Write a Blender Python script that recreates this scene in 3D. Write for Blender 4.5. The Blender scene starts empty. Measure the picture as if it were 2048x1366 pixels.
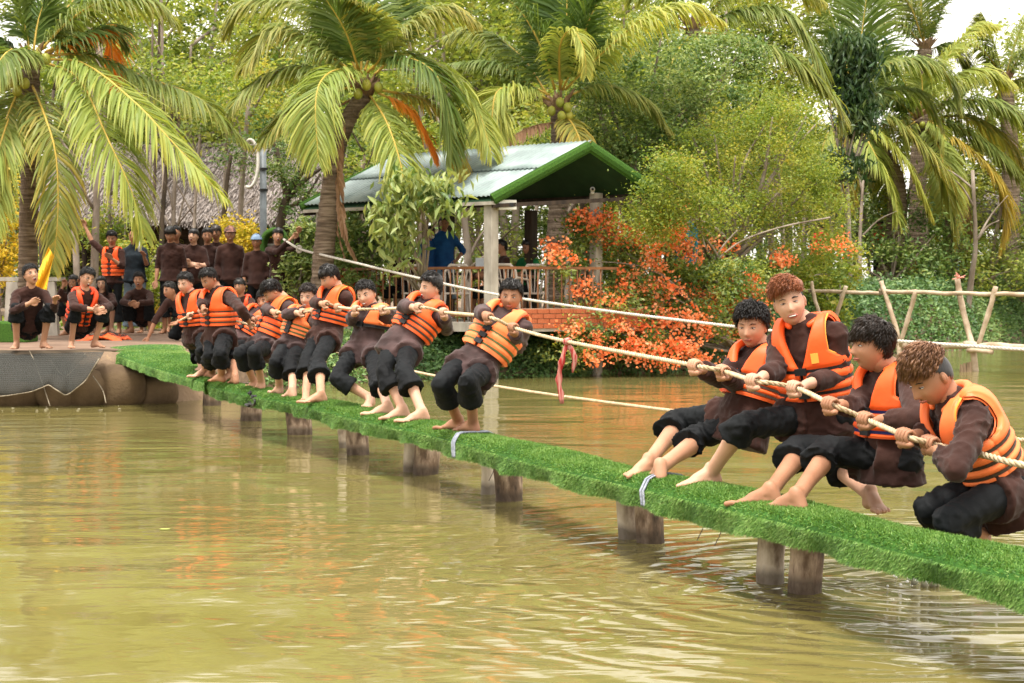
import bpy, math, random
import numpy as np
from mathutils import Vector, Matrix
C = bpy.context.scene.collection
scn = bpy.context.scene
random.seed(7)
RNG = np.random.default_rng(11)
V = Vector
# ---------------------------------------------------------------- camera, sky, sun, exposure
CAM_H = 1.33; FPX = 3300.0; PITCH = math.atan((683 - 575) / FPX)
cam = bpy.data.cameras.new('camera'); cam.lens = FPX / 2048 * 36; cam.sensor_width = 36
cam.clip_start = 0.1; cam.clip_end = 900
cam.dof.use_dof = True; cam.dof.focus_distance = 9.6; cam.dof.aperture_fstop = 9
cam_o = bpy.data.objects.new('camera', cam); C.objects.link(cam_o)
cam_o.location = (0, 0, CAM_H); cam_o.rotation_euler = (math.pi / 2 - PITCH, 0, 0)
scn.camera = cam_o
SUN_EL, SUN_AZ = math.radians(74), math.radians(200)      # azimuth clockwise from +Y: behind the camera, to the left
world = bpy.data.worlds.new('World'); scn.world = world; world.use_nodes = True
wn = world.node_tree.nodes; wl = world.node_tree.links; wn.clear()
wo = wn.new('ShaderNodeOutputWorld'); bg = wn.new('ShaderNodeBackground'); sky = wn.new('ShaderNodeTexSky')
sky.sky_type = 'NISHITA'; sky.sun_disc = False; sky.sun_elevation = SUN_EL; sky.sun_rotation = SUN_AZ
sky.air_density = 1.0; sky.dust_density = 6.0; sky.ozone_density = 1.0
hs = wn.new('ShaderNodeHueSaturation'); hs.inputs['Saturation'].default_value = 0.22; hs.inputs['Value'].default_value = 1.0
mixw = wn.new('ShaderNodeMix'); mixw.data_type = 'RGBA'; mixw.inputs[0].default_value = 0.5; mixw.inputs[7].default_value = (13.0, 12.2, 11.0, 1)
wl.new(sky.outputs[0], hs.inputs['Color']); wl.new(hs.outputs[0], mixw.inputs[6]); wl.new(mixw.outputs[2], bg.inputs[0])
bg.inputs[1].default_value = 0.125; wl.new(bg.outputs[0], wo.inputs[0])
sl = bpy.data.lights.new('sun', 'SUN'); sl.energy = 2.3; sl.angle = math.radians(14); sl.color = (1.0, 0.95, 0.86)
so = bpy.data.objects.new('sun', sl); C.objects.link(so)
sd = V((math.sin(SUN_AZ) * math.cos(SUN_EL), math.cos(SUN_AZ) * math.cos(SUN_EL), math.sin(SUN_EL)))
so.rotation_euler = sd.to_track_quat('Z', 'Y').to_euler(); so.location = sd * 50
scn.view_settings.view_transform = 'Standard'; scn.view_settings.look = 'None'
scn.view_settings.exposure = 1.12; scn.view_settings.gamma = 1.0
try: scn.view_settings.use_curve_mapping = False
except Exception: pass
scn.cycles.max_bounces = 6; scn.cycles.diffuse_bounces = 3; scn.cycles.glossy_bounces = 2
scn.cycles.transmission_bounces = 3; scn.cycles.transparent_max_bounces = 8; scn.cycles.caustics_reflective = False
scn.cycles.use_denoising = True

# ---------------------------------------------------------------- helpers
def at(px, py, Y):
    """world point seen at photo pixel (px, py), Y metres in front of the camera"""
    u = (px - 1024) / FPX; v = (683 - py) / FPX
    c, s = math.cos(PITCH), math.sin(PITCH)
    k = Y / (c + v * s)
    return V((u * k, Y, CAM_H + (v * c - s) * k))
def at_z(px, py, z):
    u = (px - 1024) / FPX; v = (683 - py) / FPX
    c, s = math.cos(PITCH), math.sin(PITCH)
    k = (z - CAM_H) / (v * c - s)
    return V((u * k, (c + v * s) * k, z))
def tag(o, label=None, cat=None, group=None, kind=None):
    if label: o['label'] = label
    if cat: o['category'] = cat
    if group: o['group'] = group
    if kind: o['kind'] = kind
    return o
def empty(name, loc=(0, 0, 0), label=None, cat=None, group=None):
    o = bpy.data.objects.new(name, None); C.objects.link(o); o.location = loc
    o.empty_display_size = .1
    return tag(o, label, cat, group)
def link(name, me, parent=None, mats=None, loc=None):
    o = bpy.data.objects.new(name, me); C.objects.link(o)
    if mats is not None and len(me.materials) == 0:
        for m in (mats if isinstance(mats, (list, tuple)) else [mats]): me.materials.append(m)
    if parent is not None:
        o.parent = parent
        if loc is None:      # mesh data given in world coordinates
            p = parent; off = V((0, 0, 0))
            while p is not None: off += p.location; p = p.parent
            o.location = -off if parent.rotation_euler[:] == (0, 0, 0) else o.location
    if loc is not None: o.location = loc
    return o
class MB:
    """collects verts / faces as arrays"""
    def __init__(s): s.v = []; s.f = []; s.m = []; s.n = 0
    def add(s, verts, faces, mat=0):
        s.v.extend(verts); n = s.n
        s.f.extend([tuple(i + n for i in f) for f in faces]); s.m.extend([mat] * len(faces)); s.n += len(verts)
        return s
    def box(s, c, sx, sy, sz, R=None, mat=0, jit=0):
        vs = []
        for x in (-.5, .5):
            for y in (-.5, .5):
                for z in (-.5, .5):
                    p = V((x * sx, y * sy, z * sz))
                    if jit: p += V([random.uniform(-jit, jit) for _ in range(3)])
                    if R is not None: p = R @ p
                    vs.append(tuple(V(c) + p))
        return s.add(vs, [(0, 1, 3, 2), (4, 6, 7, 5), (0, 4, 5, 1), (2, 3, 7, 6), (0, 2, 6, 4), (1, 5, 7, 3)], mat)
    def tube(s, pts, rad, n=8, caps=True, mat=0, ry=None, side=None, round_=False, noise=0, tw=0):
        pts = [V(p) for p in pts]; k = len(pts)
        if not isinstance(rad, (list, tuple)): rad = [rad] * k
        rad = list(rad)
        ryl = ([ry] * k if not isinstance(ry, (list, tuple)) else list(ry)) if ry is not None else list(rad)
        if round_:
            a = (pts[1] - pts[0]).normalized(); b = (pts[-1] - pts[-2]).normalized()
            pts = [pts[0] - a * rad[0] * .92, pts[0] - a * rad[0] * .6] + pts + [pts[-1] + b * rad[-1] * .6, pts[-1] + b * rad[-1] * .92]
            rad = [rad[0] * .38, rad[0] * .8] + rad + [rad[-1] * .8, rad[-1] * .38]
            ryl = [ryl[0] * .38, ryl[0] * .8] + ryl + [ryl[-1] * .8, ryl[-1] * .38]; k = len(pts)
        vs = []; prev = V(side) if side is not None else None
        for i, p in enumerate(pts):
            t = (pts[min(i + 1, k - 1)] - pts[max(i - 1, 0)])
            if t.length < 1e-9: t = V((0, 0, 1))
            t.normalize()
            if prev is None:
                prev = V((1, 0, 0)) if abs(t.x) < .8 else V((0, 1, 0))
            e = (prev - t * prev.dot(t))
            if e.length < 1e-6: e = t.orthogonal()
            e.normalize(); prev = e; g = t.cross(e)
            for j in range(n):
                a = 2 * math.pi * j / n + tw
                q = 1 + (random.uniform(-noise, noise) if noise else 0)
                vs.append(tuple(p + e * math.cos(a) * rad[i] * q + g * math.sin(a) * ryl[i] * q))
        fs = [(i * n + j, i * n + (j + 1) % n, (i + 1) * n + (j + 1) % n, (i + 1) * n + j) for i in range(k - 1) for j in range(n)]
        if caps: fs.append(tuple(range(n - 1, -1, -1))); fs.append(tuple((k - 1) * n + j for j in range(n)))
        return s.add(vs, fs, mat)
    def ball(s, c, r, R=None, nu=10, nv=7, mat=0):
        if not isinstance(r, (tuple, list)): r = (r, r, r)
        vs = [];
        for i in range(nv + 1):
            ph = math.pi * i / nv
            for j in range(nu):
                th = 2 * math.pi * j / nu
                p = V((r[0] * math.sin(ph) * math.cos(th), r[1] * math.sin(ph) * math.sin(th), r[2] * math.cos(ph)))
                if R is not None: p = R @ p
                vs.append(tuple(V(c) + p))
        fs = []
        for i in range(nv):
            for j in range(nu):
                a, b = i * nu + j, i * nu + (j + 1) % nu
                if i == 0: fs.append((0, a + nu, b + nu))
                elif i == nv - 1: fs.append((a, nv * nu, b))
                else: fs.append((a, a + nu, b + nu, b))
        return s.add(vs, fs, mat)
    def mesh(s, name='m', smooth=False):
        me = bpy.data.meshes.new(name); me.from_pydata(s.v, [], s.f)
        if any(s.m): me.polygons.foreach_set('material_index', s.m)
        if smooth: me.polygons.foreach_set('use_smooth', [True] * len(me.polygons))
        me.update(); return me
    def build(s, name, mats, parent=None, smooth=False, loc=None):
        return link(name, s.mesh(name, smooth), parent, mats, loc)
def np_mesh(name, verts, faces, attr=None, smooth=False):
    """fast mesh from arrays; faces (n,k)"""
    me = bpy.data.meshes.new(name); nv = len(verts); nf, k = faces.shape
    me.vertices.add(nv); me.vertices.foreach_set('co', np.asarray(verts, dtype=np.float32).ravel())
    me.loops.add(nf * k); me.polygons.add(nf)
    me.loops.foreach_set('vertex_index', faces.astype(np.int32).ravel())
    me.polygons.foreach_set('loop_start', np.arange(0, nf * k, k, dtype=np.int32))
    try: me.polygons.foreach_set('loop_total', np.full(nf, k, dtype=np.int32))
    except Exception: pass
    me.update(calc_edges=True)
    if smooth: me.polygons.foreach_set('use_smooth', [True] * nf)
    if attr is not None:
        a = me.attributes.new('tint', 'FLOAT', 'POINT'); a.data.foreach_set('value', np.asarray(attr, dtype=np.float32))
    return me
def remesh(me, voxel, smooth_it=3, sm=.5):
    o = bpy.data.objects.new('tmp', me); C.objects.link(o)
    m = o.modifiers.new('r', 'REMESH'); m.mode = 'VOXEL'; m.voxel_size = voxel; m.use_smooth_shade = True
    if smooth_it:
        s = o.modifiers.new('s', 'SMOOTH'); s.factor = sm; s.iterations = smooth_it
    dg = bpy.context.evaluated_depsgraph_get(); dg.update()
    out = bpy.data.meshes.new_from_object(o.evaluated_get(dg))
    bpy.data.objects.remove(o); bpy.data.meshes.remove(me)
    return out
def get_np(me):
    a = np.empty(len(me.vertices) * 3, dtype=np.float32); me.vertices.foreach_get('co', a)
    b = np.empty(len(me.vertices) * 3, dtype=np.float32); me.vertices.foreach_get('normal', b)
    return a.reshape(-1, 3).astype(float), b.reshape(-1, 3).astype(float)
def set_np(me, a):
    me.vertices.foreach_set('co', a.astype(np.float32).ravel()); me.update()
def pnoise(p, seed=0):
    """cheap smooth pseudo noise, about -1..1"""
    r = np.random.default_rng(abs(int(seed))); out = np.zeros(len(p)); 
    for k in range(4):
        d = r.normal(size=(3, 3)); ph = r.uniform(0, 6.28, 3); f = 1 + .55 * k
        q = p @ d * f + ph
        out += np.sin(q[:, 0] + 1.3 * np.sin(q[:, 1])) * np.cos(q[:, 2]) / (1 + .6 * k)
    return out / 2.2
def join_meshes(mes, mats=None):
    vs = []; fs = []; ms = []; n = 0
    for k, me in enumerate(mes):
        a, _ = get_np(me); vs.append(a)
        for p in me.polygons: fs.append(tuple(i + n for i in p.vertices)); ms.append(p.material_index)
        n += len(a)
    out = bpy.data.meshes.new('joined'); out.from_pydata(np.vstack(vs).tolist(), [], fs)
    out.polygons.foreach_set('material_index', ms); out.polygons.foreach_set('use_smooth', [True] * len(fs)); out.update()
    return out
def smooth_path(pts, n=6):
    pts = [V(p) for p in pts]; out = []
    P = [pts[0] * 2 - pts[1]] + pts + [pts[-1] * 2 - pts[-2]]
    for i in range(1, len(P) - 2):
        for k in range(n):
            t = k / n; a, b, c, d = P[i - 1], P[i], P[i + 1], P[i + 2]
            out.append(.5 * ((2 * b) + (c - a) * t + (2 * a - 5 * b + 4 * c - d) * t * t + (-a + 3 * b - 3 * c + d) * t ** 3))
    out.append(pts[-1]); return out
def copy_tree(o, parent=None):
    c = o.copy(); C.objects.link(c); c.parent = parent
    for ch in [x for x in o.children]: copy_tree(ch, c)
    return c

# ---------------------------------------------------------------- materials
def new_mat(name):
    m = bpy.data.materials.new(name); m.use_nodes = True; nt = m.node_tree; b = nt.nodes['Principled BSDF']
    return m, nt, b
def mat(name, c1, c2=None, rough=.7, scale=20, bump=0, bscale=None, spec=.3, detail=4, metal=0, stretch=None, sheen=0, c3=None, fac=(.35, .65), bdist=.01, coord='Object'):
    m, nt, b = new_mat(name); N = nt.nodes; L = nt.links
    b.inputs['Roughness'].default_value = rough; b.inputs['Specular IOR Level'].default_value = spec; b.inputs['Metallic'].default_value = metal
    if sheen: b.inputs['Sheen Weight'].default_value = sheen
    b.inputs['Base Color'].default_value = (*c1, 1)
    tc = N.new('ShaderNodeTexCoord'); src = tc.outputs[coord]
    if stretch:
        mp = N.new('ShaderNodeMapping'); mp.inputs['Scale'].default_value = stretch; L.new(src, mp.inputs[0]); src = mp.outputs[0]
    if c2:
        n = N.new('ShaderNodeTexNoise'); n.inputs['Scale'].default_value = scale; n.inputs['Detail'].default_value = detail; L.new(src, n.inputs[0])
        r = N.new('ShaderNodeValToRGB'); r.color_ramp.elements[0].position = fac[0]; r.color_ramp.elements[1].position = fac[1]
        r.color_ramp.elements[0].color = (*c1, 1); r.color_ramp.elements[1].color = (*c2, 1)
        if c3: e = r.color_ramp.elements.new((fac[0] + fac[1]) / 2); e.color = (*c3, 1)
        L.new(n.outputs[0], r.inputs[0]); L.new(r.outputs[0], b.inputs['Base Color'])
    if bump:
        n2 = N.new('ShaderNodeTexNoise'); n2.inputs['Scale'].default_value = bscale or scale * 3; n2.inputs['Detail'].default_value = 5; L.new(src, n2.inputs[0])
        bm = N.new('ShaderNodeBump'); bm.inputs['Strength'].default_value = bump; bm.inputs['Distance'].default_value = bdist
        L.new(n2.outputs[0], bm.inputs['Height']); L.new(bm.outputs[0], b.inputs['Normal'])
    return m
def leaf_mat(name, ramp, transl=.35, rough=.45, spec=.35):
    """ramp: colours picked by each leaf's own tint value"""
    m, nt, b = new_mat(name); N = nt.nodes; L = nt.links
    a = N.new('ShaderNodeAttribute'); a.attribute_name = 'tint'
    r = N.new('ShaderNodeValToRGB'); cr = r.color_ramp
    cr.elements[0].color = (*ramp[0], 1); cr.elements[1].color = (*ramp[-1], 1); cr.elements[1].position = 1
    for i, c in enumerate(ramp[1:-1]): e = cr.elements.new((i + 1) / (len(ramp) - 1)); e.color = (*c, 1)
    oi = N.new('ShaderNodeObjectInfo'); ad = N.new('ShaderNodeMath'); ad.operation = 'MULTIPLY_ADD'
    L.new(oi.outputs['Random'], ad.inputs[0]); ad.inputs[1].default_value = .16; L.new(a.outputs['Fac'], ad.inputs[2])
    L.new(ad.outputs[0], r.inputs[0]); L.new(r.outputs[0], b.inputs['Base Color'])
    b.inputs['Roughness'].default_value = rough; b.inputs['Specular IOR Level'].default_value = spec
    t = N.new('ShaderNodeBsdfTranslucent'); mx = N.new('ShaderNodeMixShader'); mx.inputs[0].default_value = transl
    g = N.new('ShaderNodeMix'); g.data_type = 'RGBA'; g.blend_type = 'MULTIPLY'; g.inputs[0].default_value = 1; g.inputs[7].default_value = (1.25, 1.2, .6, 1)
    L.new(r.outputs[0], g.inputs[6]); L.new(g.outputs[2], t.inputs[0])
    L.new(b.outputs[0], mx.inputs[1]); L.new(t.outputs[0], mx.inputs[2])
    L.new(mx.outputs[0], N['Material Output'].inputs[0]); return m
M = {}
# ================================================================ PEOPLE
def skin_mat(name, c, c2):
    m, nt, b = new_mat(name); N = nt.nodes; L = nt.links
    tc = N.new('ShaderNodeTexCoord'); n = N.new('ShaderNodeTexNoise'); n.inputs['Scale'].default_value = 9; n.inputs['Detail'].default_value = 4
    L.new(tc.outputs['Object'], n.inputs[0]); r = N.new('ShaderNodeValToRGB')
    r.color_ramp.elements[0].position = .3; r.color_ramp.elements[1].position = .7
    r.color_ramp.elements[0].color = (*c, 1); r.color_ramp.elements[1].color = (*c2, 1)
    L.new(n.outputs[0], r.inputs[0]); L.new(r.outputs[0], b.inputs['Base Color'])
    b.inputs['Roughness'].default_value = .55; b.inputs['Specular IOR Level'].default_value = .3
    n5 = N.new('ShaderNodeTexNoise'); n5.inputs['Scale'].default_value = 140; n5.inputs['Detail'].default_value = 4; L.new(tc.outputs['Object'], n5.inputs[0]); b5 = N.new('ShaderNodeBump'); b5.inputs['Strength'].default_value = .25; b5.inputs['Distance'].default_value = .002; L.new(n5.outputs[0], b5.inputs['Height']); L.new(b5.outputs[0], b.inputs['Normal'])
    b.inputs['Subsurface Weight'].default_value = .06; b.inputs['Subsurface Radius'].default_value = (.02, .008, .004)
    b.inputs['Subsurface Scale'].default_value = .5
    return m
M['skin_a'] = skin_mat('skin_light', (.42, .215, .130), (.50, .27, .17))
M['skin_b'] = skin_mat('skin_tan', (.30, .140, .078), (.38, .19, .11))
M['skin_c'] = skin_mat('skin_fair', (.48, .27, .18), (.55, .32, .22))
M['shirt'] = mat('brown_cotton', (.026, .010, .0075), (.046, .019, .014), rough=.85, scale=5, bump=.35, bscale=60, sheen=.1, spec=.15, bdist=.004)
M['shirt_wet'] = mat('wet_brown_cotton', (.022, .010, .009), (.075, .042, .040), rough=.7, scale=6, bump=.35, bscale=60, sheen=.1, spec=.2, bdist=.004)
M['shirt_grey'] = mat('dark_sleeve', (.02, .018, .018), (.05, .04, .04), rough=.8, scale=7, spec=.2)
M['polo'] = mat('navy_black_polo', (.008, .012, .018), (.015, .024, .032), rough=.8, scale=8, spec=.2)
M['blue_shirt'] = mat('blue_shirt', (.008, .05, .16), (.014, .085, .24), rough=.8, scale=6, spec=.2)
M['green_shirt'] = mat('green_shirt', (.01, .12, .04), (.02, .2, .06), rough=.8, scale=6, spec=.2)
M['red_shirt'] = mat('red_shirt', (.4, .015, .01), (.55, .03, .02), rough=.8, scale=6, spec=.2)
M['trousers'] = mat('black_trousers', (.0022, .0026, .0034), (.0075, .009, .0105), rough=.75, scale=4, bump=.5, bscale=45, sheen=.0, spec=.18, bdist=.004)
M['jeans'] = mat('pale_jeans', (.16, .23, .3), (.26, .34, .42), rough=.85, scale=8, spec=.1)
M['vest'] = mat('orange_nylon', (.84, .092, .012), (.94, .14, .025), rough=.5, scale=3, bump=.3, bscale=26, spec=.35, bdist=.006)
M['vest_light'] = mat('faded_orange_nylon', (.92, .17, .042), (.98, .25, .08), rough=.5, scale=3, bump=.3, bscale=26, spec=.35, bdist=.006)
M['vest_red'] = mat('red_orange_nylon', (.88, .06, .015), (.95, .11, .02), rough=.5, scale=3, bump=.3, bscale=26, spec=.35, bdist=.006)
M['trim'] = mat('yellow_piping', (.95, .38, .06), rough=.6)
M['web_black'] = mat('black_webbing', (.012, .012, .013), rough=.6)
M['web_navy'] = mat('navy_webbing', (.008, .012, .09), rough=.6)
M['web_green'] = mat('green_webbing', (.08, .1, .025), rough=.6)
M['web_brown'] = mat('brown_webbing', (.05, .03, .018), rough=.6)
def hair_mat(name, a, b):
    return mat(name, a, b, rough=.42, scale=60, spec=.45, bump=.5, bscale=120, stretch=(1, 1, .25), bdist=.003)
M['hair_black'] = hair_mat('black_hair', (.006, .005, .005), (.02, .016, .014))
M['hair_ginger'] = hair_mat('ginger_hair', (.16, .045, .015), (.36, .12, .045))
M['hair_brown'] = hair_mat('brown_hair', (.09, .035, .016), (.3, .15, .075))
M['hair_dark'] = hair_mat('dark_brown_hair', (.012, .008, .006), (.04, .026, .02))
M['eye_white'] = mat('eye_white', (.7, .66, .62), rough=.2, spec=.5)
M['iris'] = mat('dark_iris', (.012, .007, .005), rough=.15, spec=.6)
M['lips'] = mat('lips', (.42, .14, .1), rough=.5)
M['mouth_in'] = mat('mouth_inside', (.06, .012, .01), rough=.5)
M['teeth'] = mat('teeth', (.78, .74, .66), rough=.3)
M['glass_frame'] = mat('spectacle_frame', (.015, .013, .012), rough=.3)
M['nail'] = mat('nail', (.7, .48, .4), rough=.35)

def head_points(D, open_=0):
    """D (n,3) unit directions: x left of the person, y front, z up -> points on a head 0.235 m tall"""
    x, y, z = D[:, 0].copy(), D[:, 1].copy(), D[:, 2].copy()
    X = .0755 * x; Y = .097 * y; Z = .116 * z
    low = np.clip(-z, 0, 1)
    X *= 1 - .30 * low ** 1.6
    back = np.clip(-y, 0, 1)
    Y = np.where(y < 0, Y * (1 - .22 * low), Y)
    Y = np.where(y > 0, Y * (1 - .06 * np.clip(z, 0, 1)) - .004 * low, Y)
    Z += .006 * back * (z > 0) * 1
    # squarish jaw / temples
    X *= 1 + .05 * np.exp(-((z + .45) / .25) ** 2) * np.clip(y + .3, 0, 1)
    fr = np.clip((y - .15) / .5, 0, 1)
    def g(cx, cz, sx, sz): return np.exp(-((X - cx) / sx) ** 2 - ((Z - cz) / sz) ** 2) * fr
    Y += -.005 * fr * (1 - np.abs(x)) * 0
    for s in (-1, 1):
        Y -= .0085 * g(s * .031, .012, .017, .012)         # sockets
        Y += .0035 * g(s * .032, .034, .022, .008)          # brow
        Y += .0055 * g(s * .043, -.022, .020, .020)         # cheeks
        Y += .0045 * g(s * .0115, -.033, .007, .006)        # nostril wings
    # nose ridge
    t = np.clip((.022 - Z) / .050, 0, 1); t = np.where(Z < -.030, np.clip(1 - (-.030 - Z) / .009, 0, 1), t)
    Y += .026 * t ** .9 * np.exp(-(X / (.0070 + .0065 * t)) ** 2) * fr
    Y += .006 * g(0, -.055, .020, .010)                      # mouth mound
    Y -= .004 * g(0, -.0725, .018, .005)
    Y += .008 * g(0, -.095, .020, .014)                      # chin
    if open_: Z = np.where((Z < -.055) & (y > 0), Z - .012 * open_ * fr, Z)
    return np.stack([X, Y, Z], 1)
def sphere_dirs(nu, nv):
    i, j = np.meshgrid(np.arange(1, nv), np.arange(nu), indexing='ij')
    # pole axis along x? keep poles at crown and under the chin, rows denser over the face
    ph = math.pi * i / nv; th = 2 * math.pi * j / nu
    # concentrate columns at the front (theta measured from front)
    th2 = th - .45 * np.sin(th)
    D = np.stack([np.sin(ph) * np.sin(th2), np.sin(ph) * np.cos(th2), np.cos(ph)], -1).reshape(-1, 3)
    D = np.vstack([D, [[0, 0, 1], [0, 0, -1]]]); n = (nv - 1) * nu; fs = []
    for a in range(nv - 2):
        for b in range(nu):
            fs.append((a * nu + b, (a + 1) * nu + b, (a + 1) * nu + (b + 1) % nu, a * nu + (b + 1) % nu))
    for b in range(nu):
        fs.append((n, b, (b + 1) % nu)); fs.append((n + 1, (nv - 2) * nu + (b + 1) % nu, (nv - 2) * nu + b))
    return D, fs
_SD = {}
def sdirs(nu, nv):
    if (nu, nv) not in _SD: _SD[(nu, nv)] = sphere_dirs(nu, nv)
    return _SD[(nu, nv)]
def basis(yaw, pitch, roll=0):
    """face frame: yaw 0 looks at the camera (-Y), +90 looks to the left of the picture; pitch + looks down"""
    a = math.radians(yaw); p = math.radians(pitch); r = math.radians(roll)
    f = V((-math.sin(a) * math.cos(p), -math.cos(a) * math.cos(p), -math.sin(p)))
    up = V((-math.sin(a) * math.sin(p), -math.cos(a) * math.sin(p), math.cos(p))) 
    left = up.cross(f)
    up2 = up * math.cos(r) + left * math.sin(r); left2 = up2.cross(f)
    return left2.normalized(), f.normalized(), up2.normalized()
def hairline(dy, style):
    if style == 'fringe': return np.interp(dy, [-1, -.6, -.3, 0, .2, .5, 1], [-.58, -.48, -.15, .08, .26, .40, .42])
    if style == 'long': return np.interp(dy, [-1, -.3, .1, .35, .6, 1], [-.95, -.9, -.6, .0, .45, .55])
    if style == 'bald': return np.interp(dy, [-1, -.2, .1, .3, 1], [-.4, -.2, .3, 2, 2])
    return np.interp(dy, [-1, -.6, -.3, 0, .2, .5, 1], [-.5, -.40, -.08, .16, .38, .58, .62])
def build_head_parts(root, J, sty, lod):
    hc = J['head']; l, f, u = J['hb']; hs = J['hs']
    B = np.array([l[:], f[:], u[:]])            # rows: local axes
    toW = lambda P: (P * hs) @ B + np.array(hc[:])
    R = Matrix((l, f, u)).transposed()
    W = lambda x, y, z: hc + (l * x + f * y + u * z) * hs
    # hair
    st = sty.get('hair_style', 'short'); nu, nv = ((48, 30), (32, 20), (28, 18))[lod]
    D, fs = sdirs(nu, nv); P = head_points(D)
    hl = hairline(D[:, 1], st); m = D[:, 2] - hl
    rr = np.random.default_rng(sty.get('seed', 1))
    th = .007 + .015 * np.clip((D[:, 2] - .05) * 1.6, 0, 1) * sty.get('vol', 1.0)
    th = th * (1 + .35 * pnoise(D * 5, sty.get('seed', 1)))
    th = np.clip(m / .12, 0, 1) * th * np.clip((m + .0) / .05, 0, 1) - .002 * (m < 0)
    n = D / np.linalg.norm(D, axis=1)[:, None]
    Q = P + n * th[:, None]
    keep = [q for q in fs if all(m[i] > -.10 for i in q)]
    hv = toW(Q); verts = [tuple(v) for v in hv]; hb = MB()
    under = st == 'undercut'; LOWZ = .46
    if under:
        side = [q for q in keep if np.mean([D[i, 2] for i in q]) < LOWZ - .12 * D[q[0], 1]]; top = [q for q in keep if q not in side]
        hb.add([tuple(v) for v in toW(P + n * (np.clip(m / .1, 0, 1) * .006 - .002 * (m < 0))[:, None])], side, 1); hb.add(verts, top)
    else: hb.add(verts, keep)
    # tufts
    nt = (3200, 1100, 240)[lod]; cnt = 0; tries = 0
    ln = sty.get('tuft', .035)
    while cnt < nt and tries < nt * 8:
        tries += 1
        d = rr.normal(size=3); d /= np.linalg.norm(d)
        mm = d[2] - hairline(np.array([d[1]]), st)[0]
        if mm < .03 or (under and d[2] < LOWZ + .02 - .12 * d[1]): continue
        cnt += 1
        p0 = head_points(d[None])[0] + d * (.006 + .012 * max(0, d[2]) * sty.get('vol', 1))
        # flow: away from crown, forward on top
        crown = np.array([.1, -.45, .9]); t = d - crown; t = t - d * t.dot(d); t /= (np.linalg.norm(t) + 1e-6)
        up_ = np.clip(d[2], 0, 1)
        sp = sty.get('spike', .5)
        if st in ('undercut', 'swept'): t = t * .35 + np.array([sty.get('sweep', .5), .75, .1]); t = t - d * t.dot(d) * .8; t /= (np.linalg.norm(t) + 1e-6)
        dirv = t * 1.0 + d * (.06 + .45 * up_ * sp) + rr.normal(size=3) * (.12 + .10 * sp)
        if st == 'fringe' and d[1] > .3: dirv += np.array([0, .2, -.5])
        dirv /= np.linalg.norm(dirv); L_ = ln * rr.uniform(.6, 1.25) * (.55 + .6 * up_)
        p1 = p0 + dirv * L_ * .55; p2 = p0 + (dirv * .8 + t * .35 - d * .15) * L_
        w = np.cross(dirv, d); w /= (np.linalg.norm(w) + 1e-6); w *= (.0026, .0034, .0055)[lod]
        qs = toW(np.array([p0 - w, p0 + w, p1 - w * .8, p1 + w * .8, p2, p1 + d * .004]))
        hb.add([tuple(q) for q in qs], [(0, 1, 3, 2), (2, 3, 4), (0, 2, 5), (1, 5, 3), (2, 4, 5), (3, 5, 4)])
    if st == 'long':
        for k in range((160, 90, 60)[lod]):
            a = rr.uniform(.9, 5.4); x0, y0 = math.sin(a) * .075, math.cos(a) * .09
            if y0 > .05: continue
            p = [W(x0 * .8, y0 * .8, .05), W(x0 * 1.12, y0 * 1.1, -.03), W(x0 * 1.2, y0 * 1.1 - .01, -.12), W(x0 * 1.15 + rr.uniform(-.01, .01), y0 - .02, -.19 - rr.uniform(0, .04))]
            hb.tube(p, [.008, .011, .010, .003], n=4)
    hb.build('hair', [M[sty.get('hair', 'hair_black')], M['hair_black']], root, smooth=True)
    # eyes, brows, mouth
    ey = .0815 if lod < 2 else .084
    sq = sty.get('squint', .6); big = (1, 1.05, 1.35)[lod]
    for s in (-1, 1):
        e = MB(); e.ball(W(s * .0315, ey - .001, .010), (.0145 * hs, .0085 * hs, .0072 * hs * sq * big), R, 10, 6, 0)
        e.ball(W(s * .0315 + .002 * sty.get('look', 0), ey + .0035, .010), (.0068 * hs * big, .0052 * hs * big, .0064 * hs * sq * big), R, 8, 6, 1)
        e.tube([W(s * .016, ey + .004, .0105), W(s * .031, ey + .0075, .0105 + .0085 * sq), W(s * .046, ey - .001, .012)], .0019 * hs, n=5, mat=1)
        e.build('eye', [M['eye_white'], M['iris']], root, smooth=True)
        b = MB(); fr = sty.get('frown', 0)
        b.tube([W(s * .013, .0885, .028 - .006 * fr), W(s * .03, .0895, .035 - .001 * fr), W(s * .050, .075, .031 + .002 * fr)], [.0034 * hs * big, .0046 * hs * big, .002 * hs], n=6, ry=[.0018 * hs * big] * 3)
        b.build('eyebrow', M['hair_black'], root, smooth=True)
    mo = sty.get('mouth', 'closed'); b = MB()
    if mo == 'closed':
        b.tube([W(-.022, .082, -.0545), W(-.008, .0945, -.053), W(0, .0955, -.0545), W(.008, .0945, -.053), W(.022, .082, -.0545)], [.002 * hs, .0042 * hs, .0036 * hs, .0042 * hs, .002 * hs], n=6)
        b.tube([W(-.018, .083, -.0595), W(0, .0945, -.061), W(.018, .083, -.0595)], [.002 * hs, .0044 * hs, .002 * hs], n=6)
        b.tube([W(-.021, .0845, -.057), W(0, .099, -.0572), W(.021, .0845, -.057)], .0011 * hs, n=4, mat=1)
    else:
        w_, h_ = {'grin': (.024, .0075), 'open': (.018, .015), 'teeth': (.021, .0075)}[mo]
        b.ball(W(0, .0835, -.058 - h_ * .3), ((w_ + .004) * hs, .0105 * hs, (h_ + .0045) * hs), R, 14, 8, 0)
        b.ball(W(0, .0865, -.058 - h_ * .3), (w_ * hs, .0100 * hs, h_ * hs), R, 14, 8, 1)
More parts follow.
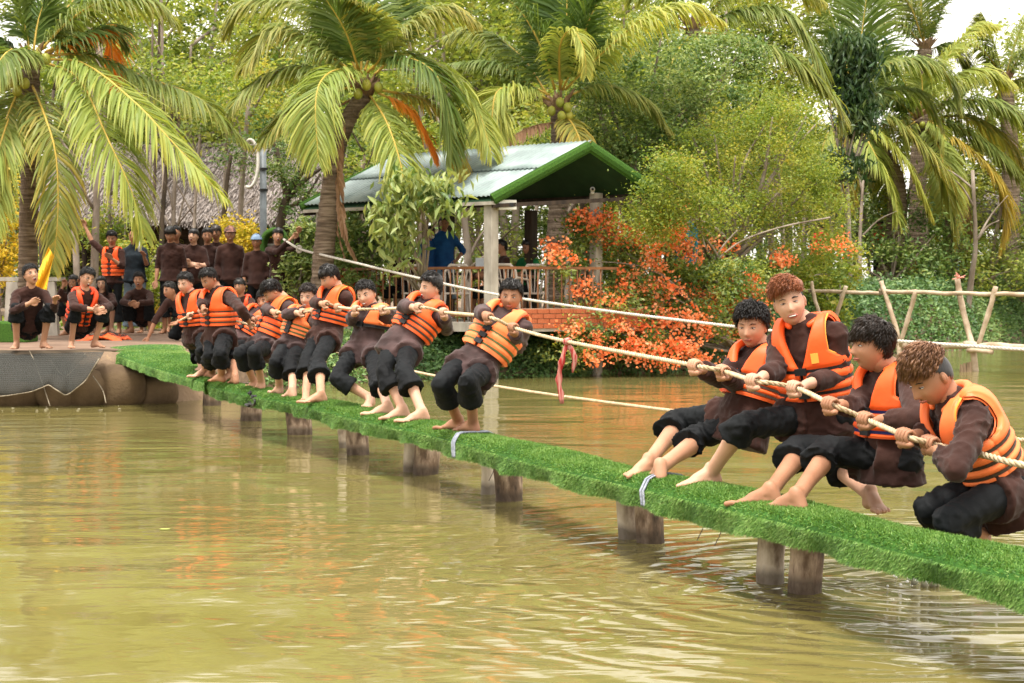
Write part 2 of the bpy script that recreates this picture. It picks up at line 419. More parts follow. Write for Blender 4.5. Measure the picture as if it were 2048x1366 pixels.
        if mo != 'open': b.ball(W(0, .0885, -.058 - h_ * .25), ((w_ - .003) * hs, .0095 * hs, (h_ * .62) * hs), R, 14, 8, 2)
        else: b.ball(W(0, .0870, -.050), ((w_ - .005) * hs, .0105 * hs, .0045 * hs), R, 12, 6, 2)
    b.build('mouth', [M['lips'], M['mouth_in'], M['teeth']], root, smooth=True)
    if sty.get('glasses'):
        g = MB()
        for s in (-1, 1):
            ring = [W(s * .033 + .021 * math.cos(a), .092, .006 + .016 * math.sin(a)) for a in np.linspace(0, 2 * math.pi, 15)]
            g.tube(ring, .0017 * hs, n=5, caps=False)
            g.tube([W(s * .054, .092, .01), W(s * .076, .06, .012), W(s * .082, -.01, .012)], .0016 * hs, n=5)
        g.tube([W(-.012, .093, .010), W(.012, .093, .010)], .0017 * hs, n=5)
        g.build('spectacles', M['glass_frame'], root, smooth=True)
    if sty.get('mask'):
        g = MB(); g.ball(W(0, .062, -.05), (.058 * hs, .046 * hs, .045 * hs), R, 14, 10); g.build('face_mask', M['teeth'], root, smooth=True)
    if sty.get('cap'):
        Dk = D[:, 2] > .28; kk = [q for q in fs if all(D[i, 2] > .25 for i in q)]
        g = MB(); g.add([tuple(v) for v in toW(P * 1.0 + n * .030)], kk); cm = M.get(sty['cap'])
        g.tube([W(0, .075, .055), W(0, .155, .045)], [.07 * hs, .05 * hs], n=14, ry=[.008 * hs, .006 * hs], side=l)
        g.build('cap', cm, root, smooth=True)
    if sty.get('scarf'):
        kk = [q for q in fs if all(D[i, 2] > .22 for i in q)]
        g = MB(); g.add([tuple(v) for v in toW(P * 1.0 + n * .032)], kk); g.build('headscarf', M[sty['scarf']], root, smooth=True)

def hand(mb, wr, pdir, J, side, mode, rope=None, lod=0):
    """palm + five fingers; mode grip closes around direction rope; else relaxed. wr wrist, pdir forearm direction"""
    s_ = 1 if side == 'L' else -1
    if mode == 'grip':
        r = rope.normalized(); d = pdir - r * pdir.dot(r)
        if d.length < .3: d = V((0, 0, 1)) - r * r.z; 
        d.normalize()                                # from the wrist across the rope
        n = r.cross(d).normalized()                   # palm lies on one side of the rope
        if n.z < 0: n = -n
        c = J['grip' + side]
        palm_c = c - d * .030 + n * .003
        MBp = [ (palm_c - r * .032, palm_c + r * .032) ]
        mb['solid'].tube([palm_c - r * .024, palm_c + r * .024], [.025, .025], n=10, ry=[.016, .016], side=n, round_=True)
        mb['solid'].tube([wr, palm_c - d * .004], [.0235, .0195], n=10, round_=True)
        rr = .0255
        for k in range(4):
            o = c + r * (-.028 + .0185 * k) ; fr = (.0086, .009, .0087, .0077)[k]; q = (1, 1, .97, .92)[k]
            ang0 = 115
            pts = [o + (n * math.sin(math.radians(a)) - d * math.cos(math.radians(a))) * rr * q for a in (35, 85, 140, 195, 245)]
            mb['loose'].tube(pts, [fr * 1.05, fr, fr, fr * .95, fr * .82], n=7, round_=True)
        tr = c + r * s_ * .0 - d * .030 + n * .004
        pts = [palm_c - d * .012 - r * .028, tr - r * .034 - n * .012, c - r * .022 - n * .027 - d * .006, c - r * .012 - n * .029 + d * .014]
        mb['loose'].tube(pts, [.0135, .0118, .0105, .009], n=7, round_=True)
    else:
        d = pdir.normalized(); fdir = J.get('palm' + side, V((0, -1, 0))); lat = d.cross(fdir)
        if lat.length < .1: lat = d.orthogonal()
        lat.normalize(); nrm = lat.cross(d).normalized()
        pc = wr + d * .045
        mb['solid'].tube([wr + d * .0, wr + d * .035, wr + d * .078], [.026, .038, .040], n=10, ry=[.020, .016, .013], side=lat, round_=True)
        curl = J.get('curl' + side, .5)
        for k in range(4):
            b0 = wr + d * (.078 + (0, .006, .003, -.006)[k]) + lat * (-.030 + .0195 * k)
            ln = (.034, .038, .036, .028)[k]; a = 0; p = b0 - d * .02; pts = [p, b0]; cur = b0; dd = d.copy()
            for q in range(3):
                a = curl * (.35 + .5 * q); dd = (d * math.cos(a) - nrm * -math.sin(a) * (-1)).normalized()
                cur = cur + dd * ln * (1, .72, .55)[q]; pts.append(cur)
            mb['loose'].tube(pts, [.0095, .0095, .0088, .0082, .0068], n=7, round_=True)
        tl = -1
        b0 = wr + d * .02 + lat * tl * .024
        mb['loose'].tube([b0, b0 + d * .03 + lat * tl * .022 - nrm * .008, b0 + d * .058 + lat * tl * .026 - nrm * .016, b0 + d * .078 + lat * tl * .020 - nrm * .02], [.0135, .0118, .0105, .0085], n=7, round_=True)

def foot(mb, an, toe, up=V((0, 0, 1)), side='L', lod=0):
    d = toe - an; 
    dh = d - up * d.dot(up)
    if dh.length < .03: dh = d
    dh = d.normalized() if abs(d.normalized().z) > .55 else dh.normalized()
    lat = dh.cross(up)
    if lat.length < .1: lat = dh.orthogonal()
    lat.normalize(); u2 = lat.cross(dh).normalized()
    if u2.z < 0: u2 = -u2; 
    heel = an - u2 * .040 - dh * .028
    ball = an + dh * .125 - u2 * .048
    S = mb['solid']
    S.tube([an + u2 * .02, heel], [.034, .030], n=10, round_=True)
    S.tube([heel, an + dh * .05 - u2 * .030, ball], [.030, .033, .038], n=12, ry=[.027, .026, .017], side=lat, round_=True)
    S.tube([an + dh * .01, an + dh * .08 - u2 * .030], [.033, .028], n=10, round_=True)
    sg = 1 if side == 'L' else -1
    for k in range(5):
        o = (k - 2) * .0165
        b0 = ball + lat * sg * o * -1 + dh * (.005 - .004 * k) - u2 * .002
        L_ = (.052, .042, .037, .032, .027)[k]; r = (.0135, .0098, .0092, .0088, .0084)[k]
        mb['loose'].tube([b0 - dh * .01, b0 + dh * L_ * .6 + u2 * .003, b0 + dh * L_ - u2 * .002], [r, r * .95, r * .9], n=7, round_=True)

def cloth_noise(me, amp, seed, axis=None):
    a, n = get_np(me)
    q = pnoise(a * 6, seed); ax = np.array(axis[:]) if axis is not None else np.array([.3, .2, .9])
    ph = a @ (ax * 46) + 4.6 * q + 2.6 * pnoise(a * 13, seed + 3)
    fold = np.exp(-(np.sin(ph) / .42) ** 2) - .35
    mask = np.clip(.35 + .9 * pnoise(a * 4.5, seed + 9), 0, 1)
    a = a + n * (amp * (fold * mask + .40 * pnoise(a * 30, seed + 7)))[:, None]
    set_np(me, a)

def build_person(J, sty, label, group, lod=1):
    """J: world joints; sty: clothing and looks"""
    vox = (.0085, .012, .02)[lod]
    u = (J['neck'] - J['pelvis']).normalized(); f = J['front'] - u * J['front'].dot(u); f.normalize(); l = u.cross(f).normalized()
    T = (J['neck'] - J['pelvis']).length
    base = V((J['pelvis'].x, J['pelvis'].y, J.get('z0', .41)))
    root_me_loc = base
    seed = sty.get('seed', 1); sk = M[sty.get('skin', 'skin_a')]
    mb = {'solid': MB(), 'loose': MB()}; S = mb['solid']
    g = sty.get('girth', .9)
    pv, nk, hd = J['pelvis'], J['neck'], J['head']
    S.tube([pv, pv + u * T * .5, nk - u * .05], [.10 * g, .10 * g, .11 * g], n=14, ry=[.07 * g, .07 * g, .065 * g], side=l, round_=True)
    S.tube([J['shL'], nk - u * .07, J['shR']], [.045, .05, .045], n=10, round_=True)
    hu = J['hb'][2]; hf = J['hb'][1]; hs = J['hs']
    S.tube([nk - u * .05, nk + u * .01, hd - hu * .055 * hs - hf * .022], [.052, .054, .054], n=14, round_=True)
    for s in 'LR':
        S.tube([J['sh' + s], J['el' + s]], [.046 * g, .038 * g], n=10, round_=True)
        fa = J['wr' + s] - J['el' + s]
        S.tube([J['el' + s], J['el' + s] + fa * .35, J['wr' + s]], [.038, .038, .0255], n=10, round_=True)
        S.tube([J['hip' + s], J['kn' + s]], [.080 * g, .045 * g], n=12, round_=True)
        sh = J['an' + s] - J['kn' + s]; shn = sh.normalized(); bk = -(J['front'] - shn * J['front'].dot(shn)); bk = bk.normalized() if bk.length > .05 else V((0, 0, 0))
        S.tube([J['kn' + s], J['kn' + s] + sh * .28 + bk * .018, J['kn' + s] + sh * .65 + bk * .006, J['an' + s]], [.044 * g, .052 * g, .040 * g, .0345], n=12, round_=True)
        if J.get('foot' + s, True): foot(mb, J['an' + s], J['toe' + s], J.get('fup' + s, V((0, 0, 1))), s, lod)
        hand(mb, J['wr' + s], J['wr' + s] - J['el' + s], J, s, J.get('mode' + s, 'relax'), J.get('rope', V((1, 0, 0))), lod)
    body = remesh(S.mesh(), vox, 3, .5)
    D, fs = sdirs(*((56, 44), (36, 28), (22, 16))[lod]); P = head_points(D, 1 if sty.get('mouth') == 'open' else 0)
    B = np.array([J['hb'][0][:], J['hb'][1][:], J['hb'][2][:]]); HW = (P * hs) @ B + np.array(hd[:])
    hm = MB(); hm.add([tuple(v) for v in HW], fs)
    R = Matrix(J['hb']).transposed()
    for s in (-1, 1):
        c = hd + (J['hb'][0] * s * .077 - J['hb'][1] * .006 + hu * .0) * hs
        hm.ball(c, (.008 * hs, .017 * hs, .029 * hs), R @ Matrix.Rotation(.25 * s, 3, 'Z'), 10, 8)
    if lod < 2:
        for o in (-1, 1):
            hm.ball(hd + (J['hb'][0] * o * .083 - J['hb'][1] * .002 + hu * .003) * hs, (.004 * hs, .010 * hs, .018 * hs), R, 8, 6)
    me = join_meshes([body, hm.mesh(), mb['loose'].mesh()])
    # everything is stored relative to the base so that moving the person moves all of it
    root = link('person', me, None, [sk]); a, _ = get_np(me); set_np(me, a - np.array(base[:])); root.location = base
    tag(root, label, 'person', group)
    # shirt
    sw = J.get('sleeve', 1.0)
    if sty.get('shirt', 'shirt'):
        Sh = MB(); k = g
        Sh.tube([pv - u * .02, pv + u * T * .35, pv + u * T * .75, nk - u * .055], [.150 * k, .145 * k, .165 * k, .13 * k], n=18, ry=[.112 * k, .108 * k, .112 * k, .085], side=l, round_=True)
        if not sty.get('tuck'):
            hem = sty.get('hem', .11)
            Sh.tube([pv + u * .12, pv + u * .0, pv - u * hem], [.150 * k, .168 * k, .186 * k], n=18, ry=[.118 * k, .138 * k, .156 * k], side=l)
        for s in 'LR':
            if sty.get('hem', .11) > .03: Sh.tube([J['hip' + s], J['hip' + s].lerp(J['kn' + s], sty.get('tail', .30))], [.108 * k, .122 * k], n=16)
        Sh.tube([J['shL'] - l * .01, nk - u * .045, J['shR'] + l * .01], [.064, .078, .064], n=12, round_=True)
        Sh.tube([nk - u * .07, nk - u * (.012 if lod == 0 else .028)], [.090, .074], n=18, round_=False)
        for s in 'LR':
            e, w_ = J['el' + s], J['wr' + s]; fr = sty.get('sleeve' + s, sty.get('sleeve', .86))
            Sh.tube([J['sh' + s], J['sh' + s].lerp(e, .5), e], [.062, .057, .051], n=12, round_=True)
            if fr > 0:
                c = e.lerp(w_, fr)
                Sh.tube([e, e.lerp(w_, fr * .5), c], [.051, .051, .056 if fr < .7 else .047], n=12)
        sm_ = remesh(Sh.mesh(), vox * 1.15, 2, .5); cloth_noise(sm_, .015, seed)
        o = link('shirt', sm_, root, [M[sty.get('shirt', 'shirt')]]); a, _ = get_np(sm_)
    # trousers
    Pn = MB(); tl = sty.get('hemcut', .45); tr = sty.get('flare', 1.0)
    Pn.tube([J['hipL'], J['hipR']], [.098 * g, .098 * g], n=14, round_=True)
    Pn.tube([pv + u * .10, pv - u * .03], [.140 * g, .143 * g], n=16, ry=[.100 * g, .110 * g], side=l, round_=True)
    for s in 'LR':
        h, k_, a_ = J['hip' + s], J['kn' + s], J['an' + s]; c = k_.lerp(a_, tl)
        kk = k_ + (h.lerp(a_, .5) - k_) * .02
        Pn.tube([h, h.lerp(k_, .5), kk], [.088 * g, .079 * g, .067 * g], n=14, round_=True)
        Pn.tube([kk.lerp(c, -.02), kk.lerp(c, .5), c], [.069 * g, .079 * g * tr, .099 * g * tr], n=16, ry=[.069 * g, .075 * g * tr, .088 * g * tr], side=l)
    pm = remesh(Pn.mesh(), vox * 1.0, 1, .4); cloth_noise(pm, .017, seed + 50, V((.5, .1, .8)))
    link('trousers', pm, root, [M[sty.get('trousers', 'trousers')]])
    if sty.get('vest'): build_vest(root, pv, nk, u, f, l, T, sty, lod, g)
    build_head_parts(root, J, sty, lod)
    return root

def vest_grid(side, front, hem, T, nr, nc, g, open_v=True):
    """local (l, f, u) coordinates, half panel"""
    P = np.zeros((nr, nc, 3)); k = T / .50
    for i in range(nr):
        v = i / (nr - 1); h = hem + (T + .035 - hem) * v
        arm = T * .62
        rx = (.170 + .010 * math.sin(v * math.pi)) * g; ry = .134 * g
        if h > T * .82:
            q = min(1, (h - T * .82) / (T * .25)); ry = ry * math.sqrt(max(0.0, 1 - q ** 2)) 
        thm = 96 if h < arm else 96 - (96 - 52) * min(1, (h - arm) / (T * .10)) ** .6
        thm = math.radians(thm)
        if front and open_v: xin = .010 if h < T * .55 else .010 + .072 * ((h - T * .55) / (T * .5)) ** .8
        else: xin = .0 if h < T * .93 else .072 * min(1, (h - T * .93) / (T * .12)) ** .7
        th0 = math.asin(min(.95, xin / rx))
        for j in range(nc):
            t = th0 + (thm - th0) * j / (nc - 1)
            P[i, j] = (side * rx * math.sin(t), (1 if front else -1) * ry * math.cos(t), h)
    return P
def panel_mesh(mb, P, side, front, thick, seams, T, L3, origin, border_in=True):
    nr, nc, _ = P.shape
    du = np.gradient(P, axis=0); dv = np.gradient(P, axis=1); n = np.cross(du, dv)
    n /= (np.linalg.norm(n, axis=2)[..., None] + 1e-9)
    ctr = np.array([0, 0, T * .6]); flip = np.sign(np.sum(n * (P - ctr * [0, 0, 1] - np.array([0, 0, 0])), axis=2)); 
    ref = P.copy(); ref[..., 2] = np.maximum(P[..., 2] - T * .9, 0) * 3
    flip = np.sign(np.sum(n * ref, axis=2)); flip[flip == 0] = 1; n *= flip[..., None]
    v = np.linspace(0, 1, nr)[:, None]; w = np.linspace(0, 1, nc)[None, :]
    edge = np.minimum(1, np.minimum(v / .04, (1 - v) / .02)) ** .5
    ew = np.minimum(1, (1 - w) / .10) ** .5
    if border_in: ew = np.minimum(ew, np.minimum(1, w / .10) ** .5)
    th = thick * (.30 + .70 * np.clip(edge, 0, 1) * np.clip(ew, 0, 1))
    for h in seams: th = th * (1 - .55 * np.exp(-((P[..., 2] - h) / .011) ** 2))
    outer = P + n * th[..., None]; inner = P - n * .004
    A = np.vstack([outer.reshape(-1, 3), inner.reshape(-1, 3)]) @ L3 + origin
    N_ = nr * nc; fs = []
    idx = lambda i, j: i * nc + j
    for i in range(nr - 1):
        for j in range(nc - 1):
            a, b, c, d = idx(i, j), idx(i, j + 1), idx(i + 1, j + 1), idx(i + 1, j)
            fs.append((a, b, c, d)); fs.append((N_ + d, N_ + c, N_ + b, N_ + a))
    for i in range(nr - 1):
        for j in (0, nc - 1): fs.append((idx(i, j), idx(i + 1, j), N_ + idx(i + 1, j), N_ + idx(i, j)))
    for j in range(nc - 1):
        for i in (0, nr - 1): fs.append((idx(i, j), idx(i, j + 1), N_ + idx(i, j + 1), N_ + idx(i, j)))
    mb.add([tuple(x) for x in A], fs)
    return outer
def build_vest(root, pv, nk, u, f, l, T, sty, lod, g):
    L3 = np.array([l[:], f[:], u[:]]); org = np.array(pv[:]); hem = sty.get('vhem', .07)
    nr, nc = ((34, 16), (24, 11), (14, 7))[lod]; m = M[sty['vest']]
    top = T * .56; seams = [hem + (top - hem) * q for q in (.22, .55, .9)]
    tk = sty.get('vthick', .029)
    edges = []
    v = empty('life_vest', pv - root.location); v.parent = root; v.location = pv - root.location
    def lk(name, mb_, ms, sm=True):
        me = mb_.mesh(name, sm); a, _ = get_np(me); set_np(me, a - np.array(pv[:])); o = link(name, me, v, ms, loc=(0, 0, 0)); return o
    for s in (1, -1):
        mb = MB(); P = vest_grid(s, True, hem, T, nr, nc, g); outer = panel_mesh(mb, P, s, True, tk, seams, T, L3, org)
        lk('front_panel', mb, [m])
        if lod < 2:
            path = [outer[i, 1] for i in range(nr)] ; path2 = [outer[i, nc - 1] for i in range(int(nr * .55), nr)]
            t = MB(); t.tube([V(p @ L3 + org) for p in path2], .0048, n=5); lk('piping', t, [M[sty.get('trim', sty['vest'])]])
    mb = MB()
    for s in (1, -1):
        P = vest_grid(s, False, hem, T, nr, nc, g, False); panel_mesh(mb, P, s, False, tk, seams, T, L3, org, border_in=False)
    lk('back_panel', mb, [m])
    # webbing
    wm = M[sty.get('web', 'web_black')]; SW = (.0065, .0068, .009)[lod]
    if sty.get('logo'):
        for s_ in (1, -1):
            b = MB(); b.box(V(np.array([.088 * s_, (.130 * g + tk) * .92, T * .66]) @ L3 + org), .034, .008, .045, Matrix((l, f, u)).transposed() @ Matrix.Rotation(-.5 * s_, 3, 'Z')); lk('emblem_patch', b, [M['trim']], False)
    for h in seams[:3]:
        t = MB(); ring = []
        rx, ry = (.180 * g + tk * .60), (.134 * g + tk * .60)
        n = 28
        for k in range(n + 1):
            a = 2 * math.pi * k / n; ring.append((rx * math.sin(a), ry * math.cos(a), h))
        vs = []; fs = []
        for k, p in enumerate(ring):
            for q, (dz, ex) in enumerate(((-SW, 0), (SW, 0), (SW, .004), (-SW, .004))):
                r = 1 + ex / .17; vs.append(tuple(np.array([p[0] * r, p[1] * r, p[2] + dz]) @ L3 + org))
        for k in range(n):
            for q in range(4): fs.append((k * 4 + q, k * 4 + (q + 1) % 4, (k + 1) * 4 + (q + 1) % 4, (k + 1) * 4 + q))
        t.add(vs, fs); o = lk('strap', t, [wm], False)
        b = MB(); c = V(np.array([.012, ry + .008, h]) @ L3 + org)
        b.box(c, .055, .014, .032, Matrix((l, f, u)).transposed()); lk('buckle', b, [M['web_black']], False)
    # collar roll round the neck
    if lod < 2:
        cb = MB(); pts = []
        for a in np.linspace(-math.pi * .78, math.pi * .78, 15):
            q = abs(a) / math.pi
            pts.append(V(np.array([.082 * math.sin(a), -.082 * math.cos(a) + .0, T + .028 - .06 * max(0, q - .45)]) @ L3 + org))
        cb.tube(pts, [.014] + [.019] * 13 + [.014], n=10, round_=True); lk('collar', cb, [m])

# ---------------------------------------------------------------- pose solving from the photograph
def solve_mid(a, b, px, py, L1, L2, pref=0.0, rng=.34):
    Ym = (a.y + b.y) / 2; best = None
    for k in range(61):
        d = -rng + 2 * rng * k / 60; p = at(px, py, Ym + d)
        c = ((p - a).length - L1) ** 2 + ((p - b).length - L2) ** 2 + .02 * (d - pref) ** 2
        if best is None or c < best[0]: best = (c, p)
    return best[1]
GRIPS = []
def puller(px, sty, label, lod, group='players pulling the rope'):
    """px: dict of photo pixels for the joints; feet are planted on the walkway"""
    z = px.get('z', .41); hs = px.get('hs', .88)
    anL, anR = [at_z(*px['an' + s], z + px.get('anz' + s, .065)) if ('Y' + s) not in px else at(*px['an' + s], px['Y' + s]) for s in 'LR']
    D0 = px.get('D', (anL.y + anR.y) / 2)
    sc_ = FPX / D0; dx = (px['pv'][0] - (px['anL'][0] + px['anR'][0]) / 2) / sc_
    D = D0 + max(-.25, min(.3, .4 * dx)) + px.get('dpv', 0)
    pv = at(*px['pv'], D); dxn = (px['nk'][0] - px['pv'][0]) / sc_
    nk = at(*px['nk'], D + max(-.12, min(.12, .4 * dxn)) + px.get('dnk', 0))
    hc = at(*px['hd'], nk.y + px.get('dhd', -.02))
    ty = math.radians(px.get('ty', 45)); front = V((-math.sin(ty), -math.cos(ty), 0))
    u = (nk - pv).normalized(); f = (front - u * front.dot(u)).normalized(); l = u.cross(f).normalized()
    J = dict(pelvis=pv, neck=nk, head=hc, front=front, hs=hs, hb=basis(*px.get('hr', (30, 10, 0))), z0=z)
    g = sty.get('girth', .9)
    for s, q in (('L', 1), ('R', -1)):
        J['sh' + s] = nk + l * q * .158 * g - u * .055; J['hip' + s] = pv + l * q * .085 - u * .03
        J['an' + s] = anL if s == 'L' else anR
        J['kn' + s] = solve_mid(J['hip' + s], J['an' + s], *px['kn' + s], .41, .40, -.12)
        if 'toeY' + s in px: J['toe' + s] = at(*px['toe' + s], px['toeY' + s])
        else: J['toe' + s] = at_z(*px['toe' + s], z + .02)
        gY = D + px.get('dg', -.20) + px.get('dg' + s, 0); gp = at(*px['g' + s], gY); J['grip' + s] = gp
        GRIPS.append((px['g' + s][0], gp)) if px.get('mode' + s, 'grip') == 'grip' else None
        tow = (J['sh' + s] - gp).normalized(); 
        if 'el' + s in px: J['el' + s] = solve_mid(J['sh' + s], gp, *px['el' + s], .28, .30, px.get('eld', -.03))
        wd = (J['el' + s] - gp).normalized(); J['wr' + s] = gp + wd * .075
        J['mode' + s] = px.get('mode' + s, 'grip')
    J['rope'] = px.get('rope', at(1135, 683, 9.4) - at(880, 622, 11.4))
    for k in px:
        if k.startswith(('palm', 'curl', 'fup')): J[k] = px[k]
    return build_person(J, sty, label, group, lod)
# ================================================================ GROUND, WATER
SH = [(-60, 16), (-20, 17.2), (-7.2, 18.4), (-4.3, 18.45), (-3.75, 19.4), (-2.6, 22.5), (-.6, 24.2), (.95, 24.8), (3.0, 26.3), (4.7, 28.9), (6.4, 31.3), (9.0, 34.3), (14.0, 42.5), (24, 50), (80, 60)]
def shore(X): return np.interp(X, [p[0] for p in SH], [p[1] for p in SH])
def top_z(X): return np.interp(X, [-60, 2.5, 4.5, 9, 15, 80], [.56, .56, 1.05, 1.28, 1.32, 1.32])
def ground_z(X, Y):
    X = np.asarray(X, float); Y = np.asarray(Y, float)
    sl = np.interp(X, [-4.6, -3.4, 0, 80], [.35, .9, 1.4, 1.8])
    d = (Y - shore(X) - np.interp(X, [-14, -9, -4.6, -3.7], [0, .5, .5, 0])) * np.interp(X, [-4, -3, 3, 20], [1, .75, .85, .8])
    n = .05 * pnoise(np.stack([X.ravel() * 1.4, Y.ravel() * 1.4, X.ravel() * 0], 1), 5).reshape(X.shape)
    t = np.clip(d / sl, 0, 1); t = np.sin(t * math.pi / 2) ** .8
    z = np.where(d < 0, np.clip(d * 1.2, -.9, 0), t * top_z(X))
    flat = np.interp(X, [-7.5, -7, -3, -2.5], [0, 1, 1, 0]) * np.clip((d - .3) / .3, 0, 1)
    return z + n * (1 - .75 * flat) * np.clip(d * 2 + .5, 0, 1)
M['soil'] = mat('brown_soil', (.10, .062, .035), (.20, .135, .08), rough=.95, scale=3, bump=.6, bscale=25, spec=.1, bdist=.03, detail=8, c3=(.14, .09, .05))
M['clay'] = mat('wet_clay', (.09, .052, .028), (.21, .135, .075), rough=.75, scale=2.2, bump=.5, bscale=9, spec=.25, bdist=.04, detail=7)
gx = np.concatenate([[-300, -120, -60, -30, -16], np.arange(-9, 16, .16), [18, 22, 30, 60, 150, 300]])
gy = np.concatenate([[-40, 5, 12, 15], np.arange(17, 34, .16), np.arange(34, 60, .8), [70, 100, 200, 500]])
GX, GY = np.meshgrid(gx, gy, indexing='ij'); GZ = ground_z(GX, GY)
# lumpy clay bags on the near bank
nb = (GX > -9) & (GX < -3.4) & (GY < shore(GX) + .9) & (GY > shore(GX) - .3)
GZ = GZ + nb * .05 * np.abs(np.sin(GX * 3.1 + 1.2 * np.sin(GY * 4))) * (GZ > -.2) * (GZ < .58)
GV = np.stack([GX, GY, GZ], -1).reshape(-1, 3); nX, nY = GX.shape
ii, jj = np.meshgrid(np.arange(nX - 1), np.arange(nY - 1), indexing='ij'); a = (ii * nY + jj).ravel()
GF = np.stack([a, a + nY, a + nY + 1, a + 1], 1)
gme = np_mesh('ground', GV, GF, smooth=True)
m, nt, b = new_mat('ground'); N = nt.nodes; L = nt.links          # wet clay below, trodden soil with leaf litter above
tc = N.new('ShaderNodeTexCoord'); n1 = N.new('ShaderNodeTexNoise'); n1.inputs['Scale'].default_value = 2.0; n1.inputs['Detail'].default_value = 9; L.new(tc.outputs['Object'], n1.inputs[0])
r1 = N.new('ShaderNodeValToRGB'); r1.color_ramp.elements[0].position = .33; r1.color_ramp.elements[1].position = .68
r1.color_ramp.elements[0].color = (.075, .045, .026, 1); r1.color_ramp.elements[1].color = (.22, .145, .085, 1); L.new(n1.outputs[0], r1.inputs[0])
n2 = N.new('ShaderNodeTexNoise'); n2.inputs['Scale'].default_value = 22; n2.inputs['Detail'].default_value = 6; L.new(tc.outputs['Object'], n2.inputs[0])
r2 = N.new('ShaderNodeValToRGB'); r2.color_ramp.elements[0].position = .55; r2.color_ramp.elements[1].position = .62; L.new(n2.outputs[0], r2.inputs[0])
mx = N.new('ShaderNodeMix'); mx.data_type = 'RGBA'; mx.inputs[7].default_value = (.30, .20, .10, 1); L.new(r1.outputs[0], mx.inputs[6])
sp = N.new('ShaderNodeSeparateXYZ'); L.new(tc.outputs['Object'], sp.inputs[0]); mr = N.new('ShaderNodeMapRange'); mr.inputs[1].default_value = .4; mr.inputs[2].default_value = .6; mr.inputs[4].default_value = .7; L.new(sp.outputs[2], mr.inputs[0])
mm_ = N.new('ShaderNodeMath'); mm_.operation = 'MULTIPLY'; L.new(r2.outputs[0], mm_.inputs[0]); L.new(mr.outputs[0], mm_.inputs[1]); L.new(mm_.outputs[0], mx.inputs[0]); L.new(mx.outputs[2], b.inputs['Base Color'])
b.inputs['Roughness'].default_value = .85; bm = N.new('ShaderNodeBump'); bm.inputs['Strength'].default_value = .7; bm.inputs['Distance'].default_value = .03
L.new(n2.outputs[0], bm.inputs['Height']); L.new(bm.outputs[0], b.inputs['Normal']); M['ground'] = m
g_o = link('ground', gme, None, M['ground']); tag(g_o, kind='structure')

# water: murky olive pond, rippled
SPL = at_z(1868, 1165, 0)
m, nt, b = new_mat('pond_water'); N = nt.nodes; L = nt.links
tc = N.new('ShaderNodeTexCoord'); P0 = tc.outputs['Object']
cn = N.new('ShaderNodeTexNoise'); cn.inputs['Scale'].default_value = .35; cn.inputs['Detail'].default_value = 3; L.new(P0, cn.inputs[0])
cr = N.new('ShaderNodeValToRGB'); cr.color_ramp.elements[0].color = (.140, .117, .034, 1); cr.color_ramp.elements[1].color = (.176, .153, .054, 1); cr.color_ramp.elements[0].position = .35; cr.color_ramp.elements[1].position = .65
L.new(cn.outputs[0], cr.inputs[0]); L.new(cr.outputs[0], b.inputs['Base Color'])
b.inputs['Roughness'].default_value = .07; b.inputs['IOR'].default_value = 1.33; b.inputs['Specular IOR Level'].default_value = .65
def wave(scale, stretch, detail, seed=0, rot=0):
    mp = N.new('ShaderNodeMapping'); mp.inputs['Scale'].default_value = stretch; mp.inputs['Location'].default_value = (seed, seed * 2, 0); mp.inputs['Rotation'].default_value = (0, 0, rot)
    L.new(P0, mp.inputs[0]); n = N.new('ShaderNodeTexNoise'); n.inputs['Scale'].default_value = scale; n.inputs['Detail'].default_value = detail; n.inputs['Roughness'].default_value = .5
    n.inputs['Distortion'].default_value = .6; L.new(mp.outputs[0], n.inputs[0]); return n.outputs[0]
w1 = wave(1.6, (.8, 2.1, 1), 3, 3, .12); w2 = wave(5.5, (.8, 1.9, 1), 2, 7, -.2); w3 = wave(.5, (1, 1.6, 1), 2, 11)
def math_(op, a_, b_):
    q = N.new('ShaderNodeMath'); q.operation = op
    for k, x in enumerate((a_, b_)):
        if x is None: continue
        if isinstance(x, (int, float)): q.inputs[k].default_value = x
        else: L.new(x, q.inputs[k])
    return q.outputs[0]
h = math_('ADD', math_('MULTIPLY', w1, .0115), math_('MULTIPLY', w2, .0022)); cm_ = wave(.22, (1, 1.3, 1), 2, 19); cmr = N.new('ShaderNodeMapRange'); cmr.inputs[1].default_value = .38; cmr.inputs[2].default_value = .62; cmr.inputs[3].default_value = .35; cmr.inputs[4].default_value = 1.15; L.new(cm_, cmr.inputs[0]); h = math_('MULTIPLY', h, cmr.outputs[0]); h = math_('ADD', h, math_('MULTIPLY', w3, .04))
def rings(cx, cy, wl_, amp, fall):
    vm = N.new('ShaderNodeVectorMath'); vm.operation = 'DISTANCE'; L.new(P0, vm.inputs[0]); vm.inputs[1].default_value = (cx, cy, 0); d = vm.outputs['Value']
    dd = math_('ADD', d, math_('MULTIPLY', w1, .45)); s_ = math_('SINE', math_('MULTIPLY', dd, 2 * math.pi / wl_), None)
    f_ = math_('POWER', 2.718, math_('MULTIPLY', d, -1 / fall)); return math_('MULTIPLY', math_('MULTIPLY', s_, f_), amp)
h = math_('ADD', h, rings(SPL.x, SPL.y, .19, .034, .75))
bm = N.new('ShaderNodeBump'); bm.inputs['Strength'].default_value = 1.0; bm.inputs['Distance'].default_value = 1.0; L.new(h, bm.inputs['Height']); L.new(bm.outputs[0], b.inputs['Normal'])
M['water'] = m
w_o = MB().add([(-300, -20, 0), (300, -20, 0), (300, 120, 0), (-300, 120, 0)], [(0, 1, 2, 3)]).build('water', M['water']); tag(w_o, kind='structure')
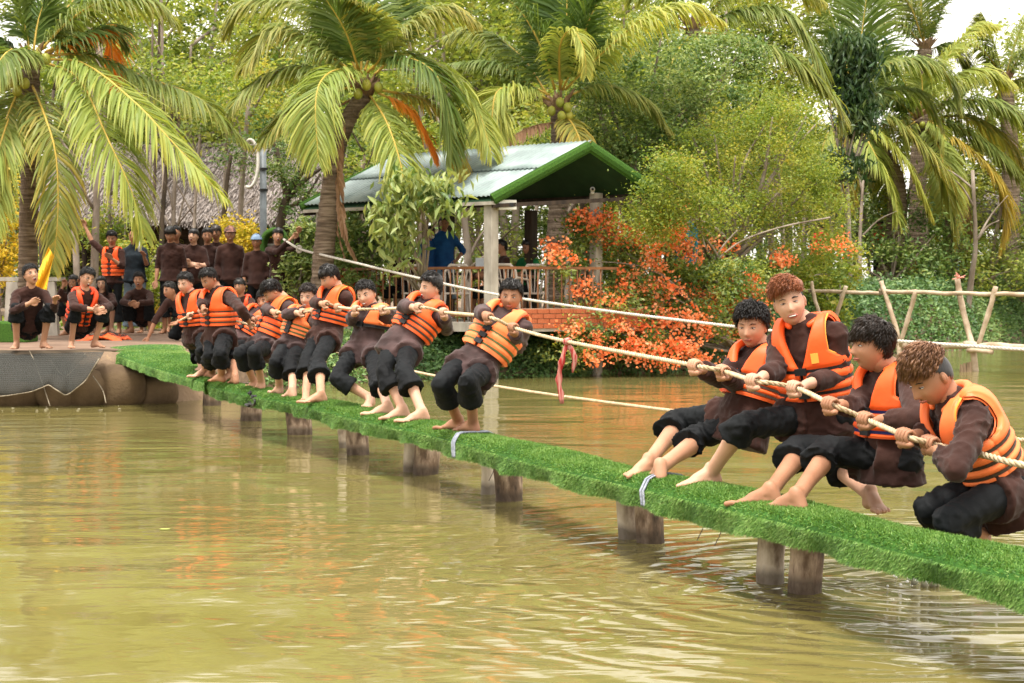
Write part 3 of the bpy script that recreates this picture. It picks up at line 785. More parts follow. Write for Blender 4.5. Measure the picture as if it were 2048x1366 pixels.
# ================================================================ PAVILION ON STILTS
M['concrete'] = mat('grey_concrete', (.30, .27, .23), (.46, .42, .36), rough=.9, scale=7, bump=.4, bscale=40, spec=.15, detail=8, stretch=(1, 1, .4))
M['zinc'] = mat('weathered_zinc', (.15, .195, .19), (.31, .37, .355), rough=.5, scale=2.2, bump=0, spec=.35, detail=6, c3=(.22, .28, .27), stretch=(1, 1, 1))
M['dark_wood'] = mat('dark_wood', (.02, .014, .010), (.055, .036, .024), rough=.8, scale=12, stretch=(1, 1, .15), bump=.4, bscale=30)
M['rail'] = mat('brown_painted_steel', (.15, .055, .016), (.24, .095, .03), rough=.45, scale=8, spec=.4)
M['brick'] = mat('orange_brick', (.34, .085, .035), (.46, .15, .07), rough=.9, scale=9, bump=.4, bscale=50, spec=.1, coord='Generated')
M['mortar'] = mat('mortar', (.34, .22, .15), (.42, .30, .2), rough=.95, scale=20)
M['turf_flat'] = mat('green_turf', (.028, .085, .007), (.06, .15, .013), rough=.9, scale=60, bump=1, bscale=160, bdist=.02)
M['plastic'] = mat('pale_plastic', (.55, .47, .42), (.66, .58, .52), rough=.4, scale=5, spec=.4)
M['white_box'] = mat('white_casing', (.6, .58, .52), rough=.4)
M['black_plastic'] = mat('black_plastic', (.015, .015, .016), rough=.35)
E0 = at(985, 392, 23.6); dU = V((-3.02, 2.6, 0)); wU = V((2.79, 1.33, 0)); RISE = .80
pav = empty('pavilion', E0 * 1 - V((0, 0, E0.z - .0)), 'open stilt pavilion with pale corrugated roof and turf-edged gable', 'pavilion')
def corrug(p0, along, up, n_ribs, thick, off):
    """one corrugated sheet: ribs run in direction `up`, profile along `along`"""
    nrm = along.cross(up).normalized()
    if nrm.z < 0: nrm = -nrm
    n = n_ribs * 6; rows = 5; vs = []; fs = []
    for side in (0, 1):
        for r in range(rows):
            for i in range(n + 1):
                q = p0 + along * (i / n) + up * (r / (rows - 1)) + nrm * (.011 * math.sin(2 * math.pi * i / 6) + off + side * thick)
                vs.append(tuple(q))
    K = rows * (n + 1)
    for r in range(rows - 1):
        for i in range(n):
            a = r * (n + 1) + i; fs.append((a, a + n + 1, a + n + 2, a + 1)); fs.append((K + a, K + a + 1, K + a + n + 2, K + a + n + 1))
    for i in range(n):
        for r in (0, rows - 1): a = r * (n + 1) + i; fs.append((a, a + 1, K + a + 1, K + a))
    for r in range(rows - 1):
        for i in (0, n): a = r * (n + 1) + i; fs.append((a, K + a, K + a + n + 1, a + n + 1))
    return MB().add(vs, fs)
NS = 5; R0 = E0 + wU / 2 + V((0, 0, RISE)); E2 = E0 + wU * .86 + V((0, 0, .18))
for k in range(NS):
    a = dU * (k / NS) - dU * .006; L_ = dU * (1 / NS + .018)
    corrug(E0 + a, L_, R0 - E0, 10, .004, .003 + .004 * (k % 2)).build('roof_sheet', M['zinc'], pav, smooth=True)
    corrug(E2 + a, L_, R0 - E2, 10, .004, .003 + .004 * (k % 2)).build('roof_sheet', M['zinc'], pav, smooth=True)
    corrug(E0 * .5 + R0 * .5 + a + V((0, 0, .02)), L_, (R0 - E0) * .52, 10, .004, .008 + .004 * (k % 2)).build('roof_sheet', M['zinc'], pav, smooth=True)
M['dark_green'] = mat('dark_green_boards', (.012, .045, .018), (.02, .06, .025), rough=.7, scale=6)
for A in (E0, E2):                     # dark lining under the sheets
    n_ = V((0, 0, -.06)); vs = [A + n_, A + dU + n_, R0 + dU + n_, R0 + n_]
    MB().add([tuple(p) for p in vs] + [tuple(p - V((0, 0, .02))) for p in vs], [(0, 1, 2, 3), (7, 6, 5, 4), (0, 4, 5, 1), (1, 5, 6, 2), (2, 6, 7, 3), (3, 7, 4, 0)]).build('ceiling_board', M['dark_green'], pav)
for nm, (p, q) in {'a': (E0, R0), 'b': (E2, R0), 'c': (E0 + dU, R0 + dU), 'd': (E2 + dU, R0 + dU)}.items():
    t = MB(); f_ = (-dU.normalized()) * (1 if nm in 'ab' else -1) * .03
    side = V((0, 0, 1)); ax = (q - p).normalized()
    pts = [p + f_ - ax * .03 + V((0, 0, -.035)), q + f_ + V((0, 0, -.035))]
    t.tube(pts, .085, n=4, ry=.035, side=V((0, 0, 1)), tw=0); t2 = t
    t2.tube([pts[0], pts[1]], [.075, .075], n=8, ry=.05, side=V((0, 0, 1)))
    t2.build('turf_trim', M['turf_flat'], pav)
MB().tube([E0 + V((0, 0, -.10)) - dU * .01, E0 + dU + V((0, 0, -.10))], .035, n=4, side=V((0, 0, 1)), tw=.785).build('eave_beam', M['concrete'], pav)
MB().tube([E2 + V((0, 0, -.10)), E2 + dU + V((0, 0, -.10))], .035, n=4, side=V((0, 0, 1)), tw=.785).build('eave_beam', M['dark_wood'], pav)
for q in (0, .5, 1):
    MB().tube([E0 + dU * q + V((0, 0, -.14)), E2 + dU * q + V((0, 0, -.14))], .04, n=4, side=V((0, 0, 1)), tw=.785).build('tie_beam', M['dark_wood'], pav)
FZ = .82; O = V((-.30, 23.75, 0)); du = dU.normalized(); wu = wU.normalized(); DL, WL = 3.55, 2.15
def post(p, w_, z0, z1, m_):
    b_ = MB(); R = Matrix.Rotation(math.atan2(du.y, du.x), 3, 'Z')
    b_.box(V((p.x, p.y, (z0 + z1) / 2)), w_, w_, z1 - z0, R); o = b_.build('post', m_, pav)
    bv = o.modifiers.new('b', 'BEVEL'); bv.width = .012; bv.segments = 2; return o
post(O, .155, -.8, E0.z - .08, M['concrete']); post(O + du * DL, .15, -.8, E0.z - .08, M['concrete'])
rp = at(1192, 500, 25.05); post(V((rp.x, rp.y, 0)), .15, -.8, at(1192, 386, 25.05).z, M['concrete'])
for q in ((.5, 1), (.97, .95)): pp = O + du * DL * q[0] + wu * WL * q[1]; post(pp, .15, -.8, E0.z - .1, M['dark_wood'])
pp = at(893, 500, 27.2); post(V((pp.x, pp.y, 0)), .2, .3, 2.7, M['dark_wood'])
fl = MB(); c0 = O - du * .12 - wu * .12; cs = [c0, c0 + du * (DL + .3), c0 + du * (DL + .3) + wu * (WL + .3), c0 + wu * (WL + .3)]
vs = [tuple(V((p.x, p.y, FZ - .13))) for p in cs] + [tuple(V((p.x, p.y, FZ))) for p in cs]
fl.add(vs, [(3, 2, 1, 0), (4, 5, 6, 7), (0, 1, 5, 4), (1, 2, 6, 5), (2, 3, 7, 6), (3, 0, 4, 7)]); fl.build('floor_slab', M['concrete'], pav)
# railings
RZ = 1.615
def railing(a, b_, step):
    L_ = (b_ - a).length; d_ = (b_ - a) / L_
    MB().tube([a + V((0, 0, RZ)), b_ + V((0, 0, RZ))], .028, n=4, side=V((0, 0, 1)), tw=.785).build('top_rail', M['rail'], pav)
    MB().tube([a + V((0, 0, FZ + .10)), b_ + V((0, 0, FZ + .10))], .018, n=4, side=V((0, 0, 1)), tw=.785).build('bottom_rail', M['rail'], pav)
    me = MB().tube([V((0, 0, FZ + .005)), V((0, 0, RZ - .02))], .0115, n=6).mesh('baluster', True); me.materials.append(M['rail'])
    for i in range(1, int(L_ / step)):
        p = a + d_ * step * i; o = bpy.data.objects.new('baluster', me); C.objects.link(o); o.parent = pav; o.location = p - pav.location
railing(O + du * .10, O + du * (DL - .08), .14); railing(O + wu * .10, O + wu * (WL - .1), .13); railing(O + du * DL + wu * .1, O + du * DL + wu * WL, .16)
# brick upstand, right of the front post, each brick its own
bw = empty('brick_upstand', pav.location); bw.parent = pav; bw.location = (0, 0, 0)
cb = MB(); p0 = O - du * .10 + wu * .14; q0 = p0 + wu * 2.3
cb.box((p0 + q0) / 2 + V((0, 0, .88)) + du * .03, 2.3, .07, .29, Matrix.Rotation(math.atan2(wu.y, wu.x), 3, 'Z'))
def up2(o): o.parent = bw; o.location = -pav.location
o = cb.build('mortar_bed', M['mortar']); up2(o)
Rw = Matrix.Rotation(math.atan2(wu.y, wu.x), 3, 'Z')
bme = MB().box((0, 0, 0), .188, .05, .062, Rw, jit=.002).mesh('brick'); bme.materials.append(M['brick'])
for r in range(4):
    for k in range(12):
        if r % 2 and k == 11: continue
        c = p0 + wu * (.10 + .197 * k + (.098 if r % 2 else 0)) + V((0, 0, .768 + .072 * r)) - du * (.012 + random.uniform(0, .004))
        o = bpy.data.objects.new('brick', bme); C.objects.link(o); o.parent = bw; o.location = c - pav.location
# lamp / camera on the right post, speaker box under the eave
cm = MB(); cc = at(1185, 379, 24.95); cm.tube([cc + V((.0, 0, -.03)), cc + V((0, 0, -.07))], .03, n=10); cm.tube([cc + V((0, -.03, 0)), cc + V((0, .04, .01))], .038, n=14, round_=True); cm.tube([cc + V((0, -.068, 0)), cc + V((0, -.06, 0))], .02, n=12, mat=1)
tag(cm.build('security_camera', [M['white_box'], M['black_plastic']], smooth=True), 'small white security camera on the concrete post under the gable', 'camera')
sb = MB(); cc = at(1013, 410, 23.75); R = Matrix.Rotation(.3, 3, 'Z'); sb.box(cc, .27, .12, .14, R); sb.box(cc + V((-.07, -.063, 0)), .06, .01, .06, R, 1); sb.box(cc + V((.07, -.04, 0)), .06, .03, .06, R, 1)
o = sb.build('speaker_box', [M['white_box'], M['black_plastic']]); o.modifiers.new('b', 'BEVEL').width = .01; tag(o, 'beige speaker box fixed to the front concrete post below the eave', 'speaker')
# plastic chairs
def chair(loc, rz, label):
    t = empty('plastic_chair', loc, label, 'chair', 'plastic chairs inside the pavilion'); t.rotation_euler = (0, 0, rz)
    def pt(name, mb_): o = mb_.build(name, M['plastic'], smooth=False); o.parent = t; o.location = (0, 0, 0); o.rotation_euler = (0, 0, 0); o.modifiers.new('b', 'BEVEL').width = .006; return o
    pt('seat', MB().box((0, 0, .42), .44, .42, .03))
    for x in (-.19, .19):
        for y in (-.18, .18): pt('leg', MB().tube([(x, y, .42), (x * 1.15, y * 1.2, 0)], [.028, .018], n=6))
        pt('armrest', MB().tube([(x * 1.1, -.17, .42), (x * 1.15, -.16, .62), (x * 1.1, .2, .66)], .02, n=6))
    for k in range(5): x = -.13 + .065 * k; pt('back_slat', MB().tube([(x * .6, .19, .43), (x * 1.2, .24, .82)], .013, n=5, ry=.007))
    pt('top_rail', MB().tube([(-.2, .22, .74), (-.12, .245, .85), (.12, .245, .85), (.2, .22, .74)], .024, n=6))
    pt('back_post', MB().tube([(-.2, .19, .42), (-.2, .22, .74)], .022, n=6)); pt('back_post', MB().tube([(.2, .19, .42), (.2, .22, .74)], .022, n=6))
def on_floor(px, Y): p = at(px, 560, Y); return V((p.x, p.y, FZ))
chair(on_floor(838, 25.6), 2.9, 'plastic chair farthest left behind the brown railing')
chair(on_floor(912, 25.2), 3.3, 'plastic chair behind the railing, below the man in dark blue')
chair(on_floor(1024, 24.7), 2.6, 'plastic chair close to the right of the front concrete post')
chair(on_floor(1062, 25.2), 3.4, 'plastic chair behind the railing near the flowering bush')
tb = empty('table', on_floor(985, 26.0), 'dark table with papers inside the pavilion', 'table')
def tpart(n_, mb_): o = mb_.build(n_, M['dark_wood']); o.parent = tb; o.location = (0, 0, 0)
tpart('tabletop', MB().box((0, 0, .72), 1.5, .8, .04)); [tpart('leg', MB().box((x, y, .35), .06, .06, .70)) for x in (-.68, .68) for y in (-.34, .34)]
cardb = MB().box(on_floor(962, 25.75) + V((0, 0, .90)), .17, .02, .14, Matrix.Rotation(-.2, 3, 'X')); tag(cardb.build('white_card', mat('white_card', (.7, .74, .8), rough=.6)), 'pale sheet standing on the table left of the front post', 'paper')
pc = mat('patterned_cloth', (.45, .03, .02), (.6, .16, .03), rough=.8, scale=30, fac=(.45, .55), c3=(.12, .05, .02))
tag(MB().box(at(725, 570, 26.2), .72, .05, .33, Matrix.Rotation(.05, 3, 'Z')).build('hanging_cloth', pc), 'red and orange patterned cloth hung low left of the pavilion', 'cloth')

# ================================================================ THATCHED HUTS
M['thatch'] = leaf_mat('grey_thatch', [(.07, .052, .042), (.13, .105, .09), (.21, .175, .155), (.29, .25, .23), (.34, .30, .28)], transl=0.02, rough=.95, spec=.05)
M['hut_wall'] = mat('dark_bamboo', (.025, .017, .012), (.085, .058, .04), rough=.9, scale=6, stretch=(.4, 1, 8), bump=.4, bscale=12)
def thatch(name, x0, x1, Ye, ze, Yr, zr, n, parent, seed=0):
    r = np.random.default_rng(seed); u_ = r.uniform(0, 1, n); v_ = r.uniform(-.02, 1, n) 
    X = x0 + (x1 - x0) * u_; Y = Ye + (Yr - Ye) * v_; Z = ze + (zr - ze) * v_ + r.normal(0, .02, n)
    sl = np.array([0, Ye - Yr, ze - zr]); sl = sl / np.linalg.norm(sl); L_ = r.uniform(.22, .5, n)
    d = sl + r.normal(0, .09, (n, 3)); p = np.stack([X, Y, Z], 1); nn = np.array([0, -(zr - ze), -(Ye - Yr)]); nn = nn / np.linalg.norm(nn) * np.sign(nn[2]); 
    w = np.cross(d, nn) + r.normal(0, .2, (n, 3)); w /= np.linalg.norm(w, axis=1)[:, None]; w *= r.uniform(.006, .014, n)[:, None]
    tip = p + d * L_[:, None] + nn * r.uniform(.0, .04, n)[:, None]
    Vv = np.stack([p - w, p + w, tip + w * .5, tip - w * .5], 1).reshape(-1, 3); F = np.arange(4 * n).reshape(-1, 4)
    me = np_mesh(name, Vv, F, np.repeat(r.uniform(0, 1, n) ** 1.2, 4)); o = link('thatch', me, parent, M['thatch']); tag(o, kind='stuff')
    base = MB().add([(x0, Ye + .1, ze - .02), (x1, Ye + .1, ze - .02), (x1, Yr, zr - .04), (x0, Yr, zr - .04), (x0, Ye + .1, ze - .16), (x1, Ye + .1, ze - .16), (x1, Yr, zr - .2), (x0, Yr, zr - .2)],
        [(0, 1, 2, 3), (7, 6, 5, 4), (0, 4, 5, 1), (3, 2, 6, 7), (0, 3, 7, 4), (1, 5, 6, 2)]).build('roof_base', mat('thatch_base', (.08, .06, .05), (.16, .13, .11), rough=1, scale=12), parent)
h1 = empty('thatched_hut', at(350, 560, 37) * 1, 'long dark hut under grey palm thatch behind the standing boys', 'hut'); hx0, hx1 = at(60, 500, 36).x, at(668, 500, 36).x
thatch('thatch', hx0, hx1, 35.6, 2.85, 39.2, 4.75, 42000, h1, 3)
wl_ = MB(); wl_.box(((hx0 + hx1) / 2, 36.9, 1.7), hx1 - hx0 - .4, .08, 2.2); wl_.build('back_wall', M['hut_wall'], h1)
for k in range(9): MB().box(((hx0 + hx1) / 2 + random.uniform(-.05, .05), 36.84, .95 + .2 * k), hx1 - hx0 - .5, .05, .06).build('wall_pole', M['hut_wall'], h1)
for k in range(8): x = hx0 + .3 + (hx1 - hx0 - .6) * k / 7; MB().tube([(x, 36.1, .3), (x, 36.1, 2.9)], .06, n=8).build('post', M['dark_wood'], h1)
MB().tube([(hx0, 35.95, 2.74), (hx1, 35.95, 2.74)], .05, n=8).build('eave_pole', M['dark_wood'], h1)
h2 = empty('thatched_hut', at(1990, 560, 46), 'low hut roof behind the palms at the right edge', 'hut'); hx0, hx1 = at(1865, 500, 46).x, at(2260, 500, 46).x
thatch('thatch', hx0, hx1, 45.6, 3.15, 48, 4.1, 7000, h2, 4)
for k in range(4): x = hx0 + .5 + 1.7 * k; MB().tube([(x, 46.3, .6), (x, 46.3, 3.2)], .09, n=8).build('post', M['dark_wood'], h2)
MB().box(((hx0 + hx1) / 2, 45.9, 3.02), hx1 - hx0, .1, .14).build('eave_pole', M['dark_wood'], h2)

# ================================================================ BANK: mat, net, bench, loose things
M['tarp'] = mat('brown_tarpaulin', (.135, .082, .055), (.215, .14, .098), rough=.75, scale=1.6, bump=.5, bscale=7, spec=.25, detail=7, bdist=.03)
M['sack_cloth'] = mat('muddy_sheeting', (.045, .034, .022), (.125, .09, .055), rough=.8, scale=1.7, bump=.5, bscale=12, spec=.2, detail=8, bdist=.02, c3=(.08, .058, .037))
pts = [(-120, 702), (60, 703), (205, 701), (372, 696), (430, 690), (486, 668), (420, 655), (300, 652), (170, 652), (60, 655), (-120, 664)]
from mathutils.geometry import tessellate_polygon
base = [at_z(x, y, .588) for x, y in pts]
b_ = MB(); n_ = len(base); bot = [p - V((0, 0, .012)) for p in base]
b_.add([tuple(p) for p in base + bot], [tuple(t) for t in tessellate_polygon([base])] + [tuple(n_ + i for i in t[::-1]) for t in tessellate_polygon([bot])] + [(i, (i + 1) % n_, n_ + (i + 1) % n_, n_ + i) for i in range(n_)])
tag(b_.build('ground_sheet', M['tarp']), 'brown tarpaulin spread flat on the bank under the spectators', 'tarpaulin')
for a_, c_ in (((250, 655), (400, 690)), ((60, 672), (260, 664))):
    pass
# the sheet hangs over the edge of the clay bank down to the water
edge = [(-140, 702), (-20, 702), (60, 703), (130, 702), (203, 701)]; low = [(-140, 812), (-20, 812), (60, 812), (130, 812), (262, 808)]
vs = []; nI, nJ = 90, 18
for i in range(nI + 1):
    t = i / nI * (len(edge) - 1); k = min(int(t), len(edge) - 2); q = t - k
    e_ = at_z(edge[k][0] * (1 - q) + edge[k + 1][0] * q, edge[k][1] * (1 - q) + edge[k + 1][1] * q, .588); w_ = at_z(low[k][0] * (1 - q) + low[k + 1][0] * q, low[k][1] * (1 - q) + low[k + 1][1] * q, -.03)
    for j in range(nJ + 1):
        v_ = j / nJ; p = e_.lerp(w_, v_); p = e_.lerp(w_, v_ ** .6); p.z = e_.z + .012 - (e_.z + .05) * v_ ** 1.7 ; x_ = p.x; vs.append([p.x, p.y, p.z])
A_ = np.array(vs); q_ = pnoise(A_ * 2.6, 3); vj = np.tile(np.arange(nJ + 1) / nJ, nI + 1); env = np.sin(vj * math.pi * .9) ; A_[:, 1] -= env * (.10 * np.abs(q_) + .05 * pnoise(A_ * 7, 8) + .12 * np.clip(np.sin(A_[:, 0] * 4.2 + 1.5 * q_), 0, 1) * vj); A_[:, 2] += env * .05 * pnoise(A_ * 4, 12)
o = MB().add([tuple(x) for x in A_], [(i * (nJ + 1) + j, i * (nJ + 1) + j + 1, (i + 1) * (nJ + 1) + j + 1, (i + 1) * (nJ + 1) + j) for i in range(nI) for j in range(nJ)]).build('bank_sheet', M['sack_cloth'], smooth=True); o.modifiers.new('s', 'SOLIDIFY').thickness = .01
tag(o, 'muddy brown sheeting hanging down the bank to the waterline', 'sheeting')
m, nt, b = new_mat('fishing_net'); N = nt.nodes; L = nt.links
b.inputs['Base Color'].default_value = (.032, .032, .026, 1); b.inputs['Roughness'].default_value = .9
uvm = N.new('ShaderNodeTexCoord'); ck = N.new('ShaderNodeTexBrick')
for k_, v_ in (('Scale', 26.0), ('Mortar Size', .035), ('Brick Width', .5), ('Row Height', .5)): ck.inputs[k_].default_value = v_
mp = N.new('ShaderNodeMapping'); mp.inputs['Rotation'].default_value = (math.pi / 2, 0, 0); L.new(uvm.outputs['Object'], mp.inputs[0]); L.new(mp.outputs[0], ck.inputs['Vector'])
ck.inputs['Color1'].default_value = (0, 0, 0, 1); ck.inputs['Color2'].default_value = (0, 0, 0, 1); ck.inputs['Mortar'].default_value = (1, 1, 1, 1)
mxr = N.new('ShaderNodeMapRange'); mxr.inputs[3].default_value = .42; mxr.inputs[4].default_value = 1; L.new(ck.outputs['Color'], mxr.inputs[0]); L.new(mxr.outputs[0], b.inputs['Alpha']); M['net'] = m
topn = [(-60, 706), (20, 706), (60, 706), (110, 706), (150, 705), (180, 704), (208, 703)]; botn = [(-60, 795), (10, 792), (62, 784), (98, 770), (134, 792), (172, 762), (200, 716)]
nn_ = 40; mm2 = 14; vs = []
for i in range(nn_ + 1):
    t = i / nn_ * (len(topn) - 1); k = min(int(t), len(topn) - 2); q = t - k
    tx, ty_ = [topn[k][j] * (1 - q) + topn[k + 1][j] * q for j in (0, 1)]; bx_, by_ = [botn[k][j] * (1 - q) + botn[k + 1][j] * q for j in (0, 1)]
    for j in range(mm2 + 1):
        v_ = j / mm2; p = at(tx * (1 - v_) + bx_ * v_, ty_ * (1 - v_) + by_ * v_, 19.08 - .92 * math.sin(v_ * 1.57) + .035 * math.sin(i * .9 + 2 * v_) * v_); vs.append(tuple(p))
net = MB().add(vs, [(i * (mm2 + 1) + j, i * (mm2 + 1) + j + 1, (i + 1) * (mm2 + 1) + j + 1, (i + 1) * (mm2 + 1) + j) for i in range(nn_) for j in range(mm2)])
no = net.build('fishing_net', M['net'], smooth=True); no.modifiers.new('s', 'SOLIDIFY').thickness = .006; tag(no, 'dark fishing net draped down the clay bank below the squatting boys', 'net')
M['old_rope'] = mat('old_rope', (.16, .13, .09), (.3, .25, .18), rough=.9, scale=40, bump=.6, bscale=90)
rp_ = smooth_path([V(vs[i * (mm2 + 1) + mm2]) + V((0, -.02, 0)) for i in range(0, nn_ + 1, 2)], 3); o = MB().tube(rp_, .007, n=6).build('hem_rope', M['old_rope'], no, smooth=True)
for a_ in ([(58, 700), (70, 725), (86, 770), (100, 812)], [(100, 720), (128, 752), (150, 735), (170, 708)], [(186, 752), (205, 780), (212, 806)]):
    MB().tube(smooth_path([at(x, y, 18.12 + 1.0 * (1 - (y - 700) / 110) ** 1.5 if y < 810 else 18.1) for x, y in a_], 5), .006, n=6).build('net_cord', M['old_rope'], no, smooth=True)
# clay-filled sacks along the waterline
M['sack'] = mat('muddy_sack', (.07, .045, .026), (.155, .105, .06), rough=.85, scale=3, bump=.6, bscale=30, spec=.15, detail=8)
def sack(px, py, Y, rx, rz, lab, tilt=0):
    b_ = MB(); b_.ball((0, 0, 0), (rx, .22, rz), None, 22, 16); me = b_.mesh('s', True); a, n = get_np(me)
    a = a * (1 + .10 * pnoise(a * 5 + px, int(px)))[:, None]; a[:, 2] = np.sign(a[:, 2]) * rz * (np.abs(a[:, 2] / rz)) ** .7; set_np(me, a)
    o = link('mud_sack', me, None, M['sack'], loc=at(px, py, Y)); o.rotation_euler = (0, tilt, random.uniform(-.2, .2)); tag(o, lab, 'sack', 'muddy sacks holding up the bank')
sack(30, 792, 18.66, .36, .17, 'mud sack at the waterline by the left edge'); sack(112, 788, 18.64, .26, .20, 'upright mud sack under the middle of the net', .4)
sack(168, 782, 18.7, .30, .24, 'big mud sack under the right end of the net', -.2); sack(232, 776, 18.8, .36, .27, 'mud sack beside the root of the turf walkway'); sack(-40, 786, 18.6, .3, .2, 'mud sack leaving the left edge'); sack(300, 786, 19.0, .34, .20, 'low mud sack in shade under the turf walkway')
# bench with two slanted legs
bn = empty('stone_bench', at(62, 600, 25.5), 'pale concrete bench behind the coconut trunk on the left', 'bench')
for px_ in (26, 100): c = at(px_, 590, 25.5); MB().tube([V((c.x, c.y, .55)), V((c.x, c.y, 1.42))], [.19, .12], n=4, ry=[.10, .08], tw=.785, side=V((1, 0, 0))).build('leg', M['concrete'], bn)
c = at(62, 557, 25.6); MB().box((c.x, c.y + .05, 1.46), .95, .36, .06).build('seat', M['concrete'], bn)
# loose life vests on the ground
def rag(name, px, py, z, sx, sy, h, m_, lab, cat, seed, straps=True):
    c = at_z(px, py, z); n = 26; vs = []; r = random.Random(seed)
    P = []
    for i in range(n + 1):
        for j in range(n + 1):
            u_, v_ = i / n * 2 - 1, j / n * 2 - 1; R_ = 1 + .22 * math.sin(3 * math.atan2(v_, u_) + seed) + .1 * math.sin(5 * math.atan2(v_, u_))
            P.append((u_ * sx * R_, v_ * sy * R_, 0))
    P = np.array(P); q = pnoise(P * 7 + seed, seed); P[:, 2] = h * np.clip(1 - (np.abs(P[:, 0]) / sx / 1.1) ** 3, 0, 1) * np.clip(1 - (np.abs(P[:, 1]) / sy / 1.1) ** 3, 0, 1) * (.6 + .5 * q) + .004
    b_ = MB().add([tuple(x) for x in P], [(i * (n + 1) + j, (i + 1) * (n + 1) + j, (i + 1) * (n + 1) + j + 1, i * (n + 1) + j + 1) for i in range(n) for j in range(n)])
    o = b_.build(name, m_, smooth=True, loc=c); s_ = o.modifiers.new('s', 'SOLIDIFY'); s_.thickness = .03; s_.offset = -1; tag(o, lab, cat)
    if straps:
        for k in range(3):
            y = (-.45 + .4 * k) * sy; pts = []
            for i in range(12):
                x = (-.8 + 1.6 * i / 11) * sx; kk = int((x / sx + 1) / 2 * n) * (n + 1) + int((y / sy + 1) / 2 * n); pts.append((x, y, P[min(kk, len(P) - 1), 2] + .014))
            o2 = MB().tube(pts, .014, n=4, ry=.004, side=V((0, 1, 0))).build('strap', M['web_black']); o2.parent = o; o2.location = (0, 0, 0)
rag('loose_life_vest', 206, 680, .59, .26, .20, .16, M['vest'], 'crumpled orange life vest lying on the tarpaulin, nearer the squatting boy', 'life vest', 3)
rag('loose_life_vest', 234, 679, .59, .17, .16, .12, M['vest'], 'orange life vest spread flat on the tarpaulin at the right of the heap', 'life vest', 8)
tf = MB(); p = at(15, 630, 22.5); tf.box((p.x - .3, p.y, .72), 1.3, .5, .30); o = tf.build('turf_block', M['turf_flat']); o.modifiers.new('b', 'BEVEL').width = .03; tag(o, 'green turf-covered step at the left edge', 'step')
# lamp pole with round white dish
po = empty('utility_pole', at(527, 560, 29), 'grey metal pole standing behind the watching group', 'pole'); p = at(527, 500, 29)
MB().tube([V((p.x, p.y, .4)), V((p.x, p.y, at(524, 288, 29).z))], [.068, .058], n=14).build('shaft', mat('grey_steel', (.09, .10, .11), (.15, .17, .18), rough=.5, scale=6), po, smooth=True)
for yy in (338, 380): c = at(527, yy, 29); MB().tube([c + V((0, 0, -.02)), c + V((0, 0, .02))], .078, n=14).build('clamp', M['black_plastic'], po)
ring = MB(); cR = at(500, 328, 28.9); pts = [cR + V((math.cos(a) * .15, .10 * math.sin(a) - .05, math.sin(a) * .42)) for a in np.linspace(-1.9, 1.95, 18)]
ring.tube(pts, [.03] + [.052] * 16 + [.03], n=8, ry=.03); ring.tube([pts[12], at(525, 296, 29)], .01, n=5); o = ring.build('life_ring', mat('dull_white_ring', (.38, .35, .30), (.5, .48, .42), rough=.5, scale=10), smooth=True); tag(o, 'dull white curved ring hung on the grey pole behind a palm leaf', 'ring')
# anchor post under draped turf
ap = empty('anchor_post', at_z(546, 655, .62), 'concrete anchor post hooded with green turf where the upper rope is tied', 'post'); c = at(546, 500, 27.3)
MB().box((c.x + .02, c.y, 1.30), .30, .24, 1.5).build('concrete_block', M['concrete'], ap).modifiers.new('b', 'BEVEL').width = .03
hood = [at(x, y, 27.05) for x, y in ((529, 512), (527, 490), (532, 472), (545, 463), (560, 464), (568, 474), (570, 490))]
MB().tube(smooth_path(hood, 5), .065, n=10, ry=.16, side=V((1, 0, 0))).build('turf_hood', M['turf_flat'], ap, smooth=True)
# yellow flag
fl_ = MB(); P0_ = [(98, 496), (106, 518), (100, 536), (88, 545), (88, 600), (60, 585), (72, 540)]
b3 = [at(x, y, 21.5 + .05 * math.sin(i * 2)) for i, (x, y) in enumerate(P0_)]; 
for i in range(15):
    for j in range(9):
        u_, v_ = j / 8, i / 14; xa, ya = 97 - 36 * v_, 494 + 95 * v_; xb, yb = 108 - 16 * v_ - 3 * math.sin(v_ * 3), 512 + 92 * v_; b4 = at(xa * (1 - u_) + xb * u_, ya * (1 - u_) + yb * u_, 21.3 + .06 * math.sin(u_ * 8 + v_ * 5)); fl_.add([tuple(b4)], [])
fl_.f = [(i * 9 + j, i * 9 + j + 1, (i + 1) * 9 + j + 1, (i + 1) * 9 + j) for i in range(14) for j in range(8)]; fl_.m = [0] * len(fl_.f); o = fl_.build('yellow_flag', mat('yellow_cloth', (.72, .40, .02), (.80, .48, .03), rough=.7, scale=5)); o.modifiers.new('so', 'SOLIDIFY').thickness = .006; tag(o, 'yellow flag held up in front of the coconut trunk', 'flag')
MB().tube([at(96, 500, 21.52), at(92, 610, 21.52)], .012, n=6).build('staff', M['dark_wood'], o)
# blue tarp among the trunks
bl = MB().box(at(1374, 482, 26.0), .34, .04, .66, Matrix.Rotation(.12, 3, 'Y'), jit=.04); o = bl.build('blue_cloth', mat('blue_cloth', (.02, .20, .33), (.04, .30, .45), rough=.7, scale=4)); tag(o, 'blue cloth hanging between trunks behind the flowering bush', 'cloth')

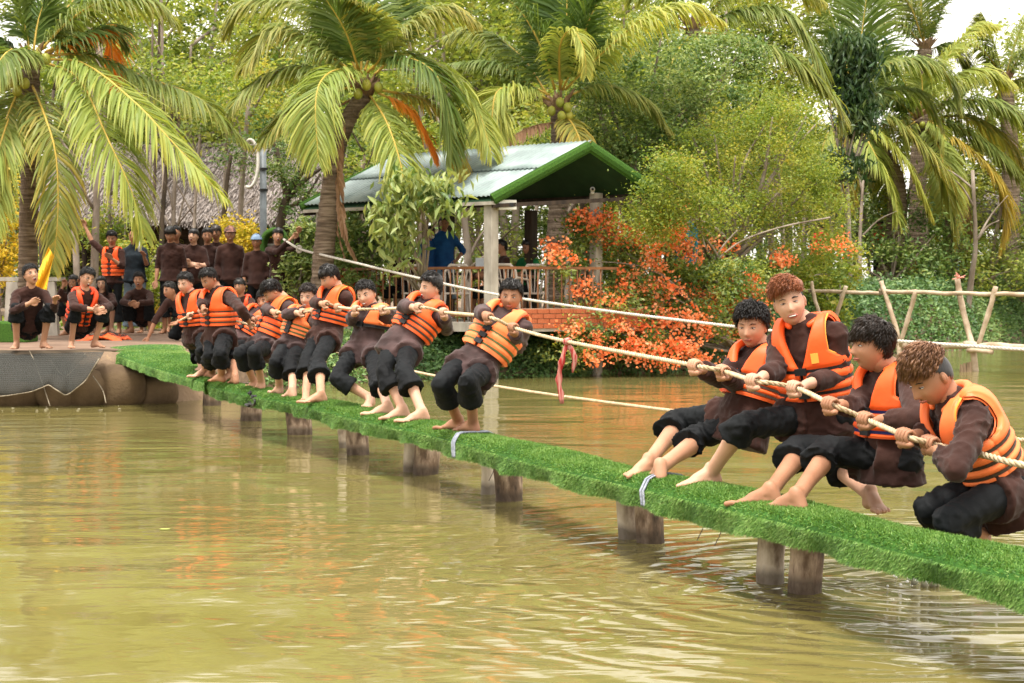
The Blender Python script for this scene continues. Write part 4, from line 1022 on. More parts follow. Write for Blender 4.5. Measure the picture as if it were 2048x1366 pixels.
# ================================================================ POLE FOOTBRIDGE (right)
M['pole_wood'] = mat('peeled_pole', (.34, .25, .17), (.56, .45, .34), rough=.8, scale=5, stretch=(1, 1, 1), bump=.5, bscale=30, detail=8, spec=.15)
M['wet_wood'] = mat('weathered_stump', (.10, .065, .035), (.28, .20, .125), rough=.9, scale=7, stretch=(1, 1, .25), bump=.8, bscale=20, detail=9, bdist=.02)
def YB(px): return 29.0 + (px - 1560) / (2048 - 1560) * (25.4 - 29.0)
pb = empty('pole_footbridge', at(1800, 720, 27.2), 'rustic footbridge of peeled poles with crossed legs over the pond', 'footbridge')
def pole(name, pts, r, dy=0, m_='pole_wood', parent=pb, wob=.012):
    P = smooth_path([at(x, y, YB(x) + dy) for x, y in pts], 5); P = [p + V((0, random.uniform(-wob, wob), random.uniform(-wob, wob))) for p in P]
    k = len(P); rr = [r * (1 + random.uniform(-.10, .10)) for _ in P]
    return MB().tube(P, rr, n=9).build(name, M[m_], parent, smooth=True)
pole('handrail', [(1455, 585), (1560, 580), (1690, 583), (1766, 586), (1830, 583), (1900, 588)], .030)
pole('handrail', [(1760, 582), (1870, 586), (1985, 588), (2110, 590)], .033, -.05)
pole('tread_pole', [(1400, 680), (1500, 682), (1620, 685), (1800, 689), (1960, 694)], .055); pole('tread_pole', [(1930, 690), (2020, 695), (2150, 704)], .06, -.05)
for pts, r in ((((1540, 618), (1490, 690), (1478, 722)), .035), (((1622, 562), (1630, 600), (1646, 650), (1655, 700)), .033), (((1692, 574), (1676, 620), (1662, 672)), .034), (((1762, 563), (1774, 600), (1794, 665), (1800, 722)), .040), (((1832, 580), (1818, 630), (1800, 690)), .038),
               (((1914, 556), (1926, 620), (1944, 690), (1952, 748)), .048), (((1992, 572), (1976, 630), (1956, 692)), .040)):
    pole('crossed_leg', pts, r, .06 * random.choice((-1, 1)))
for x, y in ((1622, 582), (1690, 584), (1766, 586), (1829, 585), (1916, 588), (1988, 588), (1797, 690), (1950, 694), (1657, 686)):
    c = at(x, y, YB(x)); b_ = MB(); [b_.tube([c + V((math.cos(a) * .06, math.sin(a) * .06, .012 * k - .02)) for a in np.linspace(0, 6.28, 10)], .008, n=4) for k in range(4)]; b_.build('lashing', M['old_rope'], pb)
pole('cross_peg', [(1935, 700), (1985, 703)], .035, -.1)
st = MB(); c = at(1932, 745, 25.9); [st.tube([V((c.x + q * .05, c.y + random.uniform(-.03, .03), -.2)), V((c.x + q * .055, c.y, .16 + random.uniform(-.08, .08)))], [.05, .02], n=6, noise=.2) for q in (-1.3, -.4, .5, 1.2)]
tag(st.build('broken_stump', M['wet_wood']), 'broken dark stump in the water beside the pole bridge leg', 'stump')
gr_ = MB(); c = at(1797, 712, 27.2); gr_.tube([V((c.x, c.y, -.3)), V((c.x, c.y, .22))], [.075, .06], n=9, noise=.15); tag(gr_.build('mossy_stump', M['wet_wood']), 'upright stump under the middle legs of the pole bridge', 'stump')
# teal seat, dark bench, brown calf-coloured table far right
for (x, y, Yd, sx, sz, c_, nm, lab) in ((1845, 548, 41, .28, .38, (.05, .35, .38), 'teal_stool', 'teal stool among trunks behind the hedge, left of the leaning palm'), (1925, 548, 41, .30, .42, (.05, .28, .45), 'blue_stool', 'blue stool right of the leaning palm trunk')):
    c = at(x, y, Yd); e = empty(nm, V((c.x, c.y, c.z - sz / 2)), lab, 'stool'); mm_s = mat(nm, c_, rough=.4)
    MB().box(c + V((0, 0, sz / 2)), sx, sx, .04).build('seat', mm_s, e); [MB().tube([c + V((a * sx * .4, b2 * sx * .4, sz / 2)), c + V((a * sx * .5, b2 * sx * .5, -sz / 2 - .2))], .03, n=5).build('leg', mm_s, e) for a in (-1, 1) for b2 in (-1, 1)]
c = at(1970, 545, 43); e = empty('garden_table', c, 'reddish brown garden table under the right-hand palms', 'table'); mt_ = mat('red_wood', (.22, .06, .025), (.34, .10, .04), rough=.6, scale=8)
MB().box(c + V((0, 0, .12)), 1.3, .7, .22).build('tabletop', mt_, e); [MB().box(c + V((a * .5, b2 * .25, -.3)), .1, .1, .7).build('leg', mt_, e) for a in (-1, 1) for b2 in (-1, 1)]
# ================================================================ COCONUT PALMS
M['frond_green'] = leaf_mat('palm_leaflet', [(.04, .085, .02), (.10, .165, .035), (.20, .25, .06), (.33, .31, .075), (.50, .36, .06)], transl=.42, rough=.5, spec=.3)
M['frond_pale'] = leaf_mat('pale_palm_leaflet', [(.11, .17, .04), (.20, .28, .065), (.31, .37, .085), (.44, .43, .09), (.58, .43, .06)], transl=.44, rough=.5, spec=.3)
M['frond_orange'] = leaf_mat('orange_palm_leaflet', [(.50, .30, .03), (.72, .36, .04), (.80, .34, .05), (.78, .24, .06), (.6, .40, .08)], transl=.45, rough=.5)
M['frond_dry'] = leaf_mat('dry_palm_leaflet', [(.14, .07, .04), (.22, .12, .07), (.33, .19, .11), (.38, .24, .16), (.45, .30, .2)], transl=.15, rough=.8, spec=.1)
M['rachis'] = mat('yellow_rachis', (.42, .30, .05), (.55, .36, .07), rough=.5, scale=6)
M['rachis_dry'] = mat('dry_rachis', (.20, .11, .05), (.3, .18, .09), rough=.7, scale=6)
M['palm_bark'] = mat('ringed_palm_bark', (.085, .06, .04), (.27, .205, .15), rough=.95, scale=5, stretch=(.6, .6, 6), bump=.9, bscale=14, detail=8, bdist=.03, c3=(.16, .115, .08))
M['coconut'] = mat('green_coconut', (.22, .24, .03), (.36, .33, .05), rough=.4, scale=4)
M['sheath'] = mat('fibre_sheath', (.12, .07, .035), (.28, .18, .10), rough=.95, scale=8, stretch=(1, 1, .2), bump=.8, bscale=30)
def frond(parent, ctrl, Lmax=.62, kind='green', n=80, seed=0, tint=(.25, .25), droop=.9, width=.020, bare=.10):
    if kind != 'dry': n = int(n * 1.5); Lmax *= 1.15; width *= .80
    r = np.random.default_rng(seed + 17); path = smooth_path(ctrl, 10); P = np.array([p[:] for p in path]); seg = np.linalg.norm(np.diff(P, axis=0), axis=1); cum = np.concatenate([[0], np.cumsum(seg)]); tot = cum[-1]
    ts = bare + (1 - bare) * (np.arange(n) + .5) / n; pos = np.stack([np.interp(ts * tot, cum, P[:, k]) for k in range(3)], 1)
    q = np.stack([np.interp(np.clip(ts + .02, 0, 1) * tot, cum, P[:, k]) for k in range(3)], 1) - np.stack([np.interp(np.clip(ts - .02, 0, 1) * tot, cum, P[:, k]) for k in range(3)], 1)
    T = q / (np.linalg.norm(q, axis=1)[:, None] + 1e-9); up = np.array([0, 0, 1.0]); S = np.cross(T, up); sn = np.linalg.norm(S, axis=1)[:, None]
    gs = np.cross(P[-1] - P[0], up); gs = gs / np.linalg.norm(gs) if np.linalg.norm(gs) > .35 * np.linalg.norm(P[-1] - P[0]) else np.array([.8, -.6, 0.0]); S = np.where(sn > .25, S / (sn + 1e-9), gs); S = np.where((S @ gs)[:, None] < 0, -S, S)
    Nn = np.cross(S, T)
    prof = Lmax * np.clip(np.sin(math.pi * (.14 + .80 * (ts - bare) / (1 - bare))), .12, 1) ** .8
    VV = []; FF = []; TT = []; base = 0
    for sd in (-1, 1):
        L_ = prof * r.uniform(.85, 1.1, n); d0 = S * sd * .80 + T * (.42 + .5 * ts[:, None]) + Nn * .22 + r.normal(0, .085, (n, 3)); d0 /= np.linalg.norm(d0, axis=1)[:, None]
        g = np.array([0, 0, -1.0]); dr = droop * r.uniform(.75, 1.25, n)[:, None]
        p0 = pos; d1 = d0 + g * .25 * dr; d1 /= np.linalg.norm(d1, axis=1)[:, None]; p1 = p0 + d1 * (L_ * .36)[:, None]
        d2 = d0 + g * .85 * dr; d2 /= np.linalg.norm(d2, axis=1)[:, None]; p2 = p1 + d2 * (L_ * .36)[:, None]
        d3 = d0 + g * 1.7 * dr; d3 /= np.linalg.norm(d3, axis=1)[:, None]; p3 = p2 + d3 * (L_ * .30)[:, None]
        w = T * .75 + Nn * .5 * r.uniform(-.4, 1, n)[:, None]; w -= d1 * np.sum(w * d1, 1)[:, None]; w /= np.linalg.norm(w, axis=1)[:, None]; w = w * width
        vs = np.stack([p0 - w * .4, p0 + w * .4, p1 - w, p1 + w, p2 - w * .8, p2 + w * .8, p3], 1)      # n,7,3
        VV.append(vs.reshape(-1, 3)); k = base + 7 * np.arange(n)[:, None]
        FF.append(np.vstack([k + np.array([0, 1, 3, 2]), k + np.array([2, 3, 5, 4]), k + np.array([4, 5, 6, 6])])); base += 7 * n
        tt = tint[0] + tint[1] * r.uniform(0, 1, n) ** 1.5 + .18 * ts
        TT.append((tt[:, None] + np.array([0, 0, 0, 0, .06, .06, .22])[None]).ravel())
    Vv = np.vstack(VV); F = np.vstack(FF); tri = F[F[:, 2] == F[:, 3]][:, :3]; qd = F[F[:, 2] != F[:, 3]]
    me = bpy.data.meshes.new('frond'); me.from_pydata(Vv.tolist(), [], qd.tolist() + tri.tolist()); a = me.attributes.new('tint', 'FLOAT', 'POINT'); a.data.foreach_set('value', np.concatenate(TT).astype(np.float32))
    kk = 0.0
    o = link('frond', me, parent, M['frond_' + kind]); step = path[::3] + [path[-1]]
    MB().tube(step, [max(.004, .021 * (1 - i / len(step)) ** .8) for i in range(len(step))], n=6).build('rachis', M['rachis_dry' if kind == 'dry' else 'rachis'], o, smooth=True)
    return o
def palm(label, trunk, r0, r1, fronds, nuts, seed, heart=True):
    """trunk, fronds: photo pixels with a distance each"""
    P = [at(*t) for t in trunk]; gz = float(ground_z(P[-1].x, P[-1].y)); P[-1].z = gz - .15
    root = empty('coconut_palm', V((P[-1].x, P[-1].y, gz)), label, 'palm tree', 'coconut palms behind the pond')
    pts = smooth_path(P, 14); k = len(pts); rr = [r1 + (r0 - r1) * (i / (k - 1)) ** 1.3 for i in range(k)]
    rr = [q * (1 + .05 * math.sin(i * 2.6) + random.uniform(-.03, .03)) for i, q in enumerate(rr)]; rr[-1] *= 1.25
    MB().tube(pts, rr, n=14).build('trunk', M['palm_bark'], root, smooth=True)
    c = P[0]; hb = MB()
    if heart:
        for i in range(16):
            a = i * 2.4; d = V((math.cos(a), math.sin(a), 1.1 + random.uniform(-.5, .6))).normalized(); hb.tube([c - V((0, 0, .12)), c + d * .16, c + d * random.uniform(.28, .5)], [.07, .055, .01], n=5, ry=[.05, .03, .006])
        hb.build('crown_shaft', M['sheath'], root, smooth=True)
    for i, (x, y, Yd) in enumerate(nuts):
        b_ = MB(); b_.ball(at(x, y, Yd), (.070, .070, .085), None, 12, 9); b_.build('coconut', M['coconut'], root, smooth=True)
    for i, f in enumerate(fronds):
        opt = f[-1] if isinstance(f[-1], dict) else {}; pts_ = [q for q in f if not isinstance(q, dict)]
        frond(root, [at(*q) for q in pts_], seed=seed * 50 + i, **opt)
    return root
PALE = dict(kind='pale')
Y = 23.8
palm('tall leaning-free coconut palm at the far left, heavy fronds hanging over the spectators', [(62, 140, Y), (62, 260, Y), (58, 420, Y), (55, 600, Y), (52, 680, Y)], .15, .125, [
 [(82, 122, Y), (158, 158, Y - .5), (215, 277, Y - 1.1), (262, 380, Y - 1.3), (287, 470, Y - 1.3), dict(kind='pale', Lmax=.85, n=95)],
 [(85, 118, Y), (170, 128, Y - .3), (270, 205, Y - .9), (350, 290, Y - 1.2), (448, 395, Y - 1.4), dict(kind='pale', Lmax=.80, n=100, tint=(.2, .3))],
 [(85, 112, Y), (180, 110, Y + .3), (289, 154, Y + .3), (400, 197, Y), (492, 285, Y), dict(Lmax=.75, n=100, tint=(.2, .2))],
 [(92, 108, Y), (150, 80, Y + .3), (212, 58, Y + .6), (224, 110, Y + .7), (226, 175, Y + .7), dict(kind='orange', Lmax=.55, n=60)],
 [(90, 105, Y), (150, 75, Y), (220, 56, Y + .3), (250, 90, Y + .4), dict(Lmax=.6, n=60, tint=(.0, .2))],
 [(62, 165, Y), (88, 228, Y - .8), (111, 307, Y - 1.1), (116, 418, Y - 1.2), (106, 535, Y - 1.2), dict(Lmax=.62, n=90, tint=(.35, .4))],
 [(48, 160, Y), (22, 215, Y - .6), (-8, 300, Y - .9), (-30, 420, Y - 1), dict(Lmax=.75, n=80, tint=(.3, .35))],
 [(45, 170, Y), (10, 260, Y - .9), (-10, 340, Y - 1.1), (-14, 470, Y - 1.2), dict(kind='pale', Lmax=.7, n=80)],
 [(60, 110, Y), (48, 50, Y), (20, -30, Y), (-30, -60, Y), dict(Lmax=.7, tint=(.05, .2), droop=.5)],
 [(66, 108, Y), (80, 30, Y + .2), (120, -60, Y + .3), dict(Lmax=.75, tint=(.05, .2), droop=.45)],
 [(75, 108, Y), (140, 40, Y), (220, -5, Y), (300, 0, Y), (345, 40, Y), dict(Lmax=.8, n=90, tint=(.2, .25))],
 [(70, 108, Y), (130, 20, Y + .8), (200, -40, Y + 1), (290, -50, Y + 1.2), dict(Lmax=.8, tint=(.05, .2))],
 [(45, 125, Y), (0, 80, Y), (-60, 70, Y - .2), dict(Lmax=.7, tint=(.05, .25))],
 [(50, 120, Y), (20, 100, Y - .7), (-30, 160, Y - 1.2), dict(Lmax=.7, tint=(.1, .25))],
], [(28, 166, Y - .35), (37, 150, Y - .4), (50, 167, Y - .4), (14, 168, Y - .3), (34, 182, Y - .4), (92, 118, Y - .3), (72, 112, Y - .3)], 1)
Y = 24.6
palm('curving coconut palm in the middle, its trunk bowing left beside the tin roof', [(728, 190, Y), (700, 232, Y), (676, 290, Y), (664, 360, Y), (655, 440, Y), (646, 530, Y), (640, 640, Y)], .175, .12, [
 [(712, 150, Y), (661, 111, Y), (596, 68, Y), (540, 66, Y - .2), (492, 130, Y - .4), dict(Lmax=0.86, n=85)],
 [(710, 160, Y), (651, 141, Y), (575, 137, Y - .1), (501, 172, Y - .3), (455, 222, Y - .5), dict(Lmax=0.71, n=85, tint=(.2, .2))],
 [(712, 165, Y), (682, 139, Y - .5), (645, 158, Y - .9), (631, 210, Y - 1.2), (637, 325, Y - 1.3), dict(kind='pale', Lmax=0.76, n=85, tint=(.12, .3))],
 [(722, 150, Y), (722, 90, Y), (712, 0, Y + .3), (690, -70, Y + .6), dict(Lmax=0.69, droop=.35, tint=(.05, .2))],
 [(735, 145, Y), (762, 108, Y - .2), (742, 40, Y - .6), (690, -12, Y - .8), dict(Lmax=0.48, droop=.6)],
 [(745, 140, Y), (766, 100, Y), (821, 47, Y), (890, 18, Y), (950, 42, Y), dict(Lmax=0.69, n=85, tint=(.25, .25))],
 [(748, 150, Y), (776, 127, Y), (825, 118, Y - .3), (876, 156, Y - .5), (897, 240, Y - .5), (902, 320, Y - .5), dict(Lmax=0.83, n=95, tint=(.12, .2))],
 [(748, 152, Y), (800, 110, Y + .4), (890, 138, Y + .3), (952, 213, Y + .2), (984, 310, Y), dict(kind='pale', Lmax=0.80, n=95)],
 [(738, 188, Y), (773, 244, Y - .6), (801, 328, Y - .9), (813, 415, Y - 1), dict(kind='pale', Lmax=0.67, n=75, tint=(.25, .3))],
 [(755, 185, Y), (812, 215, Y), (848, 265, Y), (868, 310, Y), dict(kind='orange', Lmax=0.57, n=60)],
 [(760, 180, Y), (850, 200, Y + .3), (900, 262, Y + .2), (928, 360, Y), dict(Lmax=0.46, n=70, tint=(.4, .4))],
 [(705, 172, Y), (650, 190, Y), (583, 222, Y - .3), (520, 285, Y - .5), dict(Lmax=0.63, tint=(.3, .35))],
 [(715, 145, Y), (680, 80, Y + .2), (600, 10, Y + .3), (500, 5, Y + .2), (450, 60, Y + .2), dict(Lmax=0.80, n=90, tint=(.2, .2))],
 [(730, 140, Y), (760, 50, Y + .6), (800, -20, Y + .8), dict(Lmax=0.92, droop=.5, tint=(.0, .15))],
 [(718, 142, Y), (690, 60, Y - .4), (640, -20, Y - .6), dict(Lmax=0.80, droop=.5, tint=(.1, .2))],
 [(700, 200, Y), (668, 225, Y), (655, 300, Y), (660, 400, Y), (690, 520, Y), dict(kind='dry', Lmax=0.18, n=50, droop=2.2)],
 [(712, 195, Y), (682, 260, Y - .1), (676, 360, Y - .15), (688, 460, Y - .15), (712, 520, Y), dict(kind='dry', Lmax=0.25, n=50, droop=2.2)],
], [(716, 188, Y - .3), (757, 175, Y - .3), (733, 170, Y - .35)], 2)
Y = 27.0
palm('coconut palm rising behind the pavilion roof with a brown drying frond', [(1118, 222, Y), (1120, 300, Y), (1116, 420, Y), (1108, 600, Y), (1105, 690, Y)], .19, .14, [
 [(1120, 180, Y), (1132, 100, Y), (1134, 20, Y), (1134, -60, Y), dict(Lmax=.95, droop=.4, tint=(.0, .18), width=.026)],
 [(1125, 180, Y), (1155, 110, Y - .3), (1182, 30, Y - .4), (1225, -50, Y - .4), dict(Lmax=.95, droop=.5, tint=(.0, .2), width=.026)],
 [(1110, 180, Y), (1085, 100, Y - .2), (1040, 20, Y - .2), (985, -20, Y - .2), dict(Lmax=.95, droop=.6, tint=(.05, .2), n=90)],
 [(1100, 190, Y), (1055, 168, Y), (1006, 135, Y - .1), (958, 124, Y - .2), (900, 128, Y - .3), dict(Lmax=.5, n=80, tint=(.1, .2))],
 [(1100, 200, Y), (1040, 178, Y - .3), (995, 182, Y - .6), (984, 240, Y - .8), (982, 300, Y - .8), dict(kind='pale', Lmax=.8, n=90)],
 [(1120, 180, Y), (1120, 90, Y - .8), (1145, 60, Y - 1), (1168, 100, Y - 1.2), (1172, 150, Y - 1.2), dict(kind='pale', Lmax=.45, n=70)],
 [(1112, 245, Y), (1060, 255, Y - .4), (1000, 290, Y - .8), (962, 322, Y - 1), dict(kind='dry', Lmax=.35, n=60, droop=1.3)],
 [(1128, 235, Y), (1143, 245, Y - .5), (1160, 280, Y - .8), (1170, 320, Y - .9), dict(Lmax=.45, n=50, tint=(.5, .3))],
 [(1130, 180, Y), (1200, 110, Y - .3), (1290, 35, Y - .5), (1370, 10, Y - .5), (1440, 40, Y - .5), dict(kind='pale', Lmax=.75, n=100)],
 [(1130, 195, Y), (1200, 170, Y), (1280, 195, Y), (1340, 260, Y), dict(Lmax=.6, n=80)],
 [(1095, 190, Y), (1040, 110, Y + .5), (960, 60, Y + .7), (900, 70, Y + .7), dict(Lmax=.8, n=80, tint=(.1, .2))],
], [(1103, 222, Y - .3), (1135, 215, Y - .35), (1123, 232, Y - .4), (1138, 231, Y - .3), (1120, 205, Y - .3)], 3)
Y = 30.5
palm('coconut palm whose crown is cut by the top edge above the green shrub tree', [(1385, 60, Y), (1395, 200, Y), (1410, 400, Y), (1415, 600, Y)], .17, .13, [
 [(1395, 55, Y), (1470, 26, Y), (1560, 22, Y - .3), (1620, 90, Y - .5), (1650, 175, Y - .6), dict(Lmax=.95, n=100, width=.026, tint=(.2, .2))],
 [(1395, 65, Y), (1470, 72, Y - .4), (1550, 98, Y - .7), (1620, 145, Y - .8), (1672, 205, Y - .9), (1684, 255, Y - 1), dict(Lmax=.85, n=100, width=.026)],
 [(1380, 50, Y), (1340, -10, Y), (1270, -30, Y), dict(Lmax=.9, tint=(.1, .2))], [(1390, 45, Y), (1410, -20, Y), (1440, -80, Y), dict(Lmax=.9, tint=(.05, .2), droop=.5)],
 [(1378, 60, Y), (1320, 50, Y), (1250, 100, Y - .2), dict(Lmax=.8)], [(1395, 50, Y), (1470, -20, Y), (1560, -40, Y), (1640, 0, Y), dict(Lmax=.9)],
 [(1385, 70, Y), (1350, 110, Y - .8), (1330, 180, Y - 1), dict(Lmax=.7, kind='pale')],
], [(1372, 78, Y - .3), (1392, 84, Y - .3)], 4)
Y = 37.4
palm('coconut palm with trunk bending right, half wrapped by dark mango leaves', [(1712, 238, Y), (1745, 285, Y), (1790, 360, Y), (1790, 470, Y), (1768, 570, Y), (1762, 620, Y)], .28, .18, [
 [(1712, 240, Y), (1740, 290, Y - .6), (1775, 360, Y - .8), (1800, 450, Y - .9), dict(kind='pale', width=.026, Lmax=0.81, n=80, tint=(.2, .3))],
 [(1715, 236, Y), (1760, 262, Y - .4), (1815, 330, Y - .6), (1862, 435, Y - .7), dict(kind='pale', width=.026, Lmax=0.74, n=85)],
 [(1718, 228, Y), (1775, 232, Y - .2), (1845, 290, Y - .4), (1892, 370, Y - .4), (1905, 480, Y - .4), dict(width=.026, Lmax=1.08, n=100, tint=(.3, .3))],
 [(1715, 225, Y), (1740, 152, Y), (1816, 117, Y - .2), (1885, 139, Y - .3), (1918, 215, Y - .4), dict(width=.026, Lmax=1.01, n=100, tint=(.15, .25))],
 [(1712, 225, Y), (1690, 120, Y), (1660, 30, Y), (1640, -50, Y), dict(width=.026, Lmax=1.28, droop=.45, tint=(.05, .2))],
 [(1705, 245, Y), (1660, 260, Y - .4), (1640, 330, Y - .6), (1650, 400, Y - .6), dict(width=.026, Lmax=0.78, kind='pale')], [(1715, 225, Y), (1770, 180, Y + .3), (1840, 190, Y + .3), (1880, 250, Y + .2), dict(width=.026, Lmax=0.95)],
 [(1708, 228, Y), (1660, 150, Y), (1590, 110, Y + .2), dict(width=.026, Lmax=1.08)], [(1712, 222, Y), (1720, 100, Y + .4), (1735, -20, Y + .5), dict(width=.026, Lmax=1.21, droop=.4, tint=(.1, .2))],
 [(1708, 240, Y), (1690, 280, Y - .5), (1685, 360, Y - .7), (1700, 420, Y - .7), dict(width=.026, Lmax=0.67, tint=(.4, .4))],
], [(1722, 246, Y - .3), (1706, 250, Y - .3)], 5)
Y = 39.0
palm('coconut palm with the fullest crown at the right, trunk slanting down left', [(1838, 236, Y), (1868, 290, Y), (1906, 390, Y), (1903, 480, Y), (1888, 565, Y), (1884, 620, Y)], .25, .19, [
 [(1850, 228, Y), (1890, 205, Y), (1970, 201, Y - .2), (2030, 228, Y - .3), (2075, 300, Y - .4), dict(width=.026, Lmax=1.01, n=100, tint=(.1, .2))],
 [(1845, 238, Y), (1880, 258, Y - .5), (1905, 320, Y - .7), (1922, 400, Y - .8), dict(kind='pale', width=.026, Lmax=0.74, n=80)],
 [(1850, 240, Y), (1910, 250, Y), (1990, 300, Y - .2), (2060, 365, Y - .3), dict(width=.026, Lmax=0.94, n=90, tint=(.2, .2))],
 [(1850, 244, Y), (1930, 290, Y - .4), (1985, 345, Y - .6), (2010, 420, Y - .6), (1998, 500, Y - .6), dict(width=.026, Lmax=0.87, n=95, tint=(.62, .35))],
 [(1832, 236, Y), (1795, 202, Y - .2), (1752, 188, Y - .3), (1730, 240, Y - .4), dict(width=.026, Lmax=0.81, tint=(.0, .2))],
 [(1838, 232, Y), (1845, 170, Y), (1832, 120, Y), dict(kind='pale', width=.026, Lmax=0.47, droop=.4, n=40)], [(1842, 230, Y), (1880, 140, Y), (1940, 60, Y), (1990, 50, Y), dict(kind='pale', width=.026, Lmax=0.94)],
 [(1835, 240, Y), (1800, 270, Y - .6), (1780, 350, Y - .8), (1790, 430, Y - .8), dict(kind='pale', width=.026, Lmax=0.81)], [(1845, 245, Y), (1880, 300, Y - .9), (1890, 390, Y - 1.3), (1870, 470, Y - 1.3), dict(kind='pale', width=.026, Lmax=0.84, n=85)], [(1850, 235, Y), (1930, 235, Y + .4), (2000, 270, Y + .4), (2050, 340, Y + .3), dict(width=.026, Lmax=1.01, tint=(.3, .4))], [(1830, 240, Y), (1780, 240, Y - .5), (1745, 300, Y - .8), (1735, 370, Y - .9), dict(width=.026, Lmax=0.78, tint=(.3, .3))], [(1842, 228, Y), (1880, 175, Y), (1950, 140, Y), (2020, 165, Y), dict(width=.026, Lmax=1.01, kind='pale')],
 [(1835, 230, Y), (1790, 130, Y + .3), (1740, 100, Y + .4), dict(width=.026, Lmax=0.94, tint=(.1, .2))],
 [(1860, 300, Y), (1868, 360, Y), (1866, 450, Y), dict(kind='dry', width=.026, Lmax=0.34, n=50, droop=2)], [(1925, 380, Y), (1932, 430, Y), (1930, 500, Y), (1925, 545, Y), dict(kind='dry', width=.026, Lmax=0.40, n=50, droop=2)],
], [(1845, 250, Y - .3), (1832, 254, Y - .3)], 6)
Y = 41
palm('slender coconut palm behind, its crown against the pale sky', [(1850, 100, Y), (1840, 250, Y), (1830, 600, Y)], .24, .18, [
 [(1850, 95, Y), (1800, 45, Y), (1750, 60, Y), (1730, 120, Y), dict(Lmax=.9, tint=(.1, .25))], [(1850, 95, Y), (1842, 20, Y), (1848, -60, Y), dict(Lmax=.9, droop=.5)], [(1852, 95, Y), (1885, 20, Y), (1920, -40, Y), dict(Lmax=.9, droop=.6, tint=(.1, .2))],
 [(1855, 100, Y), (1900, 90, Y), (1935, 130, Y), dict(Lmax=.8)], [(1845, 100, Y), (1795, 110, Y), (1770, 170, Y), dict(Lmax=.8, tint=(.05, .2))], [(1848, 90, Y), (1820, 10, Y), (1780, -20, Y), dict(Lmax=.9)],
], [], 7)
palm('coconut palm farthest right, crown fanning in from the picture edge', [(2010, 165, Y), (2020, 300, Y), (2025, 600, Y)], .24, .18, [
 [(2010, 160, Y), (1960, 95, Y), (1905, 95, Y), (1880, 150, Y), dict(kind='pale', Lmax=.9)], [(2008, 158, Y), (1985, 80, Y), (1965, 30, Y), dict(Lmax=.8, droop=.5)], [(2012, 158, Y), (2050, 100, Y), (2090, 90, Y), dict(Lmax=.8, tint=(.1, .2))],
 [(2005, 165, Y), (1950, 160, Y), (1905, 210, Y), dict(Lmax=.8, tint=(.05, .2))], [(2012, 165, Y), (2060, 160, Y), (2095, 220, Y), dict(Lmax=.9)], [(2005, 170, Y), (1975, 230, Y), (1970, 300, Y), dict(kind='pale', Lmax=.7)], [(2010, 160, Y), (2040, 60, Y), (2080, 0, Y), dict(kind='pale', Lmax=.8)],
], [(2012, 176, Y - .3)], 8)
# ================================================================ LEAFY PLANTS
def leaf_ramp(*c): return list(c)
M['leaf_forest'] = leaf_mat('forest_leaf', [(.045, .08, .02), (.11, .16, .035), (.21, .27, .06), (.34, .38, .09), (.46, .44, .13)], transl=.5)
M['leaf_olive'] = leaf_mat('yellow_green_leaf', [(.045, .09, .015), (.10, .17, .022), (.19, .26, .035), (.32, .36, .05), (.45, .38, .08)], transl=.42)
M['leaf_green'] = leaf_mat('mid_green_leaf', [(.03, .07, .02), (.065, .13, .03), (.13, .21, .055), (.23, .30, .09), (.36, .40, .14)], transl=.35)
M['leaf_dark'] = leaf_mat('dark_glossy_leaf', [(.015, .04, .015), (.028, .065, .022), (.05, .10, .035), (.09, .14, .05), (.15, .2, .08)], transl=.25, rough=.35)
M['leaf_gold'] = leaf_mat('golden_leaf', [(.10, .13, .015), (.28, .27, .02), (.50, .40, .03), (.65, .46, .04), (.7, .5, .1)], transl=.4)
M['leaf_hedge'] = leaf_mat('hedge_leaf', [(.04, .10, .03), (.08, .16, .05), (.13, .23, .07), (.21, .31, .10), (.32, .40, .14)], transl=.25)
M['petal'] = leaf_mat('orange_bract', [(.72, .05, .018), (.82, .11, .03), (.88, .19, .06), (.90, .30, .12), (.92, .44, .24)], transl=.35, rough=.6, spec=.15)
M['bark_grey'] = mat('grey_bark', (.15, .115, .085), (.36, .30, .25), rough=.95, scale=4, stretch=(1, 1, .35), bump=.8, bscale=18, detail=9, bdist=.02)
M['bark_dark'] = mat('dark_bark', (.04, .03, .02), (.11, .08, .055), rough=.95, scale=5, stretch=(1, 1, .3), bump=.8, bscale=18, detail=9)
def leaves_mesh(P, size, seed=0, aspect=.45, tint=None, face=None, droop=0.0, jit=.5, three=False):
    """P (n,3): one folded leaf per point"""
    r = np.random.default_rng(seed); n = len(P); d = r.normal(size=(n, 3)); d[:, 2] = d[:, 2] * .6 - droop; d /= np.linalg.norm(d, axis=1)[:, None]
    up = r.normal(0, jit, (n, 3)) + np.array([0, -.35, .8]) if face is None else face + r.normal(0, jit, (n, 3))
    w = np.cross(d, up); w /= np.linalg.norm(w, axis=1)[:, None] + 1e-9; nn = np.cross(w, d)
    L_ = size * r.uniform(.6, 1.3, n)[:, None]; W = L_ * aspect * .5
    a = P - d * L_ * .5; c = P + d * L_ * .5 - nn * L_ * .12; b1 = P + w * W + nn * L_ * .10; b2 = P - w * W + nn * L_ * .10
    Vv = np.stack([a, b1, c, b2], 1).reshape(-1, 3); k = np.arange(n) * 4; F = np.stack([k, k + 1, k + 2, k, k + 2, k + 3], 1).reshape(-1, 3)
    t = r.uniform(0, 1, n) if tint is None else tint
    return np_mesh('leaves', Vv, F, np.repeat(np.clip(t, 0, 1), 4))
